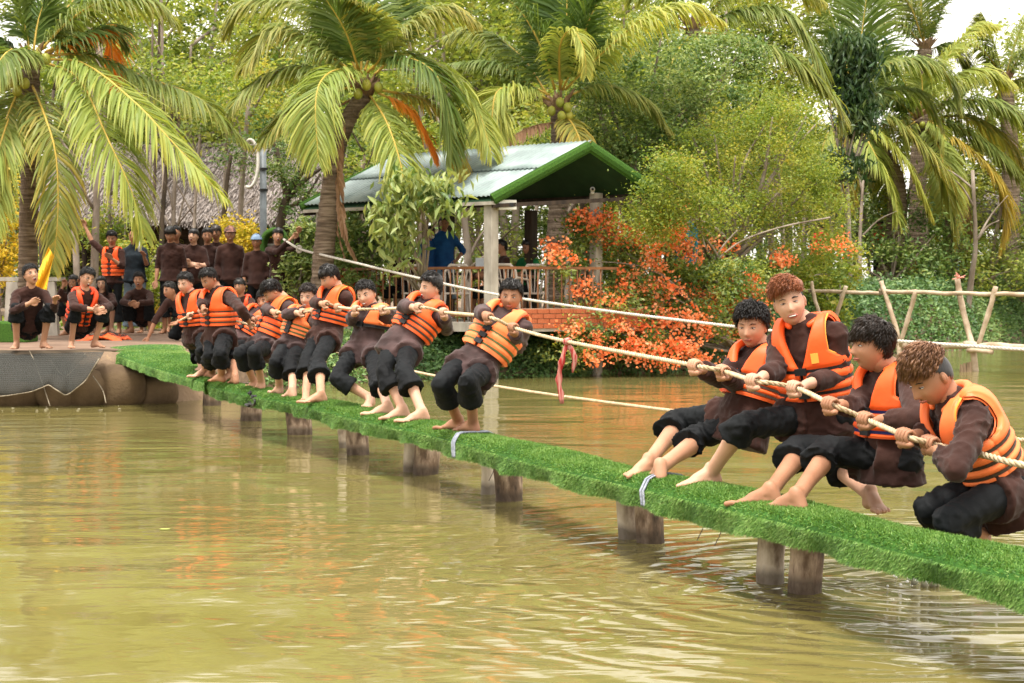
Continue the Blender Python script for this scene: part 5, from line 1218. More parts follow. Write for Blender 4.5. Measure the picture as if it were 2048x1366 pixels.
def clump_pts(n, ells, nclump, csig, seed, shell=.55):
    """ells: list of (centre, (rx,ry,rz), weight)"""
    r = np.random.default_rng(seed); w = np.array([e[2] for e in ells], float); w /= w.sum(); pick = r.choice(len(ells), nclump, p=w)
    d = r.normal(size=(nclump, 3)); d /= np.linalg.norm(d, axis=1)[:, None]; rad = (shell + (1 - shell) * r.uniform(0, 1, nclump)) ** .6
    Cc = np.array([ells[i][0][:] for i in pick]); Rr = np.array([ells[i][1] for i in pick]); cc = Cc + d * rad[:, None] * Rr
    cs = r.uniform(.6, 1.5, nclump) * csig; ct = r.uniform(0, 1, nclump); wi = r.choice(nclump, n)
    off = r.normal(size=(n, 3)); P = cc[wi] + off * cs[wi][:, None] * np.array([1, 1, .75])
    t = np.clip(.55 * ct[wi] + .45 * r.uniform(0, 1, n), 0, 1)
    return P, t, cc
def tree(label, base, ells, nleaf, size, m_, seed, cat='tree', nclump=60, csig=.22, trunk_r=.09, bark='bark_grey', group=None, name='leafy_tree', limbs=8, droop=0, aspect=.45, stuff=True, loc=None, tintoff=0):
    root = empty(name, base, label, cat, group); P, t, cc = clump_pts(nleaf, ells, nclump, csig, seed)
    me = leaves_mesh(P, size, seed, aspect, np.clip(t + tintoff, 0, 1), droop=droop); o = link('crown', me, root, M[m_]); 
    if stuff: tag(o, kind='stuff')
    r = random.Random(seed); b_ = MB(); top = V(ells[0][0]); mid = V(base).lerp(top, .55) + V((r.uniform(-.15, .15), r.uniform(-.1, .1), 0))
    if trunk_r > 0:
        b_.tube(smooth_path([V(base) - V((0, 0, .2)), V(base).lerp(mid, .5) + V((r.uniform(-.06, .06), 0, 0)), mid], 4), [trunk_r] * 4 + [trunk_r * .85] * 4 + [trunk_r * .7], n=8)
        for k in range(limbs):
            c = V(cc[r.randrange(len(cc))]); s_ = V(base).lerp(mid, r.uniform(.55, 1)); e = s_.lerp(c, .5) + V((r.uniform(-.2, .2), r.uniform(-.2, .2), r.uniform(0, .25)))
            pth = smooth_path([s_, e, c], 4); b_.tube(pth, [trunk_r * .5 * (1 - i / len(pth)) + .008 for i in range(len(pth))], n=5)
        b_.build('trunk', M[bark], root, smooth=True)
    return root
# --- background woodland: five kinds, copied
def wood_kind(seed, h, spread, nleaf, m_, tr, leaf=.13, forks=3):
    root = empty('forest_tree', (0, 0, 0)); r = random.Random(seed); b_ = MB(); ells = []; lean = r.uniform(-.5, .5)
    for k in range(forks):
        a = r.uniform(0, 6.28); x = math.cos(a) * spread * .45; y = math.sin(a) * spread * .45; hh = h * r.uniform(.75, 1.05)
        pth = smooth_path([V((r.uniform(-.1, .1), r.uniform(-.1, .1), -.3)), V((lean * .3 + x * .15, y * .15, h * .25)), V((lean * .6 + x * .5, y * .5, h * .55)), V((lean + x, y, hh))], 5)
        b_.tube(pth, [tr * (1 - .85 * i / len(pth)) for i in range(len(pth))], n=8, noise=.05)
        for q in range(6):
            s_ = pth[r.randrange(len(pth) // 2, len(pth))]; e = s_ + V((r.uniform(-1, 1) * spread * .8, r.uniform(-1, 1) * spread * .7, r.uniform(.1, 1.0)))
            b_.tube(smooth_path([s_, s_.lerp(e, .5) + V((0, 0, .15)), e], 3), [tr * .3 * (1 - i / 8) + .006 for i in range(7)], n=4); ells.append((e, (spread * .42, spread * .42, spread * .34), 1))
        ells.append((V((lean + x, y, hh)), (spread * .55, spread * .5, spread * .5), 1.5))
    P, t, _ = clump_pts(nleaf, ells, 70, spread * .16, seed, .2); me = leaves_mesh(P, leaf, seed, .5, t); o = link('crown', me, root, M[m_]); tag(o, kind='stuff')
    b_.build('trunk', M['bark_grey'], root, smooth=True); return root
kinds = [wood_kind(1, 7.5, 2.2, 11000, 'leaf_forest', .165), wood_kind(2, 9.0, 2.4, 10500, 'leaf_forest', .11, .155), wood_kind(3, 6.0, 2.0, 9000, 'leaf_olive', .10, .14), wood_kind(4, 8.2, 2.6, 9000, 'leaf_forest', .15, .17, 4), wood_kind(5, 4.6, 1.8, 8500, 'leaf_green', .08, .12)]
KL = ['woodland tree', 'tall thin woodland tree', 'yellow-green woodland tree', 'many-stemmed woodland tree', 'low dark woodland tree']
spots = []; rr = random.Random(5)
for (Yd, n, mn) in ((41, 13, 0), (46, 14, 1), (52, 15, 2), (60, 16, 3)):
    for i in range(n):
        px_ = -250 + (2048 + 500) * (i + rr.uniform(.15, .85)) / n; spots.append((px_, Yd + rr.uniform(-2, 2) + (5 if px_ > 1500 else 0)))
WHERE = lambda px_: ('above the left coconut palm' if px_ < 250 else 'between the left and middle palms' if px_ < 650 else 'behind the tin-roofed pavilion' if px_ < 1150 else 'behind the flowering bush' if px_ < 1600 else 'behind the right-hand palms')
for i, (px_, Yd) in enumerate(spots):
    k = rr.choice((0, 1, 1, 2, 3, 3, 4)) if i > 4 else i
    if px_ > 1700 and Yd > 45: k = rr.choice((2, 4))
    o = kinds[k] if i < 5 else copy_tree(kinds[k]); p = at(px_, 575, Yd); o.location = (p.x, p.y, .6); o.rotation_euler = (0, 0, rr.uniform(0, 6.28)); s_ = rr.uniform(.85, 1.15)
    if px_ > 1650: s_ *= .72
    o.scale = (s_, s_, s_)
    tag(o, '%s %s, %s row' % (KL[k], WHERE(px_), ('front', 'second', 'third', 'rear')[0 if Yd < 43.6 else 1 if Yd < 49.1 else 2 if Yd < 56 else 3]), 'tree', 'woodland trees behind the pond garden')
# slim bare trunks in front of the wood
TR = [(88, 300, 570, 26, .05), (160, 300, 600, 28.5, .075), (185, 200, 585, 29, .09), (205, 330, 600, 29.5, .06), (330, 330, 560, 30, .07), (362, 300, 560, 30, .06), (390, 330, 540, 33, .05), (445, 300, 540, 33, .05), (300, 60, 500, 36, .05), (318, 40, 500, 36, .06), (282, 30, 500, 37, .04), (480, 300, 560, 32, .08), (1490, 350, 600, 31, .06), (1545, 350, 600, 32, .08), (1600, 380, 600, 33, .07), (1650, 380, 600, 34, .12), (1700, 380, 590, 33, .05), (1720, 400, 600, 31, .06), (1745, 420, 590, 33, .05), (1815, 420, 585, 33, .06), (1840, 400, 585, 37, .07), (1935, 380, 590, 32, .08), (1985, 430, 590, 34, .08), (1130, 330, 600, 30, .16), (1165, 400, 600, 32, .12), (1300, 420, 560, 31, .09), (1450, 420, 600, 30, .1), (930, 430, 600, 31, .1), (960, 420, 600, 34, .07), (1060, 420, 600, 33, .06), (840, 440, 600, 33, .07), (740, 440, 600, 32, .07), (700, 430, 600, 30, .05), (1575, 420, 600, 30, .05)]
for i, (x, y0, y1, Yd, r_) in enumerate(TR):
    Yd = Yd + (5 if x > 1590 else 0); p1 = at(x, y1, Yd); p1.z = float(ground_z(p1.x, p1.y)) - .1; p0 = at(x + random.uniform(-30, 30), y0 - (120 if x < 1590 else 40), Yd + random.uniform(-.5, .5)); m1 = p1.lerp(p0, .5) + V((random.uniform(-.15, .15), 0, 0))
    b_ = MB(); pth = smooth_path([p1, p1.lerp(m1, .5), m1, p0], 4); b_.tube(pth, [r_ * (1 - .55 * q / len(pth)) for q in range(len(pth))], n=8, noise=.05)
    for k in range(4):
        s_ = pth[random.randrange(len(pth) // 2, len(pth))]; e = s_ + V((random.uniform(-.9, .9), random.uniform(-.4, .4), random.uniform(.4, 1.2))); b_.tube(smooth_path([s_, s_.lerp(e, .5) + V((0, 0, .1)), e], 3), [r_ * .4, r_ * .35, r_ * .3, r_ * .25, r_ * .2, r_ * .12, r_ * .08], n=5)
    root = empty('bare_trunk', p1, None, 'tree', 'slim grey trunks along the bank'); b_.build('trunk', M['bark_grey'] if i % 4 else M['bark_dark'], root, smooth=True)
    if x not in (88, 160) and x < 1590: P, t, _ = clump_pts(900, [(p0, (.9, .6, .7), 1)], 16, .18, i); o = link('crown', leaves_mesh(P, .1, i, .5, t), root, M['leaf_olive' if i % 2 else 'leaf_forest']); tag(o, kind='stuff')
    tag(root, '%s grey trunk %s' % (('slim', 'thin', 'stout')[0 if r_ > .055 else 1] if r_ < .09 else 'stout', 'rising %s' % ('behind the seated spectators' if x < 260 else 'behind the standing boys' if x < 500 else 'left of the pavilion' if x < 800 else 'seen under the pavilion roof' if x < 1180 else 'behind the flowering bush' if x < 1620 else 'behind the pole bridge')))
# two crossing-limbed dark tree near the pole
b_ = MB(); root = empty('branching_tree', at(560, 600, 31), 'dark forked tree with spreading limbs behind the turf-hooded post', 'tree')
for pts, r_ in (([(548, 640), (556, 480), (575, 390), (612, 330), (650, 270)], .10), ([(560, 640), (560, 470), (572, 400), (560, 330), (548, 280)], .08), ([(572, 400), (610, 360), (645, 335)], .06), ([(566, 420), (610, 395), (640, 350)], .04), ([(440, 640), (446, 470), (452, 380), (462, 310)], .07)):
    pth = smooth_path([at(x, y, 31) for x, y in pts], 5); b_.tube(pth, [r_ * (1 - .6 * q / len(pth)) for q in range(len(pth))], n=8)
b_.build('trunk', M['bark_dark'], root, smooth=True); P, t, _ = clump_pts(4200, [(at(590, 300, 31), (1.1, .7, .6), 1), (at(520, 300, 31.5), (.7, .6, .5), .6), (at(600, 410, 31), (.5, .5, .6), .5)], 40, .16, 77); o = link('crown', leaves_mesh(P, .085, 77, .5, t), root, M['leaf_green']); tag(o, kind='stuff')

def E(px_, py_, Yd, rx, ry, rz, w=1): return (at(px_, py_, Yd), (rx, ry, rz), w)
def G(px_, Yd): p = at(px_, 575, Yd); return V((p.x, p.y, float(ground_z(p.x, p.y))))
tree('broad shrub tree with small yellow-green leaves, right of the pavilion', G(1420, 27.6), [E(1510, 330, 27.3, 1.35, .9, 1.0, 3), E(1610, 400, 27.2, .7, .7, .75, 1.4), E(1400, 330, 27.3, .8, .8, .7, 1.3), E(1440, 440, 27, .8, .7, .5, 1.2), E(1560, 250, 27.6, .7, .6, .5, 1), E(1340, 370, 24.3, .55, .4, .45, 1.3), E(1310, 430, 24.4, .4, .35, .35, 1.0), E(1395, 420, 24.8, .5, .4, .4, 1.0), E(1600, 500, 27.5, .5, .5, .3, .5)], 40000, .052, 'leaf_olive', 11, nclump=270, csig=.14, trunk_r=.07, limbs=26, aspect=.5, name='shrub_tree', tintoff=-.06)
tree('taller green tree behind the pavilion gable, leaning over the roof', G(1250, 29), [E(1300, 150, 28.4, 1.25, .9, .9, 3), E(1230, 240, 28, .7, .7, .7, 1.4), E(1400, 210, 28.5, .8, .8, .8, 1.4), E(1300, 310, 27.6, .8, .7, .5, 1.3), E(1180, 175, 28, .45, .4, .4, .6), E(1450, 120, 29, .6, .6, .5, .8)], 24000, .075, 'leaf_green', 12, nclump=170, csig=.16, trunk_r=.12, limbs=20, aspect=.5)
tree('column of long drooping dark mango leaves between two palm crowns', G(1700, 34.2), [E(1700, 120, 34.2, .42, .4, .6, 2), E(1705, 215, 34.2, .4, .4, .6, 2), E(1690, 330, 34.2, .3, .3, .4, .4)], 4200, .22, 'leaf_dark', 13, nclump=60, csig=.13, trunk_r=.05, limbs=10, droop=1.6, aspect=.26, name='mango_tree')
tree('young mango tree with big drooping leaves against the tin roof', G(865, 24.6) , [E(840, 378, 23.1, .40, .3, .20, 2), E(888, 400, 23.1, .20, .25, .22, .8), E(790, 430, 23.2, .22, .25, .34, 1.2), E(800, 510, 23.2, .15, .2, .3, .4)], 900, .20, 'leaf_green', 14, nclump=44, csig=.13, trunk_r=.03, limbs=14, droop=1.2, aspect=.30, name='mango_tree', tintoff=.15)
tree('dense green shrub between the middle palm and the pavilion post', G(735, 25.8), [E(735, 470, 25.7, .44, .35, .5, 2), E(720, 560, 25.6, .4, .35, .4, 1.4), E(700, 500, 26, .3, .3, .4, 1)], 4200, .10, 'leaf_green', 15, 'shrub', nclump=60, csig=.12, trunk_r=.03, name='shrub', aspect=.4)
tree('bright green shrub directly left of the middle palm trunk', G(598, 26.6), [E(598, 545, 26.6, .30, .3, .42, 2), E(612, 480, 26.8, .2, .2, .25, .6)], 2600, .10, 'leaf_green', 16, 'shrub', nclump=40, csig=.10, trunk_r=.02, name='shrub', aspect=.4, tintoff=.2)
tree('golden-leaved shrub behind the boy in the cap', G(480, 30), [E(478, 480, 30, .40, .4, .42, 2), E(492, 540, 30, .35, .35, .4, 1)], 3600, .085, 'leaf_gold', 17, 'shrub', nclump=50, csig=.10, trunk_r=.02, name='shrub')
tree('golden-leaved shrub at the left edge behind the bench', G(8, 27), [E(0, 480, 27, .5, .4, .6, 2), E(20, 560, 27, .35, .4, .4, 1), E(-30, 400, 27, .5, .4, .6, 2)], 4200, .09, 'leaf_gold', 18, 'shrub', nclump=60, csig=.12, trunk_r=.02, name='shrub')
tree('clipped green hedge behind the bald man with the bottle', G(290, 28.5), [E(275, 520, 28.4, .35, .3, .35, 2), E(290, 580, 28.4, .4, .3, .4, 2), E(330, 540, 28.8, .3, .3, .4, 1)], 4200, .075, 'leaf_olive', 19, 'hedge', nclump=60, csig=.12, trunk_r=.02, name='hedge_bush')
tree('leafy low branch hanging above the bald man', G(215, 30), [E(210, 470, 29.5, .3, .3, .5, 1), E(240, 420, 30, .35, .3, .3, .6)], 1800, .085, 'leaf_olive', 20, 'shrub', nclump=30, csig=.12, trunk_r=.02, name='shrub')
tree('broad-leaved bush at the right edge of the hedge', G(2010, 42.5), [E(2010, 540, 42.5, .65, .5, .5, 2), E(2060, 550, 42.5, .7, .5, .6, 2)], 2600, .15, 'leaf_green', 21, 'shrub', nclump=40, csig=.15, trunk_r=.02, name='shrub', aspect=.55)
tree('light green leafy shrub between the orange blossoms and the palm foot', G(1640, 32.2), [E(1665, 530, 32, .7, .5, .5, 2), E(1600, 560, 31.5, .6, .5, .4, 2), E(1640, 620, 31.5, .45, .4, .3, 1)], 7000, .095, 'leaf_olive', 22, 'shrub', nclump=70, csig=.14, trunk_r=.03, name='shrub', tintoff=.1)
# far understorey so that no bare ground line shows
for i in range(14):
    px_ = -150 + 175 * i; Yd = 38.5 + 2 * math.sin(i * 2.1)
    tree('%s undergrowth thicket %s' % (('yellowish', 'dark green')[i % 2], 'at the far left behind the hut' if px_ < 200 else 'behind the hut' if px_ < 650 else 'deep behind the pavilion' if px_ < 1200 else 'deep behind the flowering bush' if px_ < 1600 else 'deep behind the pole bridge'), G(px_, Yd), [E(px_, 545, Yd, 1.5, .6, .55, 2), E(px_ + 40, 480, Yd + .5, 1.2, .6, .6, 1.2), E(px_ - 30, 400, Yd + 1, 1.1, .6, .6, .7)], 5200, .12, 'leaf_forest' if i % 2 == 0 else 'leaf_green', 300 + i, 'thicket', nclump=70, csig=.22, trunk_r=.04, name='thicket', group='thickets at the foot of the wood')

# --- bougainvillea: leaves, twigs and orange bracts
BY = 25.6
leaf_e = [(1190, 470, 25.2, 75, 60), (1130, 520, 24.6, 50, 60), (1290, 520, 25.6, 110, 90), (1350, 450, 26, 70, 60), (1420, 560, 26, 110, 70), (1500, 570, 26.5, 80, 55), (1260, 610, 25, 110, 60), (1180, 640, 24.5, 70, 50), (1380, 640, 25.5, 110, 50), (1150, 700, 24.4, 70, 35), (1280, 690, 24.8, 90, 35), (1560, 560, 27.5, 60, 45), (1480, 640, 26.5, 60, 40)]
fl_e = [(1188, 446, 24.9, 55, 30, 8), (1225, 480, 25, 35, 30, 4), (1120, 490, 24.4, 42, 30, 4), (1150, 520, 24.4, 40, 25, 2), (1352, 418, 25.6, 38, 18, 4), (1338, 470, 25.4, 45, 38, 6), (1370, 505, 25.6, 35, 30, 4), (1300, 520, 25.2, 40, 30, 3), (1270, 570, 24.9, 55, 40, 7), (1330, 580, 25, 45, 35, 5), (1210, 600, 24.6, 40, 26, 2.5), (1330, 640, 24.8, 80, 34, 8), (1240, 650, 24.5, 70, 30, 5), (1200, 690, 24.2, 50, 30, 5), (1290, 700, 24.4, 70, 30, 8), (1360, 690, 24.6, 50, 26, 5), (1400, 585, 25.8, 55, 30, 4), (1450, 610, 26, 60, 34, 7), (1500, 590, 26.2, 45, 30, 5), (1440, 500, 26.5, 45, 25, 2.5), (1480, 560, 26.2, 50, 22, 3), (1400, 650, 25, 50, 28, 5), (1470, 660, 25.8, 40, 26, 4), (1565, 520, 27, 22, 22, 2.5), (1500, 640, 26.5, 50, 26, 4), (1520, 610, 26.8, 30, 24, 2), (1180, 720, 24, 40, 16, 2), (1330, 725, 24.4, 60, 14, 3), (1390, 480, 26, 50, 30, 2), (1260, 480, 25.4, 50, 30, 2.5), (1680, 486, 29, 42, 22, 3), (1640, 500, 28.8, 24, 24, 1.5), (1400, 715, 24.9, 30, 20, 3), (1160, 570, 24.3, 35, 25, 2), (1110, 510, 24, 25, 20, 1.5), (1140, 660, 24, 30, 20, 1.5)]
bg_ = empty('bougainvillea', at(1330, 700, 26.3), 'sprawling bush covered in orange blossom beside the pavilion', 'flowering bush')
el = [(at(x, y, Yd), (rx / FPX * Yd, .5, ry / FPX * Yd), rx * ry) for x, y, Yd, rx, ry in leaf_e]
P, t, cc = clump_pts(30000, el, 340, .10, 31, .1); o = link('foliage', leaves_mesh(P[:12000], .065, 31, .5, t[:12000] * .9 + .1), bg_, M['leaf_olive']); tag(o, kind='stuff'); o = link('foliage', leaves_mesh(P[12000:], .07, 33, .5, t[12000:] * .9 + .1), bg_, M['leaf_green']); tag(o, kind='stuff')
el2 = [(at(x, y, Yd), (rx / FPX * Yd, .28, ry / FPX * Yd), w_) for x, y, Yd, rx, ry, w_ in fl_e]
P, t, _ = clump_pts(9000, el2, 700, .060, 32, .05); o = link('blossom', leaves_mesh(P, .052, 32, .85, t * .72 + .28, face=np.array([0, -1.0, .3]), jit=.7), bg_, M['petal']); tag(o, kind='stuff')
b_ = MB(); r = random.Random(3); rootp = at(1330, 680, 26.6); rootp.z = .3
for k in range(60):
    c = V(cc[r.randrange(len(cc))]); s_ = rootp + V((r.uniform(-1.6, 1.6), r.uniform(-.5, .3), 0)); e = s_.lerp(c, .55) + V((r.uniform(-.25, .25), r.uniform(-.2, .2), r.uniform(.1, .5))); b_.tube(smooth_path([s_, e, c], 4), [.026, .024, .021, .018, .015, .012, .009, .006, .004], n=5)
for pts in ([(1340, 650), (1400, 560), (1470, 490), (1560, 455), (1660, 435)], [(1330, 640), (1400, 570), (1440, 500), (1475, 460)], [(1370, 560), (1450, 555), (1500, 545)]):
    b_.tube(smooth_path([at(x, y, 26.3) for x, y in pts], 6), .013, n=6)
b_.build('stem', M['bark_grey'], bg_, smooth=True)
# --- ground cover on the banks (stuff)
def cover(name, x0, x1, n, size, m_, seed, h=.18, band=(0, 2.2), dens=None):
    r = np.random.default_rng(seed); X = r.uniform(x0, x1, n); d = r.uniform(band[0], band[1], n); Yy = shore(X) + d
    Z = ground_z(X, Yy) + np.abs(r.normal(0, h, n)) * (.5 + .5 * np.clip(pnoise(np.stack([X * 1.2, Yy * 1.2, X * 0], 1), seed) + .5, 0, 1.5))
    P = np.stack([X, Yy, Z], 1); P = P[~((X > -9) & (X < -2) & (Yy < 28.6) & (Yy > 18.5) & (name != 'bank_ivy_left'))]; t = np.clip(.35 + .3 * pnoise(P * .9, seed + 1) + r.normal(0, .18, len(P)), 0, 1)
    o = link(name, leaves_mesh(P, size, seed, .55, t, face=np.array([0, -.7, .6])), None, M[m_]); tag(o, kind='stuff')
cover('hedge_ground_cover', 3.6, 17, 60000, .095, 'leaf_hedge', 41, .16, (-.1, 3.4))
cover('bank_ivy', -1.99, 1.2, 15000, .075, 'leaf_hedge', 42, .10, (-.15, 2.0))
cover('bank_ivy_left', -3.3, -2.0, 5000, .075, 'leaf_hedge', 45, .10, (-.15, 2.0))
cover('bank_undergrowth', .8, 4.2, 9000, .08, 'leaf_hedge', 43, .16, (-.2, 2.0))
cover('forest_floor_weeds', -12, 16, 16000, .12, 'leaf_olive', 44, .14, (4.5, 13))
def tuft(px_, Yd, h, n, seed, lab, m_='leaf_green'):
    g0 = G(px_, Yd); r = random.Random(seed); b_ = MB()
    for k in range(n):
        a = r.uniform(0, 6.28); q = r.uniform(.2, .8); hh = h * r.uniform(.6, 1.1); p1 = g0 + V((math.cos(a) * q * .1, math.sin(a) * q * .1, hh * .6)); p2 = g0 + V((math.cos(a) * q * h * .7, math.sin(a) * q * h * .7, hh)); b_.tube([g0, p1, p2], [.012, .014, .002], n=4, ry=[.003, .003, .001])
    me = b_.mesh('t'); a_ = me.attributes.new('tint', 'FLOAT', 'POINT'); a_.data.foreach_set('value', np.random.default_rng(seed).uniform(.3, .9, len(me.vertices)).astype(np.float32)); o = link('grass_tuft', me, None, M[m_]); tag(o, lab, 'plant', 'strappy tufts on the bank')
tuft(1830, 38.5, .7, 30, 1, 'strappy plant at the hedge top below the teal stool', 'leaf_gold'); tuft(1928, 40.5, .5, 26, 2, 'strappy plant at the hedge top by the blue stool'); tuft(1130, 25.3, .5, 30, 3, 'strappy plant by the brick upstand'); tuft(300, 28, .5, 30, 4, 'dry grass tuft behind the smiling squatting boy', 'leaf_gold')
# reeds and pink flower on the bridge pole
b_ = MB(); c = at(1918, 556, YB(1918)); [b_.tube([c, c + V((random.uniform(-.12, .12), random.uniform(-.05, .05), random.uniform(-.02, .10)))], .007, n=4) for _ in range(16)]; tag(b_.build('pink_orchid', mat('pink_petals', (.6, .2, .16), (.75, .38, .3), rough=.7, scale=20)), 'dry pink flower spray tied on top of a bridge pole', 'flower')
# ================================================================ TURF WALKWAY
M['turf'] = leaf_mat('turf_blade', [(.028, .080, .010), (.050, .130, .016), (.095, .21, .030), (.17, .30, .06), (.30, .41, .13)], transl=.18, rough=.5, spec=.3)
M['turf_base'] = mat('turf_backing', (.02, .07, .008), (.04, .12, .015), rough=1, scale=30)
def pile_mat(name, ramp, sc):
    m, nt, b = new_mat(name); N = nt.nodes; L = nt.links; tc = N.new('ShaderNodeTexCoord'); mp = N.new('ShaderNodeMapping'); mp.inputs['Scale'].default_value = (1, 1, .4); L.new(tc.outputs['Object'], mp.inputs[0])
    n = N.new('ShaderNodeTexNoise'); n.inputs['Scale'].default_value = sc; n.inputs['Detail'].default_value = 10; n.inputs['Roughness'].default_value = .62; L.new(mp.outputs[0], n.inputs[0]); r = N.new('ShaderNodeValToRGB'); cr = r.color_ramp
    cr.elements[0].position = .36; cr.elements[1].position = .66; cr.elements[0].color = (*ramp[0], 1); cr.elements[1].color = (*ramp[2], 1); e = cr.elements.new(.5); e.color = (*ramp[1], 1); L.new(n.outputs[0], r.inputs[0])
    sp = N.new('ShaderNodeSeparateXYZ'); L.new(tc.outputs['Object'], sp.inputs[0]); ad = N.new('ShaderNodeMath'); ad.operation = 'MULTIPLY_ADD'; ad.inputs[1].default_value = -.16; L.new(n.outputs[0], ad.inputs[0]); L.new(sp.outputs[2], ad.inputs[2])
    mr = N.new('ShaderNodeMapRange'); mr.inputs[1].default_value = -.04; mr.inputs[2].default_value = .0; mr.inputs[3].default_value = .72; mr.inputs[4].default_value = 0; L.new(ad.outputs[0], mr.inputs[0])
    mx = N.new('ShaderNodeMix'); mx.data_type = 'RGBA'; mx.inputs[7].default_value = (.035, .022, .012, 1); L.new(mr.outputs[0], mx.inputs[0]); L.new(r.outputs[0], mx.inputs[6]); L.new(mx.outputs[2], b.inputs['Base Color'])
    b.inputs['Roughness'].default_value = .8; bm = N.new('ShaderNodeBump'); bm.inputs['Strength'].default_value = .9; bm.inputs['Distance'].default_value = .02; L.new(n.outputs[0], bm.inputs['Height']); L.new(bm.outputs[0], b.inputs['Normal']); return m
M['log'] = pile_mat('barked_log', ((.035, .022, .013), (.17, .11, .07), (.50, .38, .28)), 11); M['log_pale'] = pile_mat('pale_pile', ((.16, .11, .07), (.46, .38, .29), (.66, .58, .48)), 8)
M['log_old'] = mat('barked_log', (.055, .034, .020), (.34, .25, .17), rough=.9, scale=4.5, stretch=(1, 1, .35), bump=.9, bscale=16, detail=10, bdist=.025, c3=(.15, .10, .062), fac=(.34, .66))
M['log_pale_old'] = mat('pale_concrete_pile', (.22, .165, .11), (.52, .45, .36), rough=.85, scale=5, stretch=(1, 1, .5), bump=.5, bscale=18, detail=9, fac=(.3, .6))
M['wet_band'] = mat('wet_dark_bark', (.05, .032, .018), (.13, .09, .055), rough=.55, scale=8, bump=.7, bscale=20, spec=.4)
BK = [(476, 764), (560, 781), (683, 803), (810, 830), (950, 858), (1090, 890), (1240, 926), (1430, 964), (1620, 1004), (1830, 1051), (2048, 1098), (2260, 1144), (2520, 1201), (2820, 1267)]
PAIR = [(at_z(371, 690, .60), at_z(207, 694, .60)), (at_z(388, 712, .56), at_z(285, 722, .55)), (at_z(412, 735, .50), at_z(352, 742, .49)), (at_z(440, 750, .45), at_z(408, 758, .45))]
bk = smooth_path([at_z(x, y, .41) for x, y in BK], 3); off = V((-.928, -.372, 0)) * .31
for i, p in enumerate(bk): w = .5 + .02 * math.sin(i * 1.7); PAIR.append((p, p + off * (1 + .03 * math.sin(i * .9))))
Bk = np.array([a[:] for a, b_ in PAIR]); Fr = np.array([b_[:] for a, b_ in PAIR]); cl = np.concatenate([[0], np.cumsum(np.linalg.norm(np.diff((Bk + Fr) / 2, axis=0), axis=1))]); TL = cl[-1]
def skirt(s): return .118 + .007 * np.sin(s * 2.3) + .006 * np.sin(s * 5.7 + 1) + .004 * np.sin(s * 13)
GAPS = None
def turf_pt(s, c):
    """s along (m), c across 0..1: back lip, top, front lip. returns point, normal"""
    B_ = np.stack([np.interp(s, cl, Bk[:, k]) for k in range(3)], 1); F_ = np.stack([np.interp(s, cl, Fr[:, k]) for k in range(3)], 1)
    ac = F_ - B_; ac[:, 2] = 0; ac /= np.linalg.norm(ac, axis=1)[:, None] + 1e-9; sk = skirt(s); wd = np.linalg.norm(F_ - B_, axis=1)
    cb, cf = .14, .62; r_ = .034
    P = np.zeros_like(B_); Nn = np.zeros_like(B_); up = np.array([0, 0, 1.0])
    m1 = c < cb; m3 = c > cf; m2 = ~(m1 | m3); t1 = c / cb; t2 = (c - cb) / (cf - cb); t3 = (c - cf) / (1 - cf)
    crown = .012 * np.sin(np.clip(t2, 0, 1) * math.pi) + .008 * np.sin(s * 3.1 + 4 * t2)
    P[m2] = (B_ + (F_ - B_) * t2[:, None])[m2] + up * crown[m2][:, None]; e = np.clip((np.abs(t2 - .5) - .38) / .12, 0, 1); sg = np.sign(t2 - .5)
    P[m2] -= up * (r_ * e ** 2)[m2][:, None]; Nn[m2] = (up + ac * (sg * e * 1.1)[:, None])[m2]
    hb = .06
    P[m1] = (B_ - ac * .006 - up * (r_ + hb * (1 - t1))[:, None])[m1]; Nn[m1] = (-ac + up * .25)[m1]
    bul = .018 * np.sin(s * 7.3) + .012 * np.sin(s * 17 + 1)
    P[m3] = (F_ + ac * (.006 + bul * t3)[:, None] - up * (r_ + (sk - r_) * t3)[:, None])[m3]; Nn[m3] = (ac + up * .25)[m3]
    Nn /= np.linalg.norm(Nn, axis=1)[:, None] + 1e-9
    return P, Nn, m3
wk = empty('turf_walkway', tuple(Bk[8] * [1, 1, 0]), 'narrow plank walkway wrapped in bright green artificial turf, running out over the pond', 'walkway')
nS, nC = 420, 26; S_, C_ = np.meshgrid(np.linspace(0, TL, nS), np.linspace(0, 1, nC), indexing='ij'); P, _, _ = turf_pt(S_.ravel(), C_.ravel())
k = (np.arange(nS - 1)[:, None] * nC + np.arange(nC - 1)[None]).ravel(); link('turf_backing', np_mesh('tb', P, np.stack([k, k + 1, k + nC + 1, k + nC], 1), smooth=True), wk, M['turf_base'])
r = np.random.default_rng(9); nB = 360000
tt = (r.uniform(0, 1, nB)) ** .62; s = tt * TL; c = r.uniform(0, 1, nB); P, Nn, m3 = turf_pt(s, c)
patch = pnoise(P * 2.6, 4); clump = pnoise(P * 17, 6); sz = np.interp(s, [0, TL * .4, TL], [1.5, 1.25, 1.0])
d = Nn * .8 + r.normal(0, .62, (nB, 3)) + np.stack([clump, -clump, clump * 0], 1) * .35; d[m3] = (Nn * .45 + np.array([0, 0, -1.0]) + r.normal(0, .42, (nB, 3)))[m3]; d /= np.linalg.norm(d, axis=1)[:, None]
L_ = (.0155 + .004 * clump) * r.uniform(.6, 1.25, nB); wr = r.normal(size=(nB, 3)); wr[m3] = Nn[m3] + r.normal(0, .25, (int(m3.sum()), 3)); w = np.cross(d, wr); w /= np.linalg.norm(w, axis=1)[:, None]; w *= (.0023 * sz)[:, None]
tip = P + d * L_[:, None] + np.array([0, 0, -.003]); Vv = np.stack([P - w, P + w, tip], 1).reshape(-1, 3)
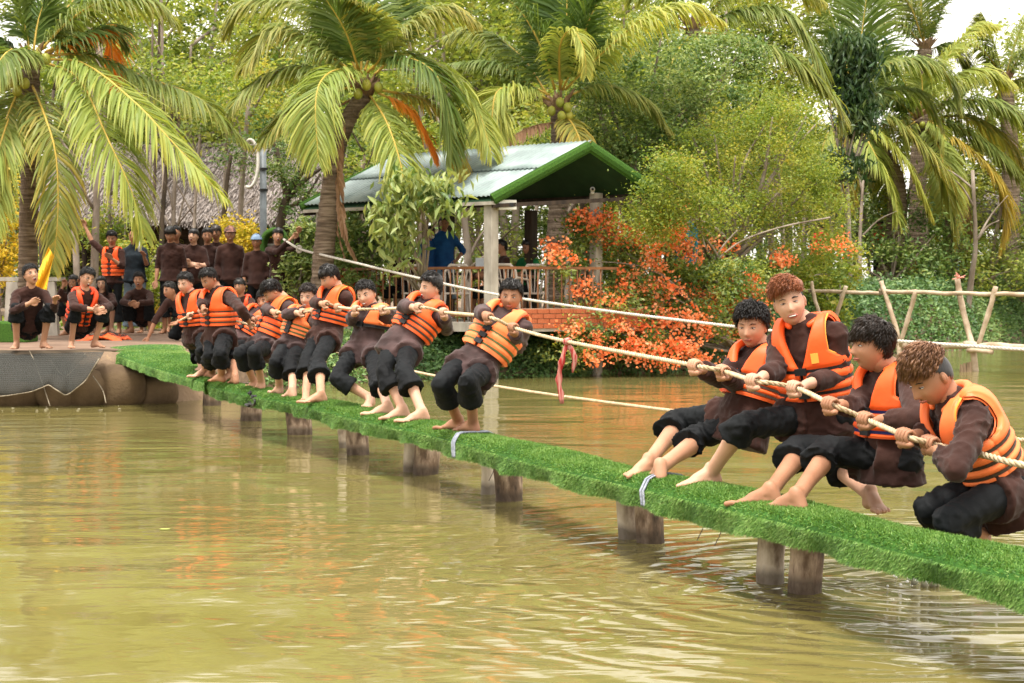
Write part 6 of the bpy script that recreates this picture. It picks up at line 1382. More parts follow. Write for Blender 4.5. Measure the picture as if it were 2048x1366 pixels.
worn = np.where(m3, 0, .42 * np.exp(-(s / 2.6) ** 2) * (.7 + .5 * patch)); tint = np.clip(.36 + worn + .22 * patch + .16 * clump + r.normal(0, .16, nB), 0, 1)
o = link('turf_blades', np_mesh('blades', Vv, np.arange(3 * nB).reshape(-1, 3), np.repeat(tint, 3) + np.tile([0, 0, .12], nB)), wk, M['turf']); tag(o, kind='stuff')
# planks beneath
def wpt(s_, c_, dz): B_ = V([float(np.interp(s_, cl, Bk[:, k])) for k in range(3)]); F_ = V([float(np.interp(s_, cl, Fr[:, k])) for k in range(3)]); p = B_.lerp(F_, c_); p.z += dz; return p
M['plank'] = mat('grey_plank', (.13, .10, .075), (.30, .25, .20), rough=.9, scale=6, stretch=(1, 1, 1), bump=.6, bscale=20)
s0 = 3.2
for a0 in np.arange(s0, TL - .5, 2.4):
    for cc_ in (.28, .68): MB().tube([wpt(a0, cc_, -.062), wpt(min(TL, a0 + 2.37), cc_, -.062)], .055, n=4, ry=.022, tw=.785, side=V((.928, .372, 0))).build('plank', M['plank'], wk)
sx = np.interp(560, [476, 683], [cl[4], cl[4 + 6]])
# piles in pairs: photo pixel of each at the waterline, radius
PILES = [(366, 790, .075, 0), (421, 812, .10, 1), (497, 842, .105, 1), (594, 871, .11, 1), (690, 897, .058, 0), (716, 911, .09, 1), (823, 945, .055, 0), (851, 951, .09, 1), (974, 990, .048, 0), (1014, 1004, .085, 1), (1256, 1080, .052, 0), (1305, 1089, .073, 1), (1550, 1170, .063, 0), (1619, 1190, .074, 1), (2250, 1370, .06, 0)]
for i, (x, y, r_, dk) in enumerate(PILES):
    p = at_z(x, y, 0); dist = np.linalg.norm((Bk + Fr)[:, :2] / 2 - np.array([p.x, p.y]), axis=1); kz = float((Bk[dist.argmin()][2]))
    p.y += r_; 
    top = kz - .075; n = 20; rows = 9; vs = []
    for a in range(rows):
        z = -.5 + (top + .5) * a / (rows - 1)
        for b2 in range(n): th = 2 * math.pi * b2 / n; q = r_ * (1 + .06 * math.sin(3 * th + i) + .05 * math.sin(7 * th + a * .8 + i) * dk + random.uniform(-.02, .02)); vs.append((p.x + math.cos(th) * q + .01 * math.sin(a + i), p.y + math.sin(th) * q, z))
    b_ = MB().add(vs, [(a * n + b2, a * n + (b2 + 1) % n, (a + 1) * n + (b2 + 1) % n, (a + 1) * n + b2) for a in range(rows - 1) for b2 in range(n)] + [tuple((rows - 1) * n + b2 for b2 in range(n))])
    po_ = b_.build('pile', M['log' if dk else 'log_pale'], wk, smooth=True)
    h = .035 + .05 * random.random() if dk else .06
    continue
    wb = MB().tube([V((p.x + .008, p.y, -.05)), V((p.x + .008, p.y, h))], [r_ * 1.085, r_ * 1.07], n=20, noise=.02); wb.build('wet_band', M['wet_band'], po_, smooth=True)
# strap lashings over the turf
M['strap_grey'] = mat('pale_strap', (.20, .22, .28), (.34, .36, .42), rough=.7, scale=40, bump=.6, bscale=120)
def s_at(px_):
    best = None
    for q in np.linspace(0, TL, 1500):
        p = wpt(q, 1.0, 0); u_ = 1024 + p.x / p.y * FPX
        if best is None or abs(u_ - px_) < best[0]: best = (abs(u_ - px_), q)
    return best[1]
for px_, n_ in ((908, 3), (1288, 2)):
    s1 = s_at(px_)
    for k in range(n_):
        pts = []
        for c in np.linspace(.05, 1.0, 26):
            pp, nn_, _ = turf_pt(np.array([s1 + .026 * k + .34 * (c - .62) * (1 if c < .62 else .15)]), np.array([c])); pts.append(V(pp[0]) + V(nn_[0]) * .010)
        MB().tube(pts, .009, n=8, ry=.005).build('lashing', M['strap_grey'], wk, smooth=True)
s1 = s_at(500); b_ = MB()
for k in range(8):
    b_.tube(smooth_path([wpt(s1 + random.uniform(-.1, .25), .9 + random.uniform(0, .15), random.uniform(-.13, .02)) for _ in range(4)], 5), .012, n=5)
b_.build('lashing', M['black_plastic'], wk, smooth=True)
for px_ in (1425, 1390, 970):
    s1 = s_at(px_ + 15); a_ = wpt(s1, 1.0, -.06); MB().tube(smooth_path([a_, a_ + V((.01, 0, -.07)), a_ + V((-.01, 0, -.12)), a_ + V((-.02, 0, -.14))], 4), .002, n=4).build('hanging_thread', M['dark_wood'], wk)
LINE = 'young men hauling the tug rope along the turf walkway'
PULLERS = [
 # A
 (dict(z=.45, hd=(371,568), nk=(384,590), pv=(394,664), ty=35, hr=(22,12,4), anL=(410,741), anR=(404,736), toeL=(392,751), toeR=(386,746),
       knL=(404,700), knR=(391,701), gL=(403,622), gR=(380,631), elL=(404,628), elR=(366,622)),
  dict(seed=1, skin='skin_c', hair='hair_black', vest='vest', web='web_black', frown=1, squint=.5, trim='vest', shirt='shirt', vthick=.03),
  'player in orange life vest farthest left on the rope, looking warily at the camera', 1),
 # B
 (dict(z=.44, hd=(419,560), nk=(436,584), pv=(440,665), ty=38, hr=(38,28,-6), anL=(443,751), anR=(424,744), toeL=(430,760), toeR=(404,752),
       knL=(441,708), knR=(420,709), gL=(503,650), gR=(409,621), elL=(482,618), elR=(403,606), dgL=.02, dg=-.24),
  dict(seed=2, skin='skin_b', hair='hair_black', vest='vest', web='web_brown', frown=1, squint=.35, girth=1.02, hair_style='short', hem=.18, trim='vest_light'),
  'second player from the left on the rope, bowed head and arm stretched along the rope', 1),
 # C
 (dict(hd=(530,603), nk=(525,624), pv=(488,682), ty=42, hr=(20,8,-8), anL=(471,755), anR=(462,747), toeL=(462,763), toeR=(439,758),
       knL=(458,700), knR=(436,691), gL=(536,650), gR=(517,637), elL=(552,655), elR=(494,640), dpv=.1, D=16.2, z=.43),
  dict(seed=3, skin='skin_b', hair='hair_black', vest='vest', web='web_black', frown=.5, squint=.6, shirt='shirt_wet', hem=.12, trim='vest'),
  'player with broad face half hidden behind his arm, leaning far back with raised knees', 1),
 # D
 (dict(hd=(546,584), nk=(571,602), pv=(532,686), ty=60, hr=(70,45,0), anL=(523,766), anR=(508,763), toeL=(497,771), toeR=(486,768),
       knL=(507,703), knR=(478,706), gL=(572,628), gR=(553,626), elL=(586,640), elR=(531,618), D=15.0, dg=-.24),
  dict(seed=4, skin='skin_a', hair='hair_black', vest='vest', web='web_black', shirt='shirt_wet', hem=.16, vol=1.3, trim='trim', tuft=.045),
  'player with shaggy black hair and head bowed right down over the rope', 1),
 # E
 (dict(hd=(617,596), nk=(612,624), pv=(588,690), ty=42, hr=(18,5,0), anL=(585,781), anR=(559,774), toeL=(557,788), toeR=(537,781),
       knL=(582,727), knR=(552,724), gL=(627,622), gR=(606,624), elL=(640,648), elR=(573,628), dg=-.26, D=14.3),
  dict(seed=5, skin='skin_c', hair='hair_dark', vest='vest_light', web='web_green', frown=.4, squint=.5, mouth='teeth', vol=1.4, spike=1.0, shirt='shirt_wet', hem=.16, trim='vest'),
  'player with brown-tipped bristly hair and green straps across his pale orange vest', 1),
 # F
 (dict(hd=(660,556), nk=(676,580), pv=(655,662), ty=48, hr=(52,26,0), anL=(642,790), anR=(612,784), toeL=(615,802), toeR=(612,799),
       knL=(634,722), knR=(614,720), gL=(676,614), gR=(652,608), elL=(690,634), elR=(629,606), D=13.9),
  dict(seed=6, skin='skin_a', hair='hair_black', vest='vest', web='web_black', hair_style='fringe', squint=.4, hem=.15, trim='trim', flare=1.15),
  'tall player looking down at both fists on the rope, dark fringe over his forehead', 1),
 # G
 (dict(hd=(733,590), nk=(744,616), pv=(732,694), ty=30, hr=(18,12,-8), anL=(775,813), anR=(742,797), toeL=(748,826), toeR=(718,815),
       knL=(752,752), knR=(672,757), gL=(766,618), gR=(713,618), elL=(792,634), elR=(703,640), D=13.0, dg=-.24),
  dict(seed=7, skin='skin_c', hair='hair_black', vest='vest_light', web='web_black', frown=1.4, squint=.35, mouth='teeth', hem=.14, trim='trim', shirt='shirt_wet', vhem=.16),
  'grimacing player baring his teeth, short black hair, pale orange vest ridden up', 1),
 # H
 (dict(hs=.84, hd=(862,577), nk=(862,608), pv=(808,683), ty=42, hr=(55,2,8), anL=(845,826), anR=(806,820), toeL=(812,840), toeR=(772,834),
       knL=(807,741), knR=(768,745), gL=(888,624), gR=(838,614), elL=(893,660), elR=(806,614), D=11.9, dg=-.24),
  dict(seed=8, skin='skin_c', hair='hair_black', vest='vest', web='web_brown', mouth='open', vol=1.7, spike=.7, hair_style='swept', sweep=.3, squint=.6, shirt='shirt_wet', hem=.16, trim='vest_red', flare=1.1),
  'player with open mouth and swept-up black hair, two brown straps round his vest', 1),
 # I
 (dict(hs=.84, hd=(1022,594), nk=(1022,628), pv=(955,726), ty=38, hr=(8,8,4), anL=(946,846), anR=(917,842), toeL=(906,857), toeR=(876,853),
       knL=(936,763), knR=(880,768), gL=(1027,655), gR=(977,634), elL=(1036,694), elR=(962,624), dg=-.24),
  dict(seed=9, skin='skin_b', hair='hair_black', vest='vest_light', web='web_green', frown=.6, squint=.55, shirt='shirt_wet', hem=.15, trim='vest_red', vol=1.2),
  'last player before the open gap, green strap across his pale orange vest', 1),
 # K
 (dict(hd=(1504,655), nk=(1529,702), pv=(1492,826), ty=58, hr=(26,8,0), anL=(1320,936), anR=(1297,925), toeL=(1291,936), toeR=(1242,926), anzL=.06, anzR=.06,
       knL=(1394,872), knR=(1352,840), gL=(1446,742), gR=(1391,731), elL=(1478,772), elR=(1442,757), dg=-.30, toeYR=7.95),
  dict(seed=10, skin='skin_a', hair='hair_black', vest='vest', web='web_brown', frown=.4, squint=.4, vol=1.5, spike=.9, tuft=.045, hem=.17, trim='trim', hemcut=.28, sleeve=.93),
  'player with tousled black hair frowning down the rope, leaning out over the water', 0),
 # L
 (dict(hd=(1580,608), nk=(1612,650), pv=(1640,822), ty=38, hr=(10,2,-14), anL=(1741,990), anR=(1422,945), toeL=(1765,1032), toeR=(1364,948), YL=7.35, toeYL=7.2, toeYR=7.6, anzR=.06,
       knL=(1672,935), knR=(1482,850), gL=(1590,775), gR=(1508,761), elL=(1676,752), elR=(1552,742), D=7.62, dpv=0, dg=-.30),
  dict(seed=12, skin='skin_c', hair='hair_ginger', vest='vest', web='web_black', mouth='grin', squint=.35, vol=2.0, spike=.35, tuft=.055, hair_style='undercut', sweep=-.5, hem=.10, trim='trim', hemcut=.22, sleeve=.80, logo=True),
  'laughing player with swept ginger hair, standing tallest in the right-hand group', 0),
 # M
 (dict(hd=(1744,695), nk=(1782,742), pv=(1782,905), ty=66, hr=(74,0,0), anL=(1592,996), anR=(1540,985), toeL=(1547,985), toeR=(1480,972), anzL=.04, anzR=.04, toeYL=6.95, toeYR=7.1,
       knL=(1652,896), knR=(1596,894), gL=(1732,838), gR=(1662,808), elL=(1836,842), elR=(1712,814), dg=-.22, D=6.95),
  dict(seed=13, skin='skin_b', hair='hair_dark', vest='vest', web='web_navy', squint=.5, vol=1.6, hem=.13, trim='vest_light', hemcut=.30, sleeve=.80, hair_style='fringe', tuft=.05),
  'player seen in profile with smooth black bowl-cut hair and navy straps on his vest', 0),
 # N
 (dict(hd=(1862,756), nk=(1905,803), pv=(1992,962), ty=78, hr=(66,34,0), anL=(1966,1080), anR=(1925,1082), toeL=(1950,1110), toeR=(1905,1108), YL=6.6, YR=6.75, toeYL=6.45, toeYR=6.65,
       knL=(1893,1040), knR=(1858,1018), gL=(1861,886), gR=(1812,872), elL=(1912,940), elR=(1868,872), D=6.55, dg=-.16, hs=.95),
  dict(seed=14, skin='skin_b', hair='hair_brown', vest='vest_light', web='web_brown', squint=.4, vol=1.7, spike=.8, tuft=.055, hair_style='undercut', sweep=.2, hem=.17, trim='trim', hemcut=.40, sleeve=.72),
  'rearmost player at the right edge, tousled brown hair, bent forward over the rope', 0),
]
for px, sty, lab, lod in PULLERS: puller(px, sty, lab, lod, group=LINE)
# ================================================================ SPECTATORS
def world_pose(base, h, yaw, kind, hr=None, opt=None):
    """base: feet point; yaw as basis(); kind of pose"""
    opt = opt or {}; k = h / 1.68; l, f, u = basis(yaw, 0); up = V((0, 0, 1)); J = {}
    def Pt(x, y, z): return base + (l * x + f * y + up * z) * k
    if kind in ('stand', 'armup', 'crossed', 'hoist', 'hip', 'phone'):
        pv, nk, hd = Pt(0, 0, .88), Pt(0, .0, 1.38), Pt(0, .03, 1.555)
        hips = {'L': Pt(.085, 0, .86), 'R': Pt(-.085, 0, .86)}; kn = {'L': Pt(.10, .03, .47), 'R': Pt(-.10, .03, .47)}; an = {'L': Pt(.11, 0, .075), 'R': Pt(-.11, -.02, .075)}; toe = {'L': Pt(.15, .18, .02), 'R': Pt(-.15, .16, .02)}
        sh = {'L': Pt(.155, 0, 1.33), 'R': Pt(-.155, 0, 1.33)}; el = {'L': Pt(.21, -.02, 1.06), 'R': Pt(-.21, -.02, 1.06)}; wr = {'L': Pt(.215, .08, .84), 'R': Pt(-.215, .08, .84)}
        if kind == 'armup': el['R'] = Pt(-.34, .05, 1.50); wr['R'] = Pt(-.46, .05, 1.74); el['L'] = Pt(.22, .08, 1.10); wr['L'] = Pt(.10, .2, 1.22)
        if kind == 'crossed': el['L'] = Pt(.22, .08, 1.08); wr['L'] = Pt(-.02, .20, 1.13); el['R'] = Pt(-.22, .08, 1.08); wr['R'] = Pt(.03, .22, 1.09)
        if kind == 'hoist': el['L'] = Pt(.28, .16, 1.36); wr['L'] = Pt(.30, .25, 1.60); el['R'] = Pt(-.02, .25, 1.30); wr['R'] = Pt(.20, .30, 1.52)
        if kind == 'hip': el['L'] = Pt(.33, -.05, 1.12); wr['L'] = Pt(.19, .05, .95)
        if kind == 'phone': el['L'] = Pt(.24, .08, 1.10); wr['L'] = Pt(.26, .25, 1.24)
    elif kind in ('squat', 'squat_up', 'squat_hands'):
        pv, nk, hd = Pt(0, -.12, .27), Pt(0, .08, .70), Pt(0, .13, .87)
        hips = {'L': Pt(.10, -.10, .27), 'R': Pt(-.10, -.10, .27)}; kn = {'L': Pt(.19, .24, .50), 'R': Pt(-.19, .24, .50)}; an = {'L': Pt(.15, .0, .08), 'R': Pt(-.15, .0, .08)}; toe = {'L': Pt(.22, .16, .02), 'R': Pt(-.22, .16, .02)}
        sh = {'L': Pt(.155, .06, .65), 'R': Pt(-.155, .06, .65)}; el = {'L': Pt(.23, .28, .52), 'R': Pt(-.23, .28, .52)}; wr = {'L': Pt(.04, .40, .50), 'R': Pt(-.04, .40, .49)}
        if kind == 'squat_up': el['L'] = Pt(.26, .15, .55); wr['L'] = Pt(.16, .18, .80); el['R'] = Pt(-.26, .15, .55); wr['R'] = Pt(-.16, .18, .80)
        if kind == 'squat_hands': el['L'] = Pt(.24, .22, .47); wr['L'] = Pt(.22, .42, .58); el['R'] = Pt(-.22, .24, .46); wr['R'] = Pt(-.06, .40, .55)
    elif kind == 'sit':
        pv, nk, hd = Pt(0, 0, .52), Pt(0, .04, 1.0), Pt(0, .08, 1.17)
        hips = {'L': Pt(.09, 0, .5), 'R': Pt(-.09, 0, .5)}; kn = {'L': Pt(.12, .42, .5), 'R': Pt(-.12, .42, .5)}; an = {'L': Pt(.12, .40, .09), 'R': Pt(-.12, .40, .09)}; toe = {'L': Pt(.14, .56, .03), 'R': Pt(-.14, .56, .03)}
        sh = {'L': Pt(.155, .03, .95), 'R': Pt(-.155, .03, .95)}; el = {'L': Pt(.22, .12, .70), 'R': Pt(-.22, .12, .70)}; wr = {'L': Pt(.08, .34, .72), 'R': Pt(-.08, .34, .72)}
    elif kind == 'crawl':
        pv, nk, hd = Pt(0, -.15, .38), Pt(0, .22, .62), Pt(0, .34, .74)
        hips = {'L': Pt(.09, -.15, .36), 'R': Pt(-.09, -.15, .36)}; kn = {'L': Pt(.14, .15, .40), 'R': Pt(-.14, .15, .10)}; an = {'L': Pt(.14, .0, .08), 'R': Pt(-.14, -.25, .08)}; toe = {'L': Pt(.16, .16, .02), 'R': Pt(-.14, -.38, .03)}
        sh = {'L': Pt(.155, .2, .58), 'R': Pt(-.155, .2, .58)}; el = {'L': Pt(.2, .3, .35), 'R': Pt(-.26, .34, .34)}; wr = {'L': Pt(.2, .4, .3), 'R': Pt(-.34, .42, .07)}
    J.update(pelvis=pv, neck=nk, head=hd, front=f, hs=1.0 * k, hb=basis(*(hr or (yaw, 5, 0))), z0=base.z)
    for s in 'LR': J['hip' + s] = hips[s]; J['kn' + s] = kn[s]; J['an' + s] = an[s]; J['toe' + s] = toe[s]; J['sh' + s] = sh[s]; J['el' + s] = el[s]; J['wr' + s] = wr[s]; J['palm' + s] = -f; J['curl' + s] = opt.get('curl', .5)
    if kind == 'armup': J['curlR'] = 1.4
    if kind == 'hoist': J['curlL'] = J['curlR'] = 1.4
    return J
GW = 'spectators on the left bank'
def watcher(px_, py_, z, h, yaw, kind, sty, label, hr=None, lod=2, group=GW, opt=None):
    if kind.startswith(('squat', 'crawl')): sty['hem'] = .01
    if lod == 2 and 'hair_style' not in sty and sty['seed'] % 2: sty['hair_style'] = 'fringe'
    b_ = at_z(px_, py_, z)
    if b_.y > 26.4: Yc = 26.4 + (b_.y - 26.4) * .16; b_ = at(px_, 575, Yc); b_.z = z - .02
    return build_person(world_pose(b_, h, yaw, kind, hr, opt), sty, label, group, lod)
Z0 = .60
S = lambda **k: dict(dict(skin='skin_b', hair='hair_black', shirt='shirt', sleeve=.3, hem=.05, tail=.10, hemcut=.35, squint=.5, vol=random.uniform(.7, 1.5), spike=random.uniform(.2, .9)), **k)
watcher(60, 700, Z0, 1.68, -25, 'squat_hands', S(seed=21, glasses=1, mouth='open', skin='skin_a', sleeve=.8, girth=1.0), 'squatting boy in clear glasses shouting, both hands half raised, leftmost of the row', hr=(-35, -12, -8), lod=1)
watcher(96, 668, Z0, 1.62, 10, 'squat', S(seed=22, vest='vest_red', sleeve=.8), 'crouching person in orange vest hidden behind the yellow flag', hr=(20, 0, 0))
watcher(166, 698, Z0, 1.62, -38, 'squat', S(seed=23, vest='vest_red', glasses=1, mouth='open', web='web_brown', skin='skin_a', sleeve=.7), 'laughing boy in glasses and red-orange vest squatting beside the loose vests', hr=(-40, 15, 12), lod=1)
watcher(152, 672, Z0, 1.55, 0, 'squat_up', S(seed=24, hair_style='long', mouth='open', sleeve=.9), 'girl with both fists raised beside her head, laughing behind the boy in the vest', hr=(5, 5, 5), opt=dict(curl=1.3))
watcher(205, 668, Z0, 1.52, -10, 'squat', S(seed=25, hair_style='long', glasses=1, skin='skin_c', sleeve=.9, hemcut=.1), 'long-haired girl in glasses sitting with drawn-up bare knees', hr=(-8, 2, -4))
watcher(282, 668, Z0, 1.62, 0, 'squat', S(seed=26, mouth='open', sleeve=.9, hemcut=.6, girth=1.0), 'grinning boy squatting with clasped hands in front of the standing row', hr=(-5, 0, 0), lod=1)
watcher(226, 662, Z0, 1.66, 15, 'armup', S(seed=27, vest='vest', web='web_black', sleeveL=.4, sleeveR=0, hemcut=.7), 'boy in orange vest punching one bare arm into the air', hr=(-5, 15, 0), lod=1)
bm_ = at(270, 575, 27.2)
bald = watcher(270, 656, Z0, 1.70, 10, 'phone', S(seed=28, shirt='polo', trousers='jeans', hair_style='bald', glasses=1, sleeve=0, girth=1.15, hemcut=.9), 'stout bald man in a dark polo and glasses holding a water bottle', hr=(5, 0, 0))
b_ = MB(); c = at(280, 492, bm_.y - .45) ; b_.tube([c + V((0, 0, -.09)), c + V((0, 0, .05)), c + V((0, 0, .08)), c + V((0, 0, .10))], [.034, .034, .016, .014], n=12); tag(b_.build('water_bottle', mat('clear_bottle', (.62, .68, .7), rough=.12, spec=.8), smooth=True), 'clear water bottle held up by the bald man', 'bottle')
watcher(342, 664, Z0, 1.72, 0, 'stand', S(seed=29, hair_style='fringe', sleeve=.15, hemcut=.5, girth=1.05), 'standing boy with bowed head and black bowl-cut, leftmost of the brown-shirted row', hr=(0, 22, 0), lod=1)
watcher(352, 652, Z0, 1.76, -10, 'crossed', S(seed=30, sleeve=.3), 'standing boy in the back row with one forearm held across his chest', hr=(0, 3, 0))
watcher(388, 658, Z0, 1.70, -5, 'crossed', S(seed=31, skin='skin_c', mouth='open', sleeve=.1, girth=1.05), 'standing boy with folded pale arms and open mouth', hr=(10, -8, 4))
watcher(416, 652, Z0, 1.72, 0, 'stand', S(seed=32, sleeve=.6), 'standing boy peering between the folded-arms boy and the one in glasses', hr=(-10, 6, 0))
watcher(433, 649, Z0, 1.78, -5, 'stand', S(seed=33, glasses=1, sleeve=.6, hair='hair_dark'), 'tall standing boy in glasses and centre-parted hair', hr=(5, 5, 0))
M['cap_dark'] = mat('dark_cap', (.03, .02, .02), (.3, .14, .10), rough=.8, scale=14); M['scarf_blue'] = mat('blue_scarf', (.10, .16, .26), (.2, .28, .4), rough=.8, scale=14)
watcher(461, 655, Z0, 1.74, -8, 'stand', S(seed=34, cap='cap_dark', mouth='grin', sleeve=.75, girth=1.0), 'smiling standing boy in a dark peaked cap', hr=(-10, 2, 0))
watcher(514, 660, Z0, 1.60, 0, 'stand', S(seed=35, scarf='scarf_blue', sleeve=.5), 'standing youth with a blue cloth tied round the head', hr=(0, 3, 0))
watcher(556, 662, Z0, 1.70, -12, 'hoist', S(seed=36, mouth='open', skin='skin_a', sleeve=.8, hair_style='fringe'), 'shouting boy gripping the upper rope above his head beside the hooded post', hr=(-15, -5, 8))
watcher(486, 690, Z0 - .1, 1.62, 10, 'squat', S(seed=37, vest='vest_red', mouth='closed', sleeve=.9), 'crouching youth in a vest half hidden behind the second player', hr=(15, 0, 0))
watcher(372, 683, Z0 - .02, 1.60, 30, 'crawl', S(seed=38, sleeve=.3), 'youth bracing one hand on the tarpaulin behind the leftmost player', hr=(40, 10, 0))
GP = 'people inside the pavilion'
def inside(px_, Yd, h, yaw, kind, sty, label, hr=None): p = at(px_, 575, Yd); return build_person(world_pose(V((p.x, p.y, FZ)), h, yaw, kind, hr), sty, label, GP, 2)
inside(857, 26.6, 1.50, -60, 'stand', S(seed=41, shirt='blue_shirt', mask=1, trousers='jeans', sleeve=.85, hair_style='long'), 'masked person in a blue jacket at the railing, left of the taller man', hr=(-50, 15, 0))
inside(888, 26.7, 1.66, -10, 'hip', S(seed=42, shirt='blue_shirt', trousers='jeans', sleeve=.3, girth=1.1), 'man in a dark blue shirt and pale jeans, hand on hip, behind the railing', hr=(0, 10, 0))
inside(1012, 25.6, 1.62, 75, 'sit', S(seed=43), 'seated boy in brown seen in profile, right of the front post', hr=(75, 5, 0))
inside(1060, 25.9, 1.62, 30, 'sit', S(seed=44, shirt='green_shirt'), 'seated boy in green shirt behind the railing', hr=(40, 15, 0))
inside(992, 26.3, 1.55, 80, 'sit', S(seed=45, hair='hair_dark', hair_style='long'), 'seated girl half hidden behind the front concrete post', hr=(80, 5, 0))
inside(810, 26.2, 1.60, 20, 'sit', S(seed=46), 'seated person in dark clothes behind the left pavilion post', hr=(30, 20, 0))
GF_ = 'people far off among the trees'
def far(px_, py_, Yd, h, yaw, kind, sty, label): p = at(px_, py_, Yd); g_ = V((p.x, p.y, float(ground_z(p.x, p.y)))); return build_person(world_pose(g_, h, yaw, kind), sty, label, GF_, 2)
far(1642, 560, 35, 1.62, 160, 'stand', S(seed=51, shirt='red_shirt'), 'far person in a red shirt seen between trunks above the blossoms')
far(1760, 560, 38, 1.60, 20, 'stand', S(seed=52, shirt='red_shirt', vest='vest_red'), 'far person in an orange vest behind the leaning palm trunk')
far(985, 560, 34, 1.6, 0, 'stand', S(seed=53), 'far dark figure standing beyond the pavilion')
# ================================================================ ROPES
M['rope'] = mat('pale_hemp_rope', (.42, .31, .19), (.62, .49, .33), rough=.85, scale=30, bump=.4, bscale=90, spec=.15)
M['rope_grey'] = mat('grey_white_rope', (.42, .38, .33), (.6, .56, .5), rough=.85, scale=30, bump=.4, bscale=90, spec=.15)
def rope(name, ctrl, r_, m_, label, pitch=.09, sub=10, strands=True, parent=None):
    P = smooth_path(ctrl, sub); A = np.array([p[:] for p in P]); cu = np.concatenate([[0], np.cumsum(np.linalg.norm(np.diff(A, axis=0), axis=1))]); n = max(20, int(cu[-1] / (pitch / 7))); s = np.linspace(0, cu[-1], n)
    Q = np.stack([np.interp(s, cu, A[:, k]) for k in range(3)], 1); b_ = MB()
    if not strands: b_.tube([V(q) for q in Q[::3]], r_, n=8)
    else:
        T = np.gradient(Q, axis=0); T /= np.linalg.norm(T, axis=1)[:, None]; e = np.cross(T, [0, 0, 1.0]); e /= np.linalg.norm(e, axis=1)[:, None]; g = np.cross(T, e)
        for k in range(3): a = 2 * math.pi * (s / pitch + k / 3); W = Q + (e * np.cos(a)[:, None] + g * np.sin(a)[:, None]) * r_ * .52; b_.tube([V(w) for w in W], r_ * .56, n=6)
    o = b_.build(name, M[m_], parent, smooth=True)
    if label: tag(o, label, 'rope')
    return o
gp = sorted(GRIPS, key=lambda q: q[0]); ctrl = []
for x, p in gp:
    if not ctrl or x - ctrl[-1][0] > 14: ctrl.append((x, p))
mid = [(1135, at(1135, 683, float(np.interp(1135, [1027, 1391], [gp[17][1].y, gp[18][1].y]))))]
ctrl = [c[1] for c in sorted(ctrl + mid, key=lambda q: q[0])]
last = ctrl[-1]; ctrl += [at(1905, 897, 6.42), at(1950, 905, 6.28)]
rope('tug_rope', [ctrl[0] + V((-.12, .1, -.05))] + ctrl, .0112, 'rope', 'thick pale tug rope held in every player\'s fists')
rope('rope_end', [at(1940, 905, 6.40), at(1975, 912, 6.30), at(2010, 922, 6.22), at(2060, 932, 6.15), at(2150, 945, 6.0)], .0135, 'rope', 'end of the tug rope wrapped round the rearmost player\'s waist', pitch=.07)
up_ = [(566, 478, 26.6), (600, 498, 25.5), (650, 511, 24.25), (700, 523, 23.7), (850, 559, 22.7), (1000, 590, 21.9), (1200, 620, 20.4), (1400, 645, 19.1), (1560, 663, 18.1), (1700, 674, 17.3), (1850, 686, 16.5), (2048, 699, 15.6), (2200, 708, 15)]
rope('upper_guide_rope', [at(*q) for q in up_], .018, 'rope_grey', 'thick greyish guide rope running from the hooded post across the whole pond', pitch=.13)
c = at(598, 497, 25.55); b_ = MB(); [b_.tube([c + V((math.cos(a) * .04, .02, math.sin(a) * .045 - .01 * k)) for a in np.linspace(0, 6.28, 10)], .014, n=5) for k in range(3)]; tag(b_.build('rope_knot', M['rope_grey'], smooth=True), 'knot on the guide rope beside the shouting boy', 'knot')
lo = [(600, 690, 19.5), (680, 705, 18.4), (825, 742, 16.6), (960, 767, 15.2), (1130, 793, 13.7), (1370, 824, 12.2), (1560, 842, 11.2), (1700, 853, 10.6), (1900, 868, 9.9), (2048, 880, 9.4), (2200, 890, 9)]
rope('lower_guide_rope', [at(*q) for q in lo], .0125, 'rope', 'thin low rope just above the water behind the players', pitch=.09)
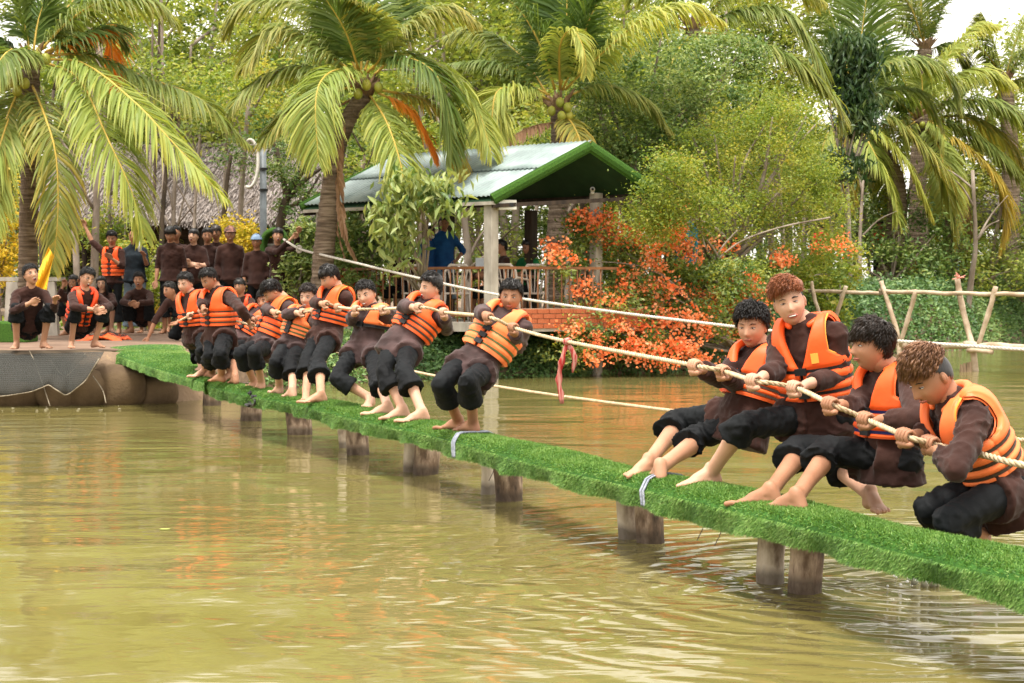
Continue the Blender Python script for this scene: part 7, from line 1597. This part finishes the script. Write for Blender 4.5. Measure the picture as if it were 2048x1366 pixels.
# red and white cloth tied on the tug rope
k = at(1135, 683, ctrl[0].y * 0 + mid[0][1].y); M['red_cloth'] = mat('red_striped_cloth', (.34, .02, .018), (.5, .24, .2), rough=.85, scale=26, stretch=(3, 3, .25), fac=(.42, .58))
rc = MB(); rc.ball(k, (.028, .028, .024), None, 12, 8); rc.tube(smooth_path([k, k + V((-.03, -.01, -.10)), k + V((-.05, .0, -.22)), k + V((-.03, 0, -.36))], 5), [.007, .012, .014, .011, .013, .016, .018, .013, .011, .016, .019, .015, .012, .018, .016, .01], n=9, ry=.006, noise=.3)
rc.tube(smooth_path([k, k + V((.04, -.01, -.09)), k + V((.03, .0, -.18))], 4), [.007, .012, .014, .015, .017, .014, .012, .009, .005], n=9, ry=.006, noise=.3); tag(rc.build('marker_cloth', M['red_cloth'], smooth=True), 'red and white cloth knotted on the rope at mid-span', 'cloth')
# splash where a foot meets the water
m = mat('foam', (.7, .7, .66), rough=.25, spec=.6); b_ = MB(); r = random.Random(4)
for kx in range(90):
    a = r.uniform(0, 6.28); d = abs(r.gauss(0, .13)); b_.ball(SPL + V((math.cos(a) * d - .02, math.sin(a) * d * .8, abs(r.gauss(0, .035)))), r.uniform(.002, .008), None, 6, 4)
for kx in range(6):
    a = r.uniform(0, 6.28); d = r.uniform(.05, .12); q = SPL + V((math.cos(a) * d, math.sin(a) * d, 0)); b_.tube([q, q + V((math.cos(a) * .03, math.sin(a) * .03, .05)), q + V((math.cos(a) * .07, math.sin(a) * .06, .07))], [.018, .010, .003], n=6, ry=[.006, .004, .002])
tag(b_.build('splash', m, smooth=True), kind='stuff')
lf = MB()
for kx in range(16): q = at_z(r.uniform(0, 240), r.uniform(806, 822), .004); lf.ball(q, (r.uniform(.006, .022), r.uniform(.006, .014), .004), None, 7, 4)
tag(lf.build('floating_scraps', mat('foam_scraps', (.30, .26, .18), rough=.8), smooth=True), kind='stuff')
q = at_z(330, 1058, .004); o = MB().ball((0, 0, 0), (.035, .018, .003), None, 8, 4).build('floating_leaf', mat('fresh_leaf', (.32, .36, .08), rough=.5), smooth=True, loc=q); tag(o, 'small yellow-green leaf afloat in the left foreground', 'leaf')
# labels that still coincide are told apart by their order from left to right
ORD = ['first', 'second', 'third', 'fourth', 'fifth', 'sixth', 'seventh', 'eighth']
by = {}
for o in C.objects:
    if o.parent is None and 'label' in o and 'category' in o: by.setdefault(o['label'], []).append(o)
for lab, os_ in by.items():
    if len(os_) > 1:
        os_.sort(key=lambda q: q.location.x / max(1, q.location.y))
        for i, o in enumerate(os_): o['label'] = ' '.join(lab.replace(',', '').split()[:11]) + ', %s of %d from left' % (ORD[min(i, 7)], len(os_))
